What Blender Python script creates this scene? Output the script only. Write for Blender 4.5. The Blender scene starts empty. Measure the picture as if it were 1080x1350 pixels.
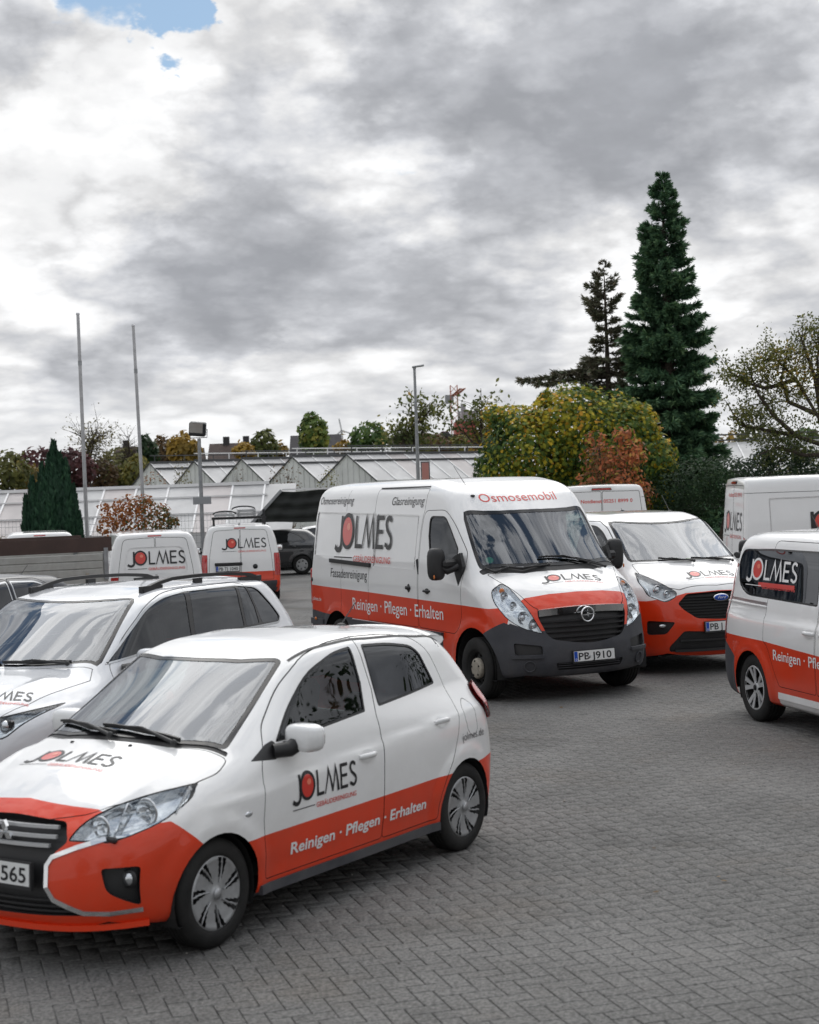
import bpy, bmesh, math, random
import numpy as np
from mathutils import Vector, Matrix, Euler

SC = bpy.context.scene
COL = SC.collection
rng = random.Random(7)
nrg = np.random.default_rng(7)
R = math.radians

# ---------------------------------------------------------------- camera
SKY_C = .515
CAM_F, CAM_H, CAM_PITCH, CAM_ROLL = 2105.6, 2.34, .0135, .0353
cam = bpy.data.cameras.new('camera'); cam_o = bpy.data.objects.new('camera', cam); COL.objects.link(cam_o)
cam.sensor_fit = 'HORIZONTAL'; cam.sensor_width = 24.0; cam.lens = CAM_F / 1080 * 24.0
cam.clip_start = .2; cam.clip_end = 3000
_cp, _sp, _cr, _sr = math.cos(CAM_PITCH), math.sin(CAM_PITCH), math.cos(CAM_ROLL), math.sin(CAM_ROLL)
_r0 = Vector((1, 0, 0)); _u0 = Vector((0, _sp, _cp)); _f0 = Vector((0, _cp, -_sp))
_r = _r0 * _cr - _u0 * _sr * 1.0; _u = _u0 * _cr + _r0 * _sr
_m = Matrix(((_r.x, _u.x, -_f0.x, 0), (_r.y, _u.y, -_f0.y, 0), (_r.z, _u.z, -_f0.z, 0), (0, 0, 0, 1)))
_m.translation = Vector((0, 0, CAM_H))
cam_o.matrix_world = _m
cam.dof.use_dof = True; cam.dof.focus_distance = 18.5; cam.dof.aperture_fstop = 3.2
SC.camera = cam_o

def px_dir(px, py):
    """direction in the world seen at a point of the 1080 x 1350 photograph"""
    U, V = px - 540, py - 675
    u = U * _cr - V * _sr; v = U * _sr + V * _cr
    a, b = u / CAM_F, -v / CAM_F
    return Vector((a, _cp + b * _sp, -_sp + b * _cp))

def at(px, py, Y):
    d = px_dir(px, py); t = Y / d.y
    return Vector((d.x * t, Y, CAM_H + d.z * t))

# ---------------------------------------------------------------- world, sun, exposure
SUN_EL, SUN_AZ = R(52), R(8)            # azimuth from +Y: high ahead, behind the cloud
world = bpy.data.worlds.new('World'); SC.world = world; world.use_nodes = True
WT = world.node_tree; WT.nodes.clear()

class G:
    """small helper that writes shader maths"""
    def __init__(s, tree): s.t = tree
    def n(s, kind, **kw):
        nd = s.t.nodes.new(kind)
        for k, v in kw.items(): setattr(nd, k, v)
        return nd
    def put(s, sock, v):
        if isinstance(v, bpy.types.NodeSocket): s.t.links.new(v, sock)
        elif v is not None:
            try: sock.default_value = v
            except Exception: sock.default_value = tuple(v) + (1,) if len(v) == 3 else v
    def m(s, op, a, b=None, c=None, clamp=False):
        nd = s.n('ShaderNodeMath', operation=op, use_clamp=clamp)
        s.put(nd.inputs[0], a)
        if b is not None: s.put(nd.inputs[1], b)
        if c is not None: s.put(nd.inputs[2], c)
        return nd.outputs[0]
    def v(s, op, a, b=None, out=0):
        nd = s.n('ShaderNodeVectorMath', operation=op); s.put(nd.inputs[0], a)
        if b is not None:
            if op == 'SCALE': s.put(nd.inputs['Scale'], b)
            else: s.put(nd.inputs[1], b)
        return nd.outputs['Value'] if op in ('DOT_PRODUCT', 'LENGTH', 'DISTANCE') else nd.outputs[0]
    def noise(s, vec, scale, detail=4, rough=.5, dist=0, dim='3D'):
        nd = s.n('ShaderNodeTexNoise', noise_dimensions=dim); s.put(nd.inputs['Vector'], vec)
        s.put(nd.inputs['Scale'], scale); s.put(nd.inputs['Detail'], detail); s.put(nd.inputs['Roughness'], rough); s.put(nd.inputs['Distortion'], dist)
        return nd.outputs[0]
    def ramp(s, v, stops):
        nd = s.n('ShaderNodeValToRGB'); s.put(nd.inputs[0], v); e = nd.color_ramp.elements
        while len(e) < len(stops): e.new(.5)
        for i, (p, c) in enumerate(stops):
            e[i].position = p; e[i].color = (c, c, c, 1) if not hasattr(c, '__len__') else (*c, 1)
        return nd.outputs[0]
    def mix(s, f, a, b, kind='RGBA', blend='MIX'):
        nd = s.n('ShaderNodeMix', data_type=kind); nd.blend_type = blend
        i = {'RGBA': (6, 7), 'FLOAT': (2, 3)}[kind]
        s.put(nd.inputs[0], f); s.put(nd.inputs[i[0]], a); s.put(nd.inputs[i[1]], b)
        return nd.outputs[2 if kind == 'RGBA' else 0]
    def rng(s, v, a, b, c=0., d=1.):
        nd = s.n('ShaderNodeMapRange', interpolation_type='SMOOTHSTEP'); s.put(nd.inputs[0], v)
        for i, q in enumerate((a, b, c, d)): nd.inputs[i + 1].default_value = q
        return nd.outputs[0]

def build_sky():
    g = G(WT)
    sky = g.n('ShaderNodeTexSky', sky_type='NISHITA'); sky.sun_disc = False
    sky.sun_elevation = SUN_EL; sky.sun_rotation = SUN_AZ; sky.altitude = 100
    d = g.v('NORMALIZE', g.n('ShaderNodeTexCoord').outputs['Generated'])
    sep = g.n('ShaderNodeSeparateXYZ'); g.put(sep.inputs[0], d)
    z = g.m('MAXIMUM', sep.outputs[2], 0.0)
    s2 = g.n('ShaderNodeSeparateXYZ'); g.put(s2.inputs[0], d)
    cmb = g.n('ShaderNodeCombineXYZ'); g.put(cmb.inputs[0], s2.outputs[0]); g.put(cmb.inputs[1], s2.outputs[1]); g.put(cmb.inputs[2], g.m('ADD', g.m('MULTIPLY', g.m('LOGARITHM', g.m('ADD', z, .075), 2.71828), .42), g.m('MULTIPLY', g.m('MULTIPLY', z, z), .9)))
    P = cmb.outputs[0]
    a_ = g.noise(P, 5.0, 2, .5, 0); med = g.noise(P, 13.0, 8, .55, 0)
    bil = g.m('ABSOLUTE', g.m('SUBTRACT', g.noise(g.v('ADD', P, (.7, 2.3, 1.1)), 17.0, 5, .5, 0), .5))      # billows
    den = g.m('ADD', g.m('MULTIPLY', a_, .62), g.m('SUBTRACT', g.m('MULTIPLY', med, .42), g.m('MULTIPLY', bil, .75)))
    def wcol(sc, det):
        nd = g.n('ShaderNodeTexNoise'); g.put(nd.inputs['Vector'], P); nd.inputs['Scale'].default_value = sc; nd.inputs['Detail'].default_value = det; nd.inputs['Roughness'].default_value = .6
        return g.v('SUBTRACT', nd.outputs['Color'], (.5, .5, .5))
    dw = g.v('NORMALIZE', g.v('ADD', d, g.v('ADD', g.v('SCALE', wcol(9., 6), .13), g.v('SCALE', wcol(34., 5), .035))))
    def blob(px, py, rx, amp):
        v = px_dir(px, py).normalized()
        dt = g.v('DOT_PRODUCT', dw, tuple(v))
        c = math.cos(rx / CAM_F)
        return g.m('MULTIPLY', g.rng(dt, c, 1 - (1 - c) * .08), amp)
    def total(items, warp=0.):
        r = None
        for it in items:
            b = blob(*it); r = b if r is None else g.m('ADD', r, b)
        return r
    # thick grey bellies (+) and bright thin cloud (-)
    grey = total([(700, 120, 300, .34), (560, 130, 190, .18), (850, 60, 260, .2), (740, 270, 170, .12), (860, 170, 160, .10), (310, 345, 150, .22), (430, 330, 150, .16), (150, 400, 170, .16), (520, 385, 120, .14),
                  (30, 60, 120, .30), (560, 370, 120, .08), (40, 230, 90, .10), (270, 150, 110, .10), (1010, 260, 140, .12), (270, 425, 110, .14), (120, 300, 70, .05),
                  (300, 40, 110, -.22), (120, 180, 170, -.20), (60, 320, 130, -.20), (470, 240, 150, -.12), (470, 45, 100, -.12), (640, 20, 90, -.10), (250, 240, 90, -.08),
                  (960, 150, 70, -.12), (1050, 330, 90, -.10), (640, 330, 100, -.12), (530, 235, 110, -.20), (430, 100, 70, -.10), (200, 150, 150, -.10), (900, 330, 150, -.06), (300, 470, 260, -.05), (290, 425, 80, .12), (80, 500, 90, .12), (370, 485, 90, .10), (690, 425, 60, .08), (620, 370, 60, .08), (760, 470, 300, -.03)])
    thick = g.m('ADD', den, g.m('MULTIPLY', grey, .56))
    col = g.ramp(g.m('ADD', g.m('MULTIPLY', g.m('SUBTRACT', thick, SKY_C), 1.6), .5),
                 [(.0, (.80, .80, .80)), (.28, (.74, .743, .75)), (.42, (.62, .622, .63)), (.56, (.51, .52, .545)), (.72, (.40, .41, .435)), (1., (.31, .32, .345))])
    col = g.v('SCALE', col, g.rng(med, .36, .64, 1.07, .90)); col = g.v('SCALE', col, g.rng(bil, .0, .14, .965, 1.03))
    sund = Vector((math.sin(SUN_AZ) * math.cos(SUN_EL), math.cos(SUN_AZ) * math.cos(SUN_EL), math.sin(SUN_EL)))
    glow = g.rng(g.v('DOT_PRODUCT', d, tuple(sund)), .2, 1.0, 1.0, 1.18)
    zen = g.rng(sep.outputs[2], .28, .80, 1.0, 1.9)
    col = g.v('SCALE', col, g.m('MULTIPLY', glow, zen))
    # gaps of blue
    gap = total([(165, 0, 120, .28), (235, 40, 60, .14)])
    cov = g.rng(g.m('SUBTRACT', g.m('ADD', g.m('MULTIPLY', g.noise(g.v('ADD', P, (3.1, .7, 0)), 8.5, 7, .6, 0), .75), g.m('MULTIPLY', med, .5)), g.m('ADD', gap, g.rng(sep.outputs[2], .34, .52, 0., .18))), .37, .47)
    blue = g.v('ADD', g.v('SCALE', g.v('MULTIPLY', sky.outputs[0], (.80, .95, 1.0)), .075), (.07, .08, .09))
    mixc = g.mix(cov, blue, col)
    hz = g.rng(sep.outputs[2], .0, .09, .50, 0.)
    mixc = g.mix(hz, mixc, (.80, .82, .84, 1))
    lowr = g.rng(sep.outputs[2], -.02, 0, 1., 0.)
    mixc = g.mix(lowr, mixc, (.20, .20, .20, 1))
    bg = g.n('ShaderNodeBackground'); g.put(bg.inputs[0], g.v('SCALE', mixc, 10.0)); bg.inputs[1].default_value = .10
    out = g.n('ShaderNodeOutputWorld'); WT.links.new(bg.outputs[0], out.inputs[0])
build_sky()
sun = bpy.data.lights.new('sun', 'SUN'); sun.energy = 1.4; sun.angle = R(60); sun.color = (1, .965, .91)
sun_o = bpy.data.objects.new('sun', sun); COL.objects.link(sun_o)
_sd = Vector((math.sin(SUN_AZ) * math.cos(SUN_EL), math.cos(SUN_AZ) * math.cos(SUN_EL), math.sin(SUN_EL)))
sun_o.rotation_euler = (-_sd).to_track_quat('-Z', 'Y').to_euler(); sun_o.location = _sd * 50
SC.view_settings.view_transform = 'Standard'; SC.view_settings.look = 'None'; SC.view_settings.exposure = .20; SC.view_settings.gamma = 1
SC.view_settings.use_curve_mapping = False
SC.render.engine = 'CYCLES'; SC.cycles.use_denoising = True
SC.cycles.max_bounces = 8; SC.cycles.transparent_max_bounces = 12; SC.cycles.caustics_reflective = False; SC.cycles.caustics_refractive = False
# ---------------------------------------------------------------- body shapes
def smax(a, b, k):
    h = np.maximum(k - np.abs(a - b), 0) / k
    return np.maximum(a, b) + h * h * k * .25

def sstep(a, b, x):
    t = np.clip((x - a) / (b - a), 0, 1)
    return t * t * (3 - 2 * t)

class Prof:
    """smoothed piecewise-linear profile v(u)"""
    def __init__(s, pts, sm=.05):
        pts = sorted(pts)
        u = np.array([p[0] for p in pts], float); v = np.array([p[1] for p in pts], float)
        s.n = 700; s.a = u[0] - .5; s.b = u[-1] + .5
        s.u = np.linspace(s.a, s.b, s.n)
        s0 = (v[1] - v[0]) / (u[1] - u[0]); s1 = (v[-1] - v[-2]) / (u[-1] - u[-2])
        y = np.interp(s.u, u, v)
        y = np.where(s.u < u[0], v[0] + (s.u - u[0]) * s0, y)
        y = np.where(s.u > u[-1], v[-1] + (s.u - u[-1]) * s1, y)
        if sm > 0:
            du = s.u[1] - s.u[0]; k = int(3 * sm / du) + 1
            w = np.exp(-.5 * (np.arange(-k, k + 1) * du / sm) ** 2); w /= w.sum()
            yp = np.concatenate([y[0] - (y[1] - y[0]) * np.arange(k, 0, -1), y, y[-1] + (y[-1] - y[-2]) * np.arange(1, k + 1)])
            y = np.convolve(yp, w, 'valid')
        s.v = y; s.d = np.gradient(y, s.u)
    def __call__(s, x): return np.interp(x, s.u, s.v)
    def slope(s, x): return np.interp(x, s.u, s.d)

class Shape:
    """implicit car body: f<0 inside. x forward, y left, z up, wheels on z=0"""
    def __init__(s, L, W, H, top, hw, front, rear, plan, uplan=None, belt=(.9, 1.1), cf=.3, cr=.2, crown=.03,
                 zb=.22, kt=.12, kf=.3, kr=.3, wheels=(), flare=.0, noseplan=.25, tailplan=.15, kb=.06, xf=.3, extra=None, sm=.05, smz=.03, ktf=None):
        s.L, s.W, s.H = L, W, H
        s.top = Prof(top, sm); s.hw = Prof(hw, smz); s.fr = Prof(front, smz * 1.3); s.re = Prof(rear, smz * 1.3)
        s.plan = Prof(plan, .08); s.uplan = Prof(uplan or plan, .08); s.belt = belt
        s.cf, s.cr, s.crown, s.zb, s.kt, s.kf, s.kr = cf, cr, crown, zb, kt, kf, kr
        s.wheels, s.flare, s.np, s.tp, s.kb, s.xf, s.extra = wheels, flare, noseplan, tailplan, kb, xf, extra
        s.ktf = ktf or kt
    def f(s, x, y, z):
        ay = np.abs(y); wn = ay / (s.W / 2)
        cv = s.cf * sstep(s.xf - .5, s.xf + .3, x) - s.cr * sstep(-s.xf + .3, -s.xf - .5, x)
        xs = x + cv * y * y
        t = (z - s.top(xs) + s.crown * wn * wn) / np.sqrt(1 + s.top.slope(xs) ** 2)
        m = sstep(s.belt[0], s.belt[1], z)
        h = s.hw(z) - s.plan(x) * (1 - m) - s.uplan(x) * m
        for (wx, wz, wr) in s.wheels:
            d = np.sqrt((x - wx) ** 2 + (z - wz) ** 2)
            h = h + s.flare * sstep(wr + .13, wr + .03, d)
        sd = (ay - h) / np.sqrt(1 + s.hw.slope(z) ** 2)
        kt = s.kt + (s.ktf - s.kt) * sstep(s.xf, s.xf + .8, x)
        r = smax(sd, t, kt)
        fx = (x - s.fr(z) + s.np * wn ** 2.4) / np.sqrt(1 + s.fr.slope(z) ** 2)
        r = smax(r, fx, s.kf)
        rx = (s.re(z) + s.tp * wn ** 2.6 - x) / np.sqrt(1 + s.re.slope(z) ** 2)
        r = smax(r, rx, s.kr)
        r = smax(r, s.zb - z, s.kb)
        if s.extra is not None: r = r + s.extra(x, y, z)
        return r
    def grad(s, P, e=.004):
        x, y, z = P[:, 0], P[:, 1], P[:, 2]
        g = np.stack([s.f(x + e, y, z) - s.f(x - e, y, z), s.f(x, y + e, z) - s.f(x, y - e, z), s.f(x, y, z + e) - s.f(x, y, z - e)], 1)
        return g / np.maximum(np.linalg.norm(g, axis=1), 1e-9)[:, None]
    def root(s, O, D, t0, t1, n=28):
        """bisection along O+D*t, f(t0)<0<f(t1)"""
        lo = np.full(len(O), float(t0)); hi = np.full(len(O), float(t1))
        for _ in range(n):
            m = (lo + hi) / 2; Q = O + D * m[:, None]
            ins = s.f(Q[:, 0], Q[:, 1], Q[:, 2]) < 0
            lo = np.where(ins, m, lo); hi = np.where(ins, hi, m)
        return O + D * ((lo + hi) / 2)[:, None]
    def on_side(s, x, z, sg=1):
        x = np.atleast_1d(np.asarray(x, float)); z = np.broadcast_to(np.asarray(z, float), x.shape)
        O = np.stack([x, 0 * x, z], 1); D = np.zeros_like(O); D[:, 1] = sg
        return s.root(O, D, 0, s.W)
    def on_top(s, x, y):
        x = np.atleast_1d(np.asarray(x, float)); y = np.broadcast_to(np.asarray(y, float), x.shape)
        O = np.stack([x, y, 0 * x + .45], 1); D = np.zeros_like(O); D[:, 2] = 1
        return s.root(O, D, 0, s.H)
    def on_end(s, y, z, sg=1):
        y = np.atleast_1d(np.asarray(y, float)); z = np.broadcast_to(np.asarray(z, float), y.shape)
        O = np.stack([0 * y, y, z], 1); D = np.zeros_like(O); D[:, 0] = sg
        return s.root(O, D, 0, s.L)
SH = {}
def crease(z0, slope, amp, ymin, x0, x1, w=.018, hood=None):
    def fn(x, y, z):
        ay = np.abs(y); r = amp * np.tanh((z - (z0 + slope * x)) / w) * sstep(ymin, ymin + .15, ay) * sstep(x0, x0 + .35, x) * sstep(x1, x1 - .4, x)
        if hood: r = r - hood[0] * np.exp(-((ay - (hood[1] + hood[2] * (hood[3] - x))) / .045) ** 2) * sstep(hood[4], hood[4] + .15, x) * sstep(.55, .7, z)
        return r
    return fn
# small hatchback
_we = [(1.135, .285, .315), (-1.315, .285, .315)]
SH['hatch'] = Shape(3.845, 1.665, 1.505,
    top=[(-1.95, 1.20), (-1.74, 1.37), (-1.45, 1.425), (-1.0, 1.475), (-.45, 1.505), (.0, 1.485), (.24, 1.435), (1.05, 1.02), (1.45, .93), (1.72, .83), (1.90, .72), (2.0, .55)],
    hw=[(.15, .765), (.26, .795), (.34, .80), (.40, .815), (.60, .828), (.72, .832), (.80, .828), (.93, .808), (1.0, .785), (1.42, .610), (1.55, .56)],
    front=[(.15, 1.80), (.22, 1.87), (.32, 1.91), (.60, 1.92), (.72, 1.90), (.80, 1.84), (.95, 1.70), (1.5, 1.0)],
    rear=[(.15, -1.86), (.3, -1.91), (.6, -1.92), (.74, -1.88), (.95, -1.84), (1.1, -1.80), (1.37, -1.62), (1.5, -1.5)],
    plan=[(-1.95, .10), (-1.7, .045), (-1.2, .01), (-.5, 0), (.8, 0), (1.3, .012), (1.6, .05), (1.95, .14)],
    uplan=[(-1.9, .14), (-1.5, .09), (-1.0, .04), (-.4, .005), (.3, .0), (1.0, .01), (1.4, .04), (1.9, .12)],
    belt=(.88, 1.08), cf=.32, cr=.14, crown=.05, zb=.19, kt=.13, ktf=.22, kf=.30, kr=.20, wheels=_we, flare=.016, noseplan=.30, tailplan=.11, xf=.35, extra=crease(.825, -.065, .007, .58, -1.8, 1.35, hood=(.010, .47, .20, 1.8, 1.0)))
# high roof panel van
_we = [(1.935, .345, .455), (-1.747, .345, .455)]
SH['van'] = Shape(5.55, 2.07, 2.475,
    top=[(-2.9, 2.40), (-2.6, 2.445), (-2.0, 2.47), (0, 2.475), (.7, 2.465), (1.1, 2.40), (1.30, 2.30), (1.52, 2.08), (2.22, 1.36), (2.50, 1.22), (2.70, 1.08), (2.80, .9)],
    hw=[(.15, .96), (.3, .985), (.5, .99), (.55, 1.0), (1.2, 1.0), (1.5, .98), (2.0, .93), (2.3, .87), (2.5, .80)],
    front=[(.2, 2.66), (.3, 2.73), (.42, 2.775), (.62, 2.765), (.72, 2.74), (1.0, 2.70), (1.12, 2.62), (1.3, 2.5), (1.8, 2.2)],
    rear=[(.2, -2.74), (.5, -2.76), (.7, -2.73), (1.3, -2.72), (2.0, -2.67), (2.5, -2.60)],
    plan=[(-2.8, .03), (-2.3, .0), (1.2, 0), (1.9, .0), (2.3, .01), (2.8, .08)],
    uplan=[(-2.8, .05), (-2.3, .01), (.7, 0), (1.2, .015), (1.7, .05), (2.3, .10), (2.8, .25)],
    belt=(1.2, 1.6), cf=.28, cr=.02, crown=.03, zb=.26, kt=.20, ktf=.16, kf=.24, kr=.07, wheels=_we, flare=.012, noseplan=.36, tailplan=.03, xf=1.5, sm=.06)

# mid-size van with a pointed nose (faces the camera, right)
_we = [(1.55, .34, .38), (-1.383, .34, .38)]
SH['midvan'] = Shape(4.97, 1.986, 1.965,
    top=[(-2.6, 1.85), (-2.35, 1.92), (-1.5, 1.955), (0, 1.965), (.6, 1.945), (.98, 1.86), (1.80, 1.33), (2.0, 1.27), (2.25, 1.18), (2.42, 1.06), (2.5, .9)],
    hw=[(.15, .92), (.35, .96), (.7, .985), (.95, .985), (1.15, .95), (1.5, .88), (1.85, .77), (2.0, .7)],
    front=[(.15, 2.36), (.28, 2.43), (.6, 2.475), (.95, 2.46), (1.08, 2.42), (1.2, 2.3), (1.5, 1.9)],
    rear=[(.2, -2.42), (.5, -2.48), (.8, -2.45), (1.3, -2.43), (1.9, -2.33)],
    plan=[(-2.5, .04), (-2.0, 0), (1.2, 0), (1.7, .01), (2.1, .04), (2.5, .14)],
    uplan=[(-2.5, .06), (-2.0, .01), (.5, 0), (.9, .02), (1.4, .05), (1.9, .10), (2.4, .3)],
    belt=(1.0, 1.35), cf=.26, cr=.03, crown=.04, zb=.20, kt=.16, ktf=.16, kf=.28, kr=.12, wheels=_we, flare=.015, noseplan=.40, tailplan=.04, xf=1.2)
# small people van (right edge, seen from its rear right side)
_we = [(1.37, .325, .36), (-1.385, .325, .36)]
SH['mpv'] = Shape(4.50, 1.855, 1.84,
    top=[(-2.3, 1.69), (-2.12, 1.78), (-1.6, 1.825), (-.6, 1.84), (.2, 1.82), (.6, 1.74), (1.45, 1.12), (1.75, 1.03), (2.1, .92), (2.3, .7)],
    hw=[(.15, .86), (.3, .905), (.45, .92), (.80, .925), (.95, .912), (1.2, .872), (1.55, .81), (1.75, .765), (1.9, .70)],
    front=[(.2, 2.12), (.4, 2.23), (.7, 2.22), (.9, 2.1), (1.1, 1.9)],
    rear=[(.2, -2.16), (.35, -2.25), (.62, -2.25), (.72, -2.21), (1.1, -2.18), (1.4, -2.12), (1.75, -2.0)],
    plan=[(-2.3, .07), (-2.0, .02), (-1.6, 0), (1.2, 0), (1.7, .03), (2.2, .14)],
    uplan=[(-2.3, .09), (-2.0, .04), (-1.5, .01), (.5, 0), (1.2, .03), (2.2, .16)],
    belt=(1.0, 1.25), cf=.3, cr=.05, crown=.03, zb=.21, kt=.13, kf=.25, kr=.16, wheels=_we, flare=.012, noseplan=.34, tailplan=.09, xf=.7, extra=crease(1.01, -.01, .008, .7, -2.1, 1.8))
# estate-like SUV behind the hatchback
_we = [(1.335, .345, .375), (-1.345, .345, .375)]
SH['suv'] = Shape(4.50, 1.84, 1.645,
    top=[(-2.3, 1.44), (-2.12, 1.59), (-1.7, 1.635), (-.7, 1.665), (-.1, 1.66), (.32, 1.60), (.5, 1.52), (1.22, 1.13), (1.5, 1.09), (1.95, 1.02), (2.15, .92), (2.3, .7)],
    hw=[(.15, .84), (.4, .90), (.6, .905), (.85, .915), (.93, .90), (1.05, .86), (1.5, .69), (1.7, .63)],
    front=[(.2, 2.12), (.4, 2.22), (.7, 2.23), (.85, 2.18), (1.0, 2.0)],
    rear=[(.2, -2.1), (.4, -2.2), (.8, -2.22), (1.0, -2.15), (1.3, -2.05), (1.58, -1.85)],
    plan=[(-2.3, .10), (-1.9, .03), (-1.5, 0), (1.2, 0), (1.7, .03), (2.2, .13)],
    uplan=[(-2.3, .14), (-1.8, .07), (-1.2, .02), (.3, 0), (1.1, .01), (1.6, .04), (2.2, .16)],
    belt=(.98, 1.15), cf=.26, cr=.1, crown=.04, zb=.22, kt=.13, ktf=.15, kf=.25, kr=.2, wheels=_we, flare=.02, noseplan=.32, tailplan=.14, xf=.5, extra=crease(.965, -.012, .010, .66, -2.1, 2.0, hood=(.010, .50, .10, 2.0, 1.2)))

# compact panel van seen from behind
_we = [(1.30, .315, .35), (-1.40, .315, .35)]
SH['smallvan'] = Shape(4.45, 1.79, 1.80,
    top=[(-2.3, 1.74), (-2.1, 1.77), (-1.2, 1.80), (.2, 1.79), (.7, 1.70), (1.4, 1.15), (1.75, 1.04), (2.1, .92), (2.3, .7)],
    hw=[(.15, .84), (.4, .885), (.9, .895), (1.1, .875), (1.5, .80), (1.75, .70), (1.9, .63)],
    front=[(.2, 2.1), (.4, 2.2), (.7, 2.2), (.9, 2.1), (1.1, 1.9)],
    rear=[(.2, -2.12), (.45, -2.22), (.6, -2.19), (1.0, -2.17), (1.75, -2.06)],
    plan=[(-2.3, .03), (-2.0, 0), (1.2, 0), (1.7, .03), (2.2, .14)], belt=(1.0, 1.25), cf=.3, cr=.02, crown=.03, zb=.22, kt=.11, kf=.25, kr=.09,
    wheels=_we, flare=.012, noseplan=.34, tailplan=.05, xf=.7)
_we = [(1.95, .345, .41), (-1.70, .345, .41)]
SH['bigvan'] = Shape(5.93, 2.02, 2.42,
    top=[(-3.1, 2.36), (-2.9, 2.40), (-2.0, 2.42), (1.0, 2.41), (1.4, 2.30), (2.2, 1.45), (2.5, 1.28), (2.8, 1.1), (3.0, .9)],
    hw=[(.15, .95), (.4, 1.0), (1.2, 1.01), (1.6, .98), (2.15, .90), (2.35, .86), (2.5, .82)],
    front=[(.2, 2.8), (.4, 2.92), (.9, 2.9), (1.2, 2.7)], rear=[(.2, -2.9), (.5, -2.96), (1.3, -2.93), (2.4, -2.85)],
    plan=[(-3.0, .0), (1.6, 0), (2.2, .04), (2.9, .16)], belt=(1.2, 1.6), cf=.25, cr=.01, crown=.03, zb=.25, kt=.12, kf=.25, kr=.06,
    wheels=_we, flare=.012, noseplan=.4, tailplan=.02, xf=1.7)
_we = [(1.27, .30, .33), (-1.25, .30, .33)]
SH['compact'] = Shape(4.05, 1.70, 1.46,
    top=[(-2.05, 1.05), (-1.80, 1.30), (-1.5, 1.40), (-.8, 1.455), (-.2, 1.46), (.25, 1.40), (1.0, 1.0), (1.4, .93), (1.8, .82), (2.0, .68)],
    hw=[(.15, .78), (.4, .83), (.75, .845), (.95, .81), (1.4, .62), (1.55, .56)],
    front=[(.2, 1.93), (.4, 2.0), (.65, 1.99), (.8, 1.88)], rear=[(.2, -1.95), (.45, -2.02), (.75, -1.99), (1.0, -1.92), (1.35, -1.65)],
    plan=[(-2.0, .10), (-1.6, .03), (-1.0, 0), (1.2, 0), (1.7, .04), (2.1, .13)], uplan=[(-2., .15), (-1.4, .06), (-.8, .01), (.4, 0), (1.3, .02), (2., .12)],
    belt=(.9, 1.08), cf=.3, cr=.14, crown=.05, zb=.2, kt=.13, kf=.28, kr=.22, wheels=_we, flare=.015, noseplan=.3, tailplan=.14, xf=.4)
# ---------------------------------------------------------------- materials
MAT = {}
def material(name, color, rough=.5, metal=0., coat=0., var=0., vscale=6., bump=0., bscale=60., spec=.5, dirt=None, back=None, trans=0., emit=None, subs=None, coords='Object'):
    m = bpy.data.materials.new(name); m.use_nodes = True; t = m.node_tree; g = G(t)
    b = t.nodes['Principled BSDF']
    b.inputs['Roughness'].default_value = rough; b.inputs['Metallic'].default_value = metal
    b.inputs['Coat Weight'].default_value = coat; b.inputs['Coat Roughness'].default_value = .04
    b.inputs['Specular IOR Level'].default_value = spec
    tc = g.n('ShaderNodeTexCoord').outputs[coords]
    c = (*color, 1); cs = None
    if var:
        n = g.noise(tc, vscale, 5, .6)
        cs = g.mix(g.rng(n, .3, .7), tuple(x * (1 - var) for x in color) + (1,), tuple(min(1, x * (1 + var)) for x in color) + (1,))
    if dirt:
        dc, amt, z0, z1 = dirt
        s = g.n('ShaderNodeSeparateXYZ'); g.put(s.inputs[0], tc)
        f = g.m('MULTIPLY', g.rng(s.outputs[2], z0, z1, 1, .12), g.rng(g.noise(tc, 3.1, 7, .65, .4), .32, .75))
        f = g.m('MULTIPLY', f, amt)
        cs = g.mix(f, cs if cs is not None else c, (*dc, 1))
        g.put(b.inputs['Roughness'], g.m('ADD', rough, g.m('MULTIPLY', f, .5)))
        g.put(b.inputs['Coat Weight'], g.m('MULTIPLY', g.m('SUBTRACT', 1., f), coat))
    if back is not None:
        gm = g.n('ShaderNodeNewGeometry').outputs['Backfacing']
        cs = g.mix(gm, cs if cs is not None else c, (*back, 1))
    if cs is not None: g.put(b.inputs['Base Color'], cs)
    else: b.inputs['Base Color'].default_value = c
    if bump:
        bn = g.n('ShaderNodeBump'); bn.inputs['Strength'].default_value = bump; bn.inputs['Distance'].default_value = .02
        g.put(bn.inputs['Height'], g.noise(tc, bscale, 4, .6)); g.put(b.inputs['Normal'], bn.outputs[0])
    if subs:
        b.inputs['Subsurface Weight'].default_value = subs
    MAT[name] = m
    return m

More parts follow.
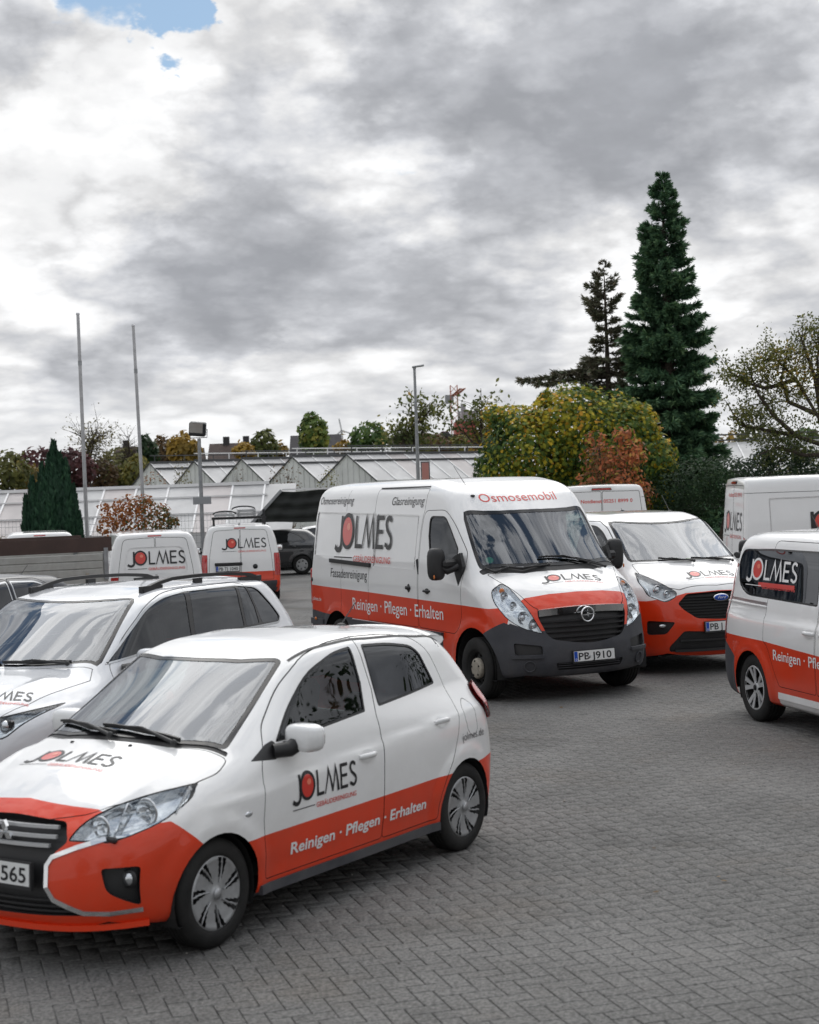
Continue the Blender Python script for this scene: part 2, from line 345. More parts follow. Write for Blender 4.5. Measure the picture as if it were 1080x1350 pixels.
def glass_mat(name, tint, ior=1.9, rough=0., film=.0):
    m = bpy.data.materials.new(name); m.use_nodes = True; t = m.node_tree; g = G(t); t.nodes.clear()
    tr = g.n('ShaderNodeBsdfTransparent'); tr.inputs[0].default_value = (*tint, 1)
    gl = g.n('ShaderNodeBsdfGlossy'); gl.inputs['Color'].default_value = (.92, .95, 1, 1); gl.inputs['Roughness'].default_value = rough
    geo = g.n('ShaderNodeNewGeometry')
    # reflectance of a laminated pane: Schlick on the angle of incidence, the same from both sides
    c = g.m('ABSOLUTE', g.v('DOT_PRODUCT', geo.outputs['Normal'], geo.outputs['Incoming']))
    f0 = ((ior - 1) / (ior + 1)) ** 2
    p5 = g.m('POWER', g.m('SUBTRACT', 1.0, c), 4.0)
    fr = g.m('ADD', f0, g.m('MULTIPLY', p5, 1 - f0), clamp=True)
    mx = g.n('ShaderNodeMixShader'); g.put(mx.inputs[0], fr); t.links.new(tr.outputs[0], mx.inputs[1]); t.links.new(gl.outputs[0], mx.inputs[2])
    last = mx.outputs[0]
    if film:
        df = g.n('ShaderNodeBsdfDiffuse'); df.inputs[0].default_value = (.5, .5, .48, 1)
        m2 = g.n('ShaderNodeMixShader'); g.put(m2.inputs[0], g.m('MULTIPLY', g.rng(g.noise(g.n('ShaderNodeTexCoord').outputs['Object'], 2.5, 6, .6), .3, .8), film))
        t.links.new(last, m2.inputs[1]); t.links.new(df.outputs[0], m2.inputs[2]); last = m2.outputs[0]
    o = g.n('ShaderNodeOutputMaterial'); t.links.new(last, o.inputs[0]); MAT[name] = m
    return m

DUST = (.30, .27, .23)
material('white_paint', (.80, .80, .795), .28, coat=1., var=.02, vscale=1.5, dirt=(DUST, .34, .1, 1.0), back=(.05, .05, .055), spec=.5)
material('pearl_paint', (.66, .675, .70), .26, .0, coat=1., var=.02, dirt=(DUST, .3, .1, 1.0), back=(.05, .05, .055))
material('red_paint', (.66, .042, .007), .30, coat=.5, var=.05, vscale=2., dirt=((.30, .10, .06), .30, .1, .9), back=(.05, .05, .055), spec=.35)
material('red_trim', (.66, .042, .007), .32, coat=.5, spec=.35)
material('dark_paint', (.012, .014, .018), .25, coat=1., dirt=(DUST, .12, .1, .8))
material('blue_paint', (.010, .014, .024), .3, spec=.3, coat=.25, dirt=(DUST, .1, .1, .8))
material('black_plastic', (.016, .016, .017), .5, var=.2)
material('bumper_plastic', (.036, .038, .046), .62, var=.12, bump=.15, bscale=300, dirt=((.16, .15, .14), .35, .1, .9))
material('gloss_black', (.008, .008, .009), .12)
material('seam', (.012, .012, .012), .8)
material('rubber', (.011, .011, .011), .7, var=.3, vscale=12, bump=.2, bscale=120, spec=.3, dirt=((.07, .065, .06), .22, .0, .7))
material('white_trim', (.74, .745, .745), .3, coat=1., dirt=(DUST, .3, .1, 1.1))
material('hubcap', (.42, .43, .44), .38, .6, var=.08, vscale=20, dirt=((.10, .085, .07), .45, .0, .6))
material('alloy', (.66, .67, .68), .36, .6, dirt=((.2, .18, .16), .25, .0, .6))
material('steel_beige', (.32, .29, .24), .6, .2, var=.2, vscale=30)
material('chrome', (.78, .79, .80), .10, 1.0)
material('satin_metal', (.40, .41, .42), .38, .9)
material('lamp_silver', (.62, .64, .66), .16, .9, var=.1, vscale=40)
material('amber', (.55, .16, .03), .25)
material('red_lamp', (.42, .012, .012), .08, coat=1., var=.25, vscale=25)
material('black_ink', (.012, .012, .014), .35)
material('red_ink', (.62, .028, .014), .3, coat=.6)
material('red_spot', (.80, .20, .12), .3, coat=.6)
material('white_ink', (.78, .78, .78), .35)
material('grey_ink', (.10, .10, .105), .35)
material('plate_white', (.74, .75, .74), .35, dirt=(DUST, .2, .1, 1.))
material('plate_blue', (.01, .07, .42), .35)
material('seat_cloth', (.035, .036, .04), .85, var=.25, vscale=9)
material('dash_plastic', (.055, .056, .06), .55, var=.2)
material('paper', (.72, .72, .70), .7)
material('cloth_green', (.42, .75, .05), .8)
material('sticker_green', (.02, .32, .18), .5)
material('under', (.012, .012, .012), .9)
glass_mat('windshield', (.44, .54, .52), 2.1, film=.006)
glass_mat('side_glass', (.20, .24, .23), 1.62, film=.006)
glass_mat('tint_glass', (.05, .06, .065), 1.66, film=.006)
glass_mat('lens', (.93, .95, .96), 1.6)

def sheet_mat(name, color, tl=.5, rough=.45):
    m = bpy.data.materials.new(name); m.use_nodes = True; t = m.node_tree; g = G(t); b = t.nodes['Principled BSDF']
    n = g.noise(g.n('ShaderNodeTexCoord').outputs['Object'], .9, 6, .65); n2 = g.noise(g.n('ShaderNodeNewGeometry').outputs['Position'], .35, 5, .6)
    c = g.mix(g.rng(g.m('ADD', g.m('MULTIPLY', n, .5), g.m('MULTIPLY', n2, .5)), .38, .62), tuple(x * .80 for x in color) + (1,), tuple(color) + (1,)); g.put(b.inputs['Base Color'], c); b.inputs['Roughness'].default_value = rough
    tr = g.n('ShaderNodeBsdfTranslucent'); g.put(tr.inputs[0], c); mx = g.n('ShaderNodeMixShader'); mx.inputs[0].default_value = tl
    t.links.new(b.outputs[0], mx.inputs[1]); t.links.new(tr.outputs[0], mx.inputs[2]); t.links.new(mx.outputs[0], t.nodes['Material Output'].inputs[0]); MAT[name] = m
sheet_mat('gable_sheet', (.86, .87, .86), .2); sheet_mat('glazing', (.74, .74, .74), .35); sheet_mat('glazing_pink', (.73, .69, .68), .35)

# ---------------------------------------------------------------- objects
def link(o, parent=None):
    COL.objects.link(o)
    if parent is not None: o.parent = parent
    return o
def tag(o, label=None, cat=None, group=None, kind=None):
    if label: o['label'] = label
    if cat: o['category'] = cat
    if group: o['group'] = group
    if kind: o['kind'] = kind
    return o
def empty(name, loc=(0, 0, 0), rz=0., label=None, cat=None, group=None):
    o = bpy.data.objects.new(name, None); o.location = loc; o.rotation_euler = (0, 0, rz); o.empty_display_size = .2
    COL.objects.link(o); return tag(o, label, cat, group)
def mesh_obj(name, verts, faces, mats, parent=None, mids=None, smooth=False, normals=None, loc=None):
    me = bpy.data.meshes.new(name)
    if isinstance(verts, np.ndarray): verts = verts.tolist()
    me.from_pydata(verts, [], faces)
    for m in (mats if isinstance(mats, (list, tuple)) else [mats]): me.materials.append(MAT[m] if isinstance(m, str) else m)
    if mids is not None: me.polygons.foreach_set('material_index', mids)
    if smooth or normals is not None: me.polygons.foreach_set('use_smooth', [True] * len(me.polygons))
    me.update()
    if normals is not None: me.normals_split_custom_set_from_vertices(normals)
    o = bpy.data.objects.new(name, me)
    if loc is not None: o.location = loc
    return link(o, parent)
def copy_tree(o, parent=None):
    c = o.copy(); COL.objects.link(c)
    if parent is not None: c.parent = parent
    for ch in o.children: copy_tree(ch, c)
    return c

class MB:
    """collects simple shapes and links them as one mesh object"""
    def __init__(s): s.v = []; s.f = []; s.m = []; s.sm = []
    def add(s, v, f, mid=0, smooth=False):
        n = len(s.v); s.v += [tuple(p) for p in v]; s.f += [tuple(i + n for i in q) for q in f]; s.m += [mid] * len(f); s.sm += [smooth] * len(f)
    def box(s, c, d, mid=0, rot=None, bev=0.):
        hx, hy, hz = d[0] / 2, d[1] / 2, d[2] / 2
        if bev:
            b = min(bev, hx * .9, hy * .9, hz * .9); v = []; 
            for sx in (-1, 1):
                for sy in (-1, 1):
                    for sz in (-1, 1):
                        v += [(sx * hx, sy * (hy - b), sz * (hz - b)), (sx * (hx - b), sy * hy, sz * (hz - b)), (sx * (hx - b), sy * (hy - b), sz * hz)]
            def I(sx, sy, sz, k): return (((sx + 1) // 2) * 4 + ((sy + 1) // 2) * 2 + (sz + 1) // 2) * 3 + k
            f = []
            for q in (-1, 1):
                f.append([I(q, -1, -1, 0), I(q, 1, -1, 0), I(q, 1, 1, 0), I(q, -1, 1, 0)][::q])
                f.append([I(-1, q, -1, 1), I(1, q, -1, 1), I(1, q, 1, 1), I(-1, q, 1, 1)][::-q])
                f.append([I(-1, -1, q, 2), I(1, -1, q, 2), I(1, 1, q, 2), I(-1, 1, q, 2)][::q])
                for p in (-1, 1):
                    f.append([I(q, p, -1, 0), I(q, p, -1, 1), I(q, p, 1, 1), I(q, p, 1, 0)])
                    f.append([I(q, -1, p, 0), I(q, 1, p, 0), I(q, 1, p, 2), I(q, -1, p, 2)])
                    f.append([I(-1, q, p, 1), I(1, q, p, 1), I(1, q, p, 2), I(-1, q, p, 2)])
                    for r in (-1, 1): f.append([I(q, p, r, 0), I(q, p, r, 1), I(q, p, r, 2)])
        else:
            v = [(sx * hx, sy * hy, sz * hz) for sx in (-1, 1) for sy in (-1, 1) for sz in (-1, 1)]
            f = [(0, 1, 3, 2), (4, 6, 7, 5), (0, 4, 5, 1), (2, 3, 7, 6), (0, 2, 6, 4), (1, 5, 7, 3)]
        if rot is not None:
            M = Euler(rot).to_matrix(); v = [M @ Vector(p) for p in v]
        s.add([(p[0] + c[0], p[1] + c[1], p[2] + c[2]) for p in v], f, mid)
    def tube(s, pts, rad, n=8, mid=0, smooth=True, cap=True):
        pts = [Vector(p) for p in pts]; rad = rad if hasattr(rad, '__len__') else [rad] * len(pts)
        rings = []; up = None
        for i, p in enumerate(pts):
            d = (pts[min(i + 1, len(pts) - 1)] - pts[max(i - 1, 0)]).normalized()
            if up is None:
                up = Vector((0, 0, 1)) if abs(d.z) < .9 else Vector((1, 0, 0))
            x = d.cross(up).normalized(); y = x.cross(d).normalized(); up = y
            rings.append([p + (x * math.cos(a) + y * math.sin(a)) * rad[i] for a in [2 * math.pi * k / n for k in range(n)]])
        v = [q for r in rings for q in r]; f = []
        for i in range(len(pts) - 1):
            for k in range(n):
                f.append((i * n + k, i * n + (k + 1) % n, (i + 1) * n + (k + 1) % n, (i + 1) * n + k))
        s.add(v, f, mid, smooth)
        if cap:
            s.add(rings[0], [tuple(range(n))[::-1]], mid); s.add(rings[-1], [tuple(range(n))], mid)
    def strip(s, pts, w, h, mid=0, up=(0, 0, 1)):
        """bar of rectangular section w (sideways) x h (along up) through pts"""
        pts = [Vector(p) for p in pts]; up = Vector(up); v = []
        for i, p in enumerate(pts):
            d = (pts[min(i + 1, len(pts) - 1)] - pts[max(i - 1, 0)]).normalized()
            x = d.cross(up).normalized() * (w / 2); y = x.cross(d).normalized() * (h / 2)
            v += [p - x - y, p + x - y, p + x + y, p - x + y]
        f = [(0, 1, 2, 3)[::-1], tuple(len(v) - 4 + k for k in range(4))]
        for i in range(len(pts) - 1):
            for k in range(4): f.append((i * 4 + k, i * 4 + (k + 1) % 4, i * 4 + 4 + (k + 1) % 4, i * 4 + 4 + k))
        s.add(v, f, mid)
    def lathe(s, prof, n=40, axis='y', c=(0, 0, 0), mid=0, smooth=True, close=False):
        v = []; f = []
        for (r, h) in prof:
            for k in range(n):
                a = 2 * math.pi * k / n; p = (r * math.cos(a), h, r * math.sin(a)) if axis == 'y' else ((r * math.cos(a), r * math.sin(a), h) if axis == 'z' else (h, r * math.cos(a), r * math.sin(a)))
                v.append((p[0] + c[0], p[1] + c[1], p[2] + c[2]))
        m = len(prof)
        for i in range(m - 1):
            for k in range(n): f.append((i * n + k, i * n + (k + 1) % n, (i + 1) * n + (k + 1) % n, (i + 1) * n + k))
        s.add(v, f, mid, smooth)
    def prism(s, poly, o, u, w, t, mid=0):
        """polygon (a, b) in plane o + a u + b w, thickness vector t"""
        o, u, w, t = Vector(o), Vector(u), Vector(w), Vector(t)
        n = len(poly); a = [o + u * p[0] + w * p[1] for p in poly]; b = [p + t for p in a]
        s.add(a + b, [tuple(range(n))[::-1], tuple(range(n, 2 * n))] + [(i, (i + 1) % n, n + (i + 1) % n, n + i) for i in range(n)], mid)
    def ball(s, c, r, n=12, mid=0, sx=1, sy=1, sz=1, e=1.):
        """superellipsoid"""
        v = []; f = []; m = n // 2
        def sp(a, e): return math.copysign(abs(a) ** e, a)
        for i in range(m + 1):
            ph = -math.pi / 2 + math.pi * i / m
            for k in range(n):
                th = 2 * math.pi * k / n
                v.append((c[0] + r * sx * sp(math.cos(ph), e) * sp(math.cos(th), e), c[1] + r * sy * sp(math.cos(ph), e) * sp(math.sin(th), e), c[2] + r * sz * sp(math.sin(ph), e)))
        for i in range(m):
            for k in range(n): f.append((i * n + k, i * n + (k + 1) % n, (i + 1) * n + (k + 1) % n, (i + 1) * n + k))
        s.add(v, f, mid, True)
    def build(s, name, mats, parent=None, loc=None):
        me = bpy.data.meshes.new(name); me.from_pydata(s.v, [], s.f)
        for m in (mats if isinstance(mats, (list, tuple)) else [mats]): me.materials.append(MAT[m] if isinstance(m, str) else m)
        me.polygons.foreach_set('material_index', s.m); me.polygons.foreach_set('use_smooth', s.sm); me.update()
        if len(s.f) < 6000:
            bm = bmesh.new(); bm.from_mesh(me); bmesh.ops.recalc_face_normals(bm, faces=bm.faces[:]); bm.to_mesh(me); bm.free()
        o = bpy.data.objects.new(name, me)
        if loc is not None: o.location = loc
        return link(o, parent)

# ---------------------------------------------------------------- polygons
def rp(pts, r=.02, n=3):
    """round the corners of a polygon; a point may carry its own radius (a, b, r)"""
    out = []; N = len(pts)
    for i in range(N):
        p = Vector(pts[i][:2]); a = Vector(pts[i - 1][:2]) - p; b = Vector(pts[(i + 1) % N][:2]) - p
        rr = pts[i][2] if len(pts[i]) > 2 else r
        la, lb = a.length, b.length; rr = min(rr, la * .45, lb * .45)
        if rr < .002: out.append(tuple(p)); continue
        pa = p + a / la * rr; pb = p + b / lb * rr
        for k in range(n + 1):
            t = k / n; out.append(tuple(pa * (1 - t) ** 2 + p * 2 * t * (1 - t) + pb * t * t))
    return out
def inset(poly, d):
    N = len(poly); A = sum(poly[i][0] * poly[(i + 1) % N][1] - poly[(i + 1) % N][0] * poly[i][1] for i in range(N))
    sg = 1 if A > 0 else -1; out = []
    for i in range(N):
        p0, p1, p2 = Vector(poly[i - 1]), Vector(poly[i]), Vector(poly[(i + 1) % N])
        e1 = (p1 - p0); e2 = (p2 - p1)
        if e1.length < 1e-6 or e2.length < 1e-6: out.append(tuple(p1)); continue
        e1.normalize(); e2.normalize()
        n1 = Vector((-e1.y, e1.x)) * sg; n2 = Vector((-e2.y, e2.x)) * sg; n = (n1 + n2)
        l = max(n.length_squared, .3); out.append(tuple(p1 + n * (2 * d / l)))
    return out
def inpoly(P, poly):
    x, y = P[:, 0], P[:, 1]; r = np.zeros(len(P), bool); N = len(poly)
    for i in range(N):
        x0, y0 = poly[i][0], poly[i][1]; x1, y1 = poly[(i + 1) % N][0], poly[(i + 1) % N][1]
        c = (y0 > y) != (y1 > y)
        if y1 != y0: r ^= c & (x < (x1 - x0) * (y - y0) / (y1 - y0) + x0)
    return r
AX = {'y': (0, 2), 'x': (1, 2), 'z': (0, 1)}

class Region:
    def __init__(s, name, poly, ax, mat, sides=(1,), rim=0., rimmat='seam', rimrec=.006, rec=0., keep=False, lens=False, parent=None, label=None, thr=.2, seam=False, paint=None):
        s.name, s.poly, s.ax, s.mat, s.sides, s.rim, s.rimmat, s.rimrec, s.rec, s.keep, s.lens, s.parent, s.label, s.thr, s.seam = name, poly, ax, mat, sides, rim, rimmat, rimrec, rec, keep, lens, parent, label, thr, seam
        s.paint = paint

def grid_body(sh, step=.04):
    nx, ny, nz = int(sh.L / step * 1.15), int(sh.W / step / 2) * 2, int((sh.H - sh.zb) / step)
    X = np.linspace(-sh.L / 2 - .02, sh.L / 2 + .02, nx + 1); Y = np.linspace(-sh.W / 2, sh.W / 2, ny + 1); Z = np.linspace(sh.zb - .02, sh.H, nz + 1)
    P = []; F = []; idx = {}
    def vid(p):
        k = (round(p[0], 5), round(p[1], 5), round(p[2], 5))
        if k not in idx: idx[k] = len(P); P.append(k)
        return idx[k]
    def patch(A, B, fn, flip):
        for i in range(len(A) - 1):
            for j in range(len(B) - 1):
                q = [vid(fn(A[i], B[j])), vid(fn(A[i + 1], B[j])), vid(fn(A[i + 1], B[j + 1])), vid(fn(A[i], B[j + 1]))]
                F.append(q[::-1] if flip else q)
    x0, x1, w, zb, zt = X[0], X[-1], sh.W / 2, Z[0], Z[-1]
    patch(X, Z, lambda a, b: (a, -w, b), False); patch(X, Z, lambda a, b: (a, w, b), True)
    patch(X, Y, lambda a, b: (a, b, zt), False)
    patch(Y, Z, lambda a, b: (x1, a, b), False); patch(Y, Z, lambda a, b: (x0, a, b), True)
    P = np.array(P); lim = sh.L / 2 - .75
    O = P.copy(); O[:, 0] = np.clip(P[:, 0] * .9, -lim, lim); O[:, 1] = P[:, 1] * .35 * 0; O[:, 2] = .55 + 0 * P[:, 2]
    # shift the ray origin a little towards each point's own height so that the flanks stay even
    O[:, 2] = .45 + .25 * (P[:, 2] - sh.zb) / (sh.H - sh.zb)
    V = sh.root(O, P - O, 0, 1.25)
    return V, F

def build_body(sh, regions, root, step=.04, body_mat='white_paint', paints=(), body_name='body', drop=()):
    """paints: (material, poly, axis, sides, thr) colour fields. drop: (poly, sides) cut away on the flanks (wheel arches)."""
    V, F = grid_body(sh, step)
    bm = bmesh.new()
    vs = [bm.verts.new(p) for p in V.tolist()]
    for q in F:
        try: bm.faces.new([vs[i] for i in q])
        except ValueError: pass
    bm.normal_update()
    ex = [f for f in bm.faces if f.calc_area() < 1e-9]
    if ex: bmesh.ops.delete(bm, geom=ex, context='FACES')
    def ffilter(ax, sides, thr):
        k = 'xyz'.index(ax)
        if ax == 'z': return lambda f: f.normal.z > thr
        return lambda f: any(f.normal[k] * s > thr for s in sides)
    CELL = .2; buckets = {'x': {}, 'y': {}, 'z': {}}
    def enter(f):
        c = f.calc_center_median()
        for a_, (p_, q_) in AX.items(): buckets[a_].setdefault((int(c[p_] // CELL), int(c[q_] // CELL)), []).append(f)
    for f in bm.faces: enter(f)
    def knife(poly, ax, sides, thr):
        iu, iv = AX[ax]; k = 'xyz'.index(ax); ok = ffilter(ax, sides, thr)
        us = [p[0] for p in poly]; vs_ = [p[1] for p in poly]; u0, u1, v0, v1 = min(us) - .001, max(us) + .001, min(vs_) - .001, max(vs_) + .001
        cand = []; seen = set(); g0, g1, h0, h1 = int((u0 - .08) // CELL), int((u1 + .08) // CELL), int((v0 - .08) // CELL), int((v1 + .08) // CELL)
        bk = buckets[ax]; rows = []
        def box_of(f):
            cu = [v.co[iu] for v in f.verts]; cv = [v.co[iv] for v in f.verts]; return (min(cu), max(cu), min(cv), max(cv))
        for gi in range(g0, g1 + 1):
            for hi in range(h0, h1 + 1):
                for f in bk.get((gi, hi), ()):
                    if f in seen or not f.is_valid or not ok(f): continue
                    seen.add(f); r_ = box_of(f)
                    if r_[1] < u0 or r_[0] > u1 or r_[3] < v0 or r_[2] > v1: continue
                    cand.append(f); rows.append(r_)
        if not cand: return
        inc = set(cand); B = np.array(rows); N = len(poly)
        for i in range(N):
            a = poly[i]; b = poly[(i + 1) % N]; du, dv = b[0] - a[0], b[1] - a[1]; l = math.hypot(du, dv)
            if l < 1e-6: continue
            nu, nv = -dv / l, du / l; su0, su1, sv0, sv1 = min(a[0], b[0]) - 1e-4, max(a[0], b[0]) + 1e-4, min(a[1], b[1]) - 1e-4, max(a[1], b[1]) + 1e-4
            idx = np.nonzero((B[:, 1] >= su0) & (B[:, 0] <= su1) & (B[:, 3] >= sv0) & (B[:, 2] <= sv1))[0]
            sel = []; si = []
            for j in idx:
                f = cand[j]
                dd = [(v.co[iu] - a[0]) * nu + (v.co[iv] - a[1]) * nv for v in f.verts]
                if max(dd) < 1e-5 or min(dd) > -1e-5: continue
                sel.append(f); si.append(j)
            if not sel: continue
            geom = set(sel)
            for f in sel: geom.update(f.edges); geom.update(f.verts)
            co = [0, 0, 0]; no = [0, 0, 0]; co[iu], co[iv] = a[0], a[1]; no[iu], no[iv] = nu, nv
            r = bmesh.ops.bisect_plane(bm, geom=list(geom), dist=1e-5, plane_co=co, plane_no=no)
            new = [g_ for g_ in r['geom'] if isinstance(g_, bmesh.types.BMFace) and g_ not in inc]
            for f in new: enter(f)
            for j in si: B[j] = box_of(cand[j])
            if new: cand += new; inc.update(new); B = np.vstack([B, [box_of(f) for f in new]])
    for mt, poly, ax, sides, thr in paints: knife(poly, ax, sides, thr)
    for rg in regions:
        knife(rg.poly, rg.ax, rg.sides, rg.thr)
        if rg.rim: rg.inner = inset(rg.poly, rg.rim); knife(rg.inner, rg.ax, rg.sides, rg.thr)
    for poly, sides in drop: knife(poly, 'y', sides, .25)
    bm.normal_update(); bm.faces.ensure_lookup_table(); bm.verts.index_update()
    N = len(bm.faces)
    C = np.array([f.calc_center_median()[:] for f in bm.faces]); NN = np.array([f.normal[:] for f in bm.faces])
    def mask(poly, ax, s, thr):
        iu, iv = AX[ax]; k = 'xyz'.index(ax)
        m = inpoly(C[:, [iu, iv]], poly)
        return m & (NN[:, k] * s > thr)
    mats = [body_mat]; mid = np.zeros(N, int); sect = np.zeros(N, int); off = np.zeros(N); free = np.ones(N, bool)
    def mi(m):
        if m not in mats: mats.append(m)
        return mats.index(m)
    for mt, poly, ax, sides, thr in paints:
        for s in sides:
            mid[mask(poly, ax, s, thr)] = mi(mt)
    dropm = np.zeros(N, bool)
    for poly, sides in drop:
        for s in sides: dropm |= mask(poly, 'y', s, .25)
    free &= ~dropm; sect[dropm] = -1
    groups = []   # (region, side, faces idx inner, faces idx rim)
    gid = 1
    for rg in regions:
        for s in rg.sides:
            m = mask(rg.poly, rg.ax, s, rg.thr) & free
            if rg.rim:
                mi_ = mask(rg.inner, rg.ax, s, rg.thr) & m; mr = m & ~mi_
            else: mi_, mr = m, m & False
            if rg.mat is not None: mid[mi_] = mi(rg.mat)
            if rg.rim: mid[mr] = mi(rg.rimmat)
            free &= ~m
            groups.append((rg, s, np.where(mi_)[0], np.where(mr)[0]))
    faces = list(bm.faces)
    def emit_faces(store, ids, off, walls=True, wallmat=None, flip=False):
        """append displaced faces to store (V, N, F, M)"""
        if len(ids) == 0: return
        sv, sn, sf, sm = store; sel = set(int(i) for i in ids); vm = {}
        vv = []
        for i in sel:
            for v in faces[i].verts:
                if v not in vm: vm[v] = len(vv); vv.append(v.co[:])
        P = np.array(vv); n = sh.grad(P); base = len(sv)
        Q = P - n * off
        sv.extend(Q.tolist()); sn.extend((-n if flip else n).tolist())
        for i in sel:
            q = [base + vm[v] for v in faces[i].verts]
            sf.append(q[::-1] if flip else q); sm.append(int(mid[i]) if wallmat is None or wallmat < -1 else int(mid[i]))
        if off > 1e-6 and walls:
            for i in sel:
                for e in faces[i].edges:
                    lf = [l for l in e.link_faces if l.index in sel]
                    if len(lf) == 1:
                        a, b = e.verts; ia, ib = vm[a], vm[b]
                        d = (b.co - a.co).normalized(); na = Vector(n[ia]); wn = d.cross(na)
                        ce = faces[i].calc_center_median(); 
                        if (ce - a.co).dot(wn) < 0: wn = -wn
                        k = len(sv)
                        sv.extend([P[ia].tolist(), P[ib].tolist(), Q[ib].tolist(), Q[ia].tolist()]); sn.extend([tuple(wn)] * 4)
                        gn = (b.co - a.co).cross(Vector(Q[ib]) - b.co)
                        sf.append([k, k + 1, k + 2, k + 3] if gn.dot(wn) > 0 else [k + 3, k + 2, k + 1, k]); sm.append(int(mid[i]) if wallmat is None else wallmat)
    for f in bm.faces: pass
    bm.faces.index_update()
    objs = {}
    bodyst = ([], [], [], [])
    rest = np.where(free)[0]
    emit_faces(bodyst, rest, 0.)
    def finish(name, st, parent, label=None):
        if not st[2]: return None
        used = sorted(set(st[3])); remap = {m: i for i, m in enumerate(used)}
        o = mesh_obj(name, st[0], st[2], [mats[m] for m in used], parent, [remap[m] for m in st[3]], normals=st[1])
        if label: o['label'] = label
        return o
    made = {}
    for rg, s, a, b in groups:
        if rg.name is None:                      # seam or inlay that stays with the body
            emit_faces(bodyst, a, rg.rec); emit_faces(bodyst, b, rg.rimrec); continue
        st = ([], [], [], [])
        emit_faces(st, a, rg.rec); 
        if rg.rim and rg.seam: emit_faces(bodyst, b, rg.rimrec)
        else: emit_faces(st, b, rg.rimrec)
        par = root
        if rg.parent: par = made.get((rg.parent, s)) or made.get((rg.parent, 1)) or root
        o = finish(rg.name, st, par, rg.label)
        if o is None: continue
        made[(rg.name, s)] = o
        if rg.lens:
            st2 = ([], [], [], []); old = mid.copy(); mid[a] = mi('lens'); emit_faces(st2, a, .001); mid[:] = old
            finish('lens', st2, o)
    body = finish(body_name, bodyst, root)
    made['body'] = body
    bm.free()
    return made
material('galvanised', (.30, .31, .32), .5, .7, var=.15, vscale=6); material('pole_metal', (.42, .42, .43), .42, .7, var=.1)
material('dark_metal', (.03, .032, .035), .5, .4); material('lamp_glass', (.5, .5, .48), .15, .6)
# ---------------------------------------------------------------- lettering
_tc = {}
def text2d(body, bold=0., shear=0., tri=True):
    k = (body, bold, shear)
    if k in _tc: return _tc[k]
    c = bpy.data.curves.new('t', 'FONT'); c.body = body; c.size = 1; c.offset = bold; c.shear = shear; c.resolution_u = 3
    o = bpy.data.objects.new('t', c); COL.objects.link(o)
    me = bpy.data.meshes.new_from_object(o.evaluated_get(bpy.context.evaluated_depsgraph_get()))
    v = np.array([q.co[:2] for q in me.vertices]) if len(me.vertices) else np.zeros((0, 2)); f = [tuple(p.vertices) for p in me.polygons]
    bpy.data.objects.remove(o); bpy.data.curves.remove(c); bpy.data.meshes.remove(me)
    _tc[k] = (v, f); return _tc[k]
def text_fit(body, cap, width=None, bold=0., shear=0.):
    """2D text, baseline at v=0, left at u=0; cap = capital height, width = total width"""
    v, f = text2d(body, bold, shear); v = v.copy(); v[:, 0] -= v[:, 0].min()
    ys = cap / .729; xs = ys if width is None else width / v[:, 0].max()
    v[:, 0] *= xs; v[:, 1] *= ys
    return v, f
def stroke2d(pts, w, w2=None, cap0=None, cap1=None):
    """mitred ribbon; w may vary to w2 at the end"""
    pts = [Vector(p) for p in pts]; n = len(pts); L, Rr = [], []
    for i, p in enumerate(pts):
        d0 = (p - pts[i - 1]).normalized() if i else None; d1 = (pts[i + 1] - p).normalized() if i < n - 1 else None
        if d0 is None: d0 = d1
        if d1 is None: d1 = d0
        n0 = Vector((-d0.y, d0.x)); n1 = Vector((-d1.y, d1.x)); m = (n0 + n1); m = m * (2 / max(m.length_squared, .35)) * .5
        ww = w if w2 is None else w + (w2 - w) * i / (n - 1)
        L.append(p + m * ww); Rr.append(p - m * ww)
    v = [tuple(q) for q in L + Rr]; f = [(i, i + 1, n + i + 1, n + i) for i in range(n - 1)]
    return v, f
def logo2d(light=False):
    """the five lettered word mark: (mat key, verts, faces, layer)"""
    out = []
    def arc(cx, cy, rx, ry, a0, a1, n): return [(cx + rx * math.cos(R(a0 + (a1 - a0) * i / n)), cy + ry * math.sin(R(a0 + (a1 - a0) * i / n))) for i in range(n + 1)]
    def st(p, w, w2=None, l=0): v, f = stroke2d(p, w, w2); out.append(('ink', v, f, l))
    st([(.56, 1.0), (.56, .25)] + arc(.30, .16, .26, .24, 0, -120, 6) + [(.02, .03)], .15, .17)
    a = arc(1.10, .52, .565, .565, 0, 360, 40); b = arc(1.10, .52, .43, .445, 0, 360, 40)
    out.append(('ink', a + b, [(i, i + 1, 41 + i + 1, 41 + i) for i in range(40)], 1))
    c = arc(1.10, .50, .435, .45, 0, 360, 36)[:-1]; out.append(('ball', c, [tuple(range(36))], 0))
    d = arc(1.20, .66, .15, .12, 0, 360, 16)[:-1]; out.append(('spot', d, [tuple(range(16))], 2))
    st([(1.86, 1.0), (1.86, .065), (2.34, .065)], .13)
    st([(2.42, 0.0), (2.72, .93), (3.00, .05)], .07, .12, 0); st([(2.98, 0.02), (3.26, .95), (3.44, 0.0)], .08, .16, 1)
    st([(4.18, .935), (3.66, .935), (3.66, .065), (4.18, .065)], .13); st([(3.70, .52), (4.12, .52)], .12, None, 1)
    st([(4.82, .86)] + arc(4.60, .74, .20, .20, 40, 180, 7) + [(4.48, .58), (4.70, .44)] + arc(4.62, .25, .21, .20, 50, -140, 8) + [(4.34, .14)], .13)
    v, f = text_fit('GEBÄUDEREINIGUNG', .20, 3.10, .006); v = v + np.array([1.74, -.42]); out.append(('sub', v.tolist(), f, 0))
    st([(.0, -.30), (1.62, -.30)], .035)
    return out

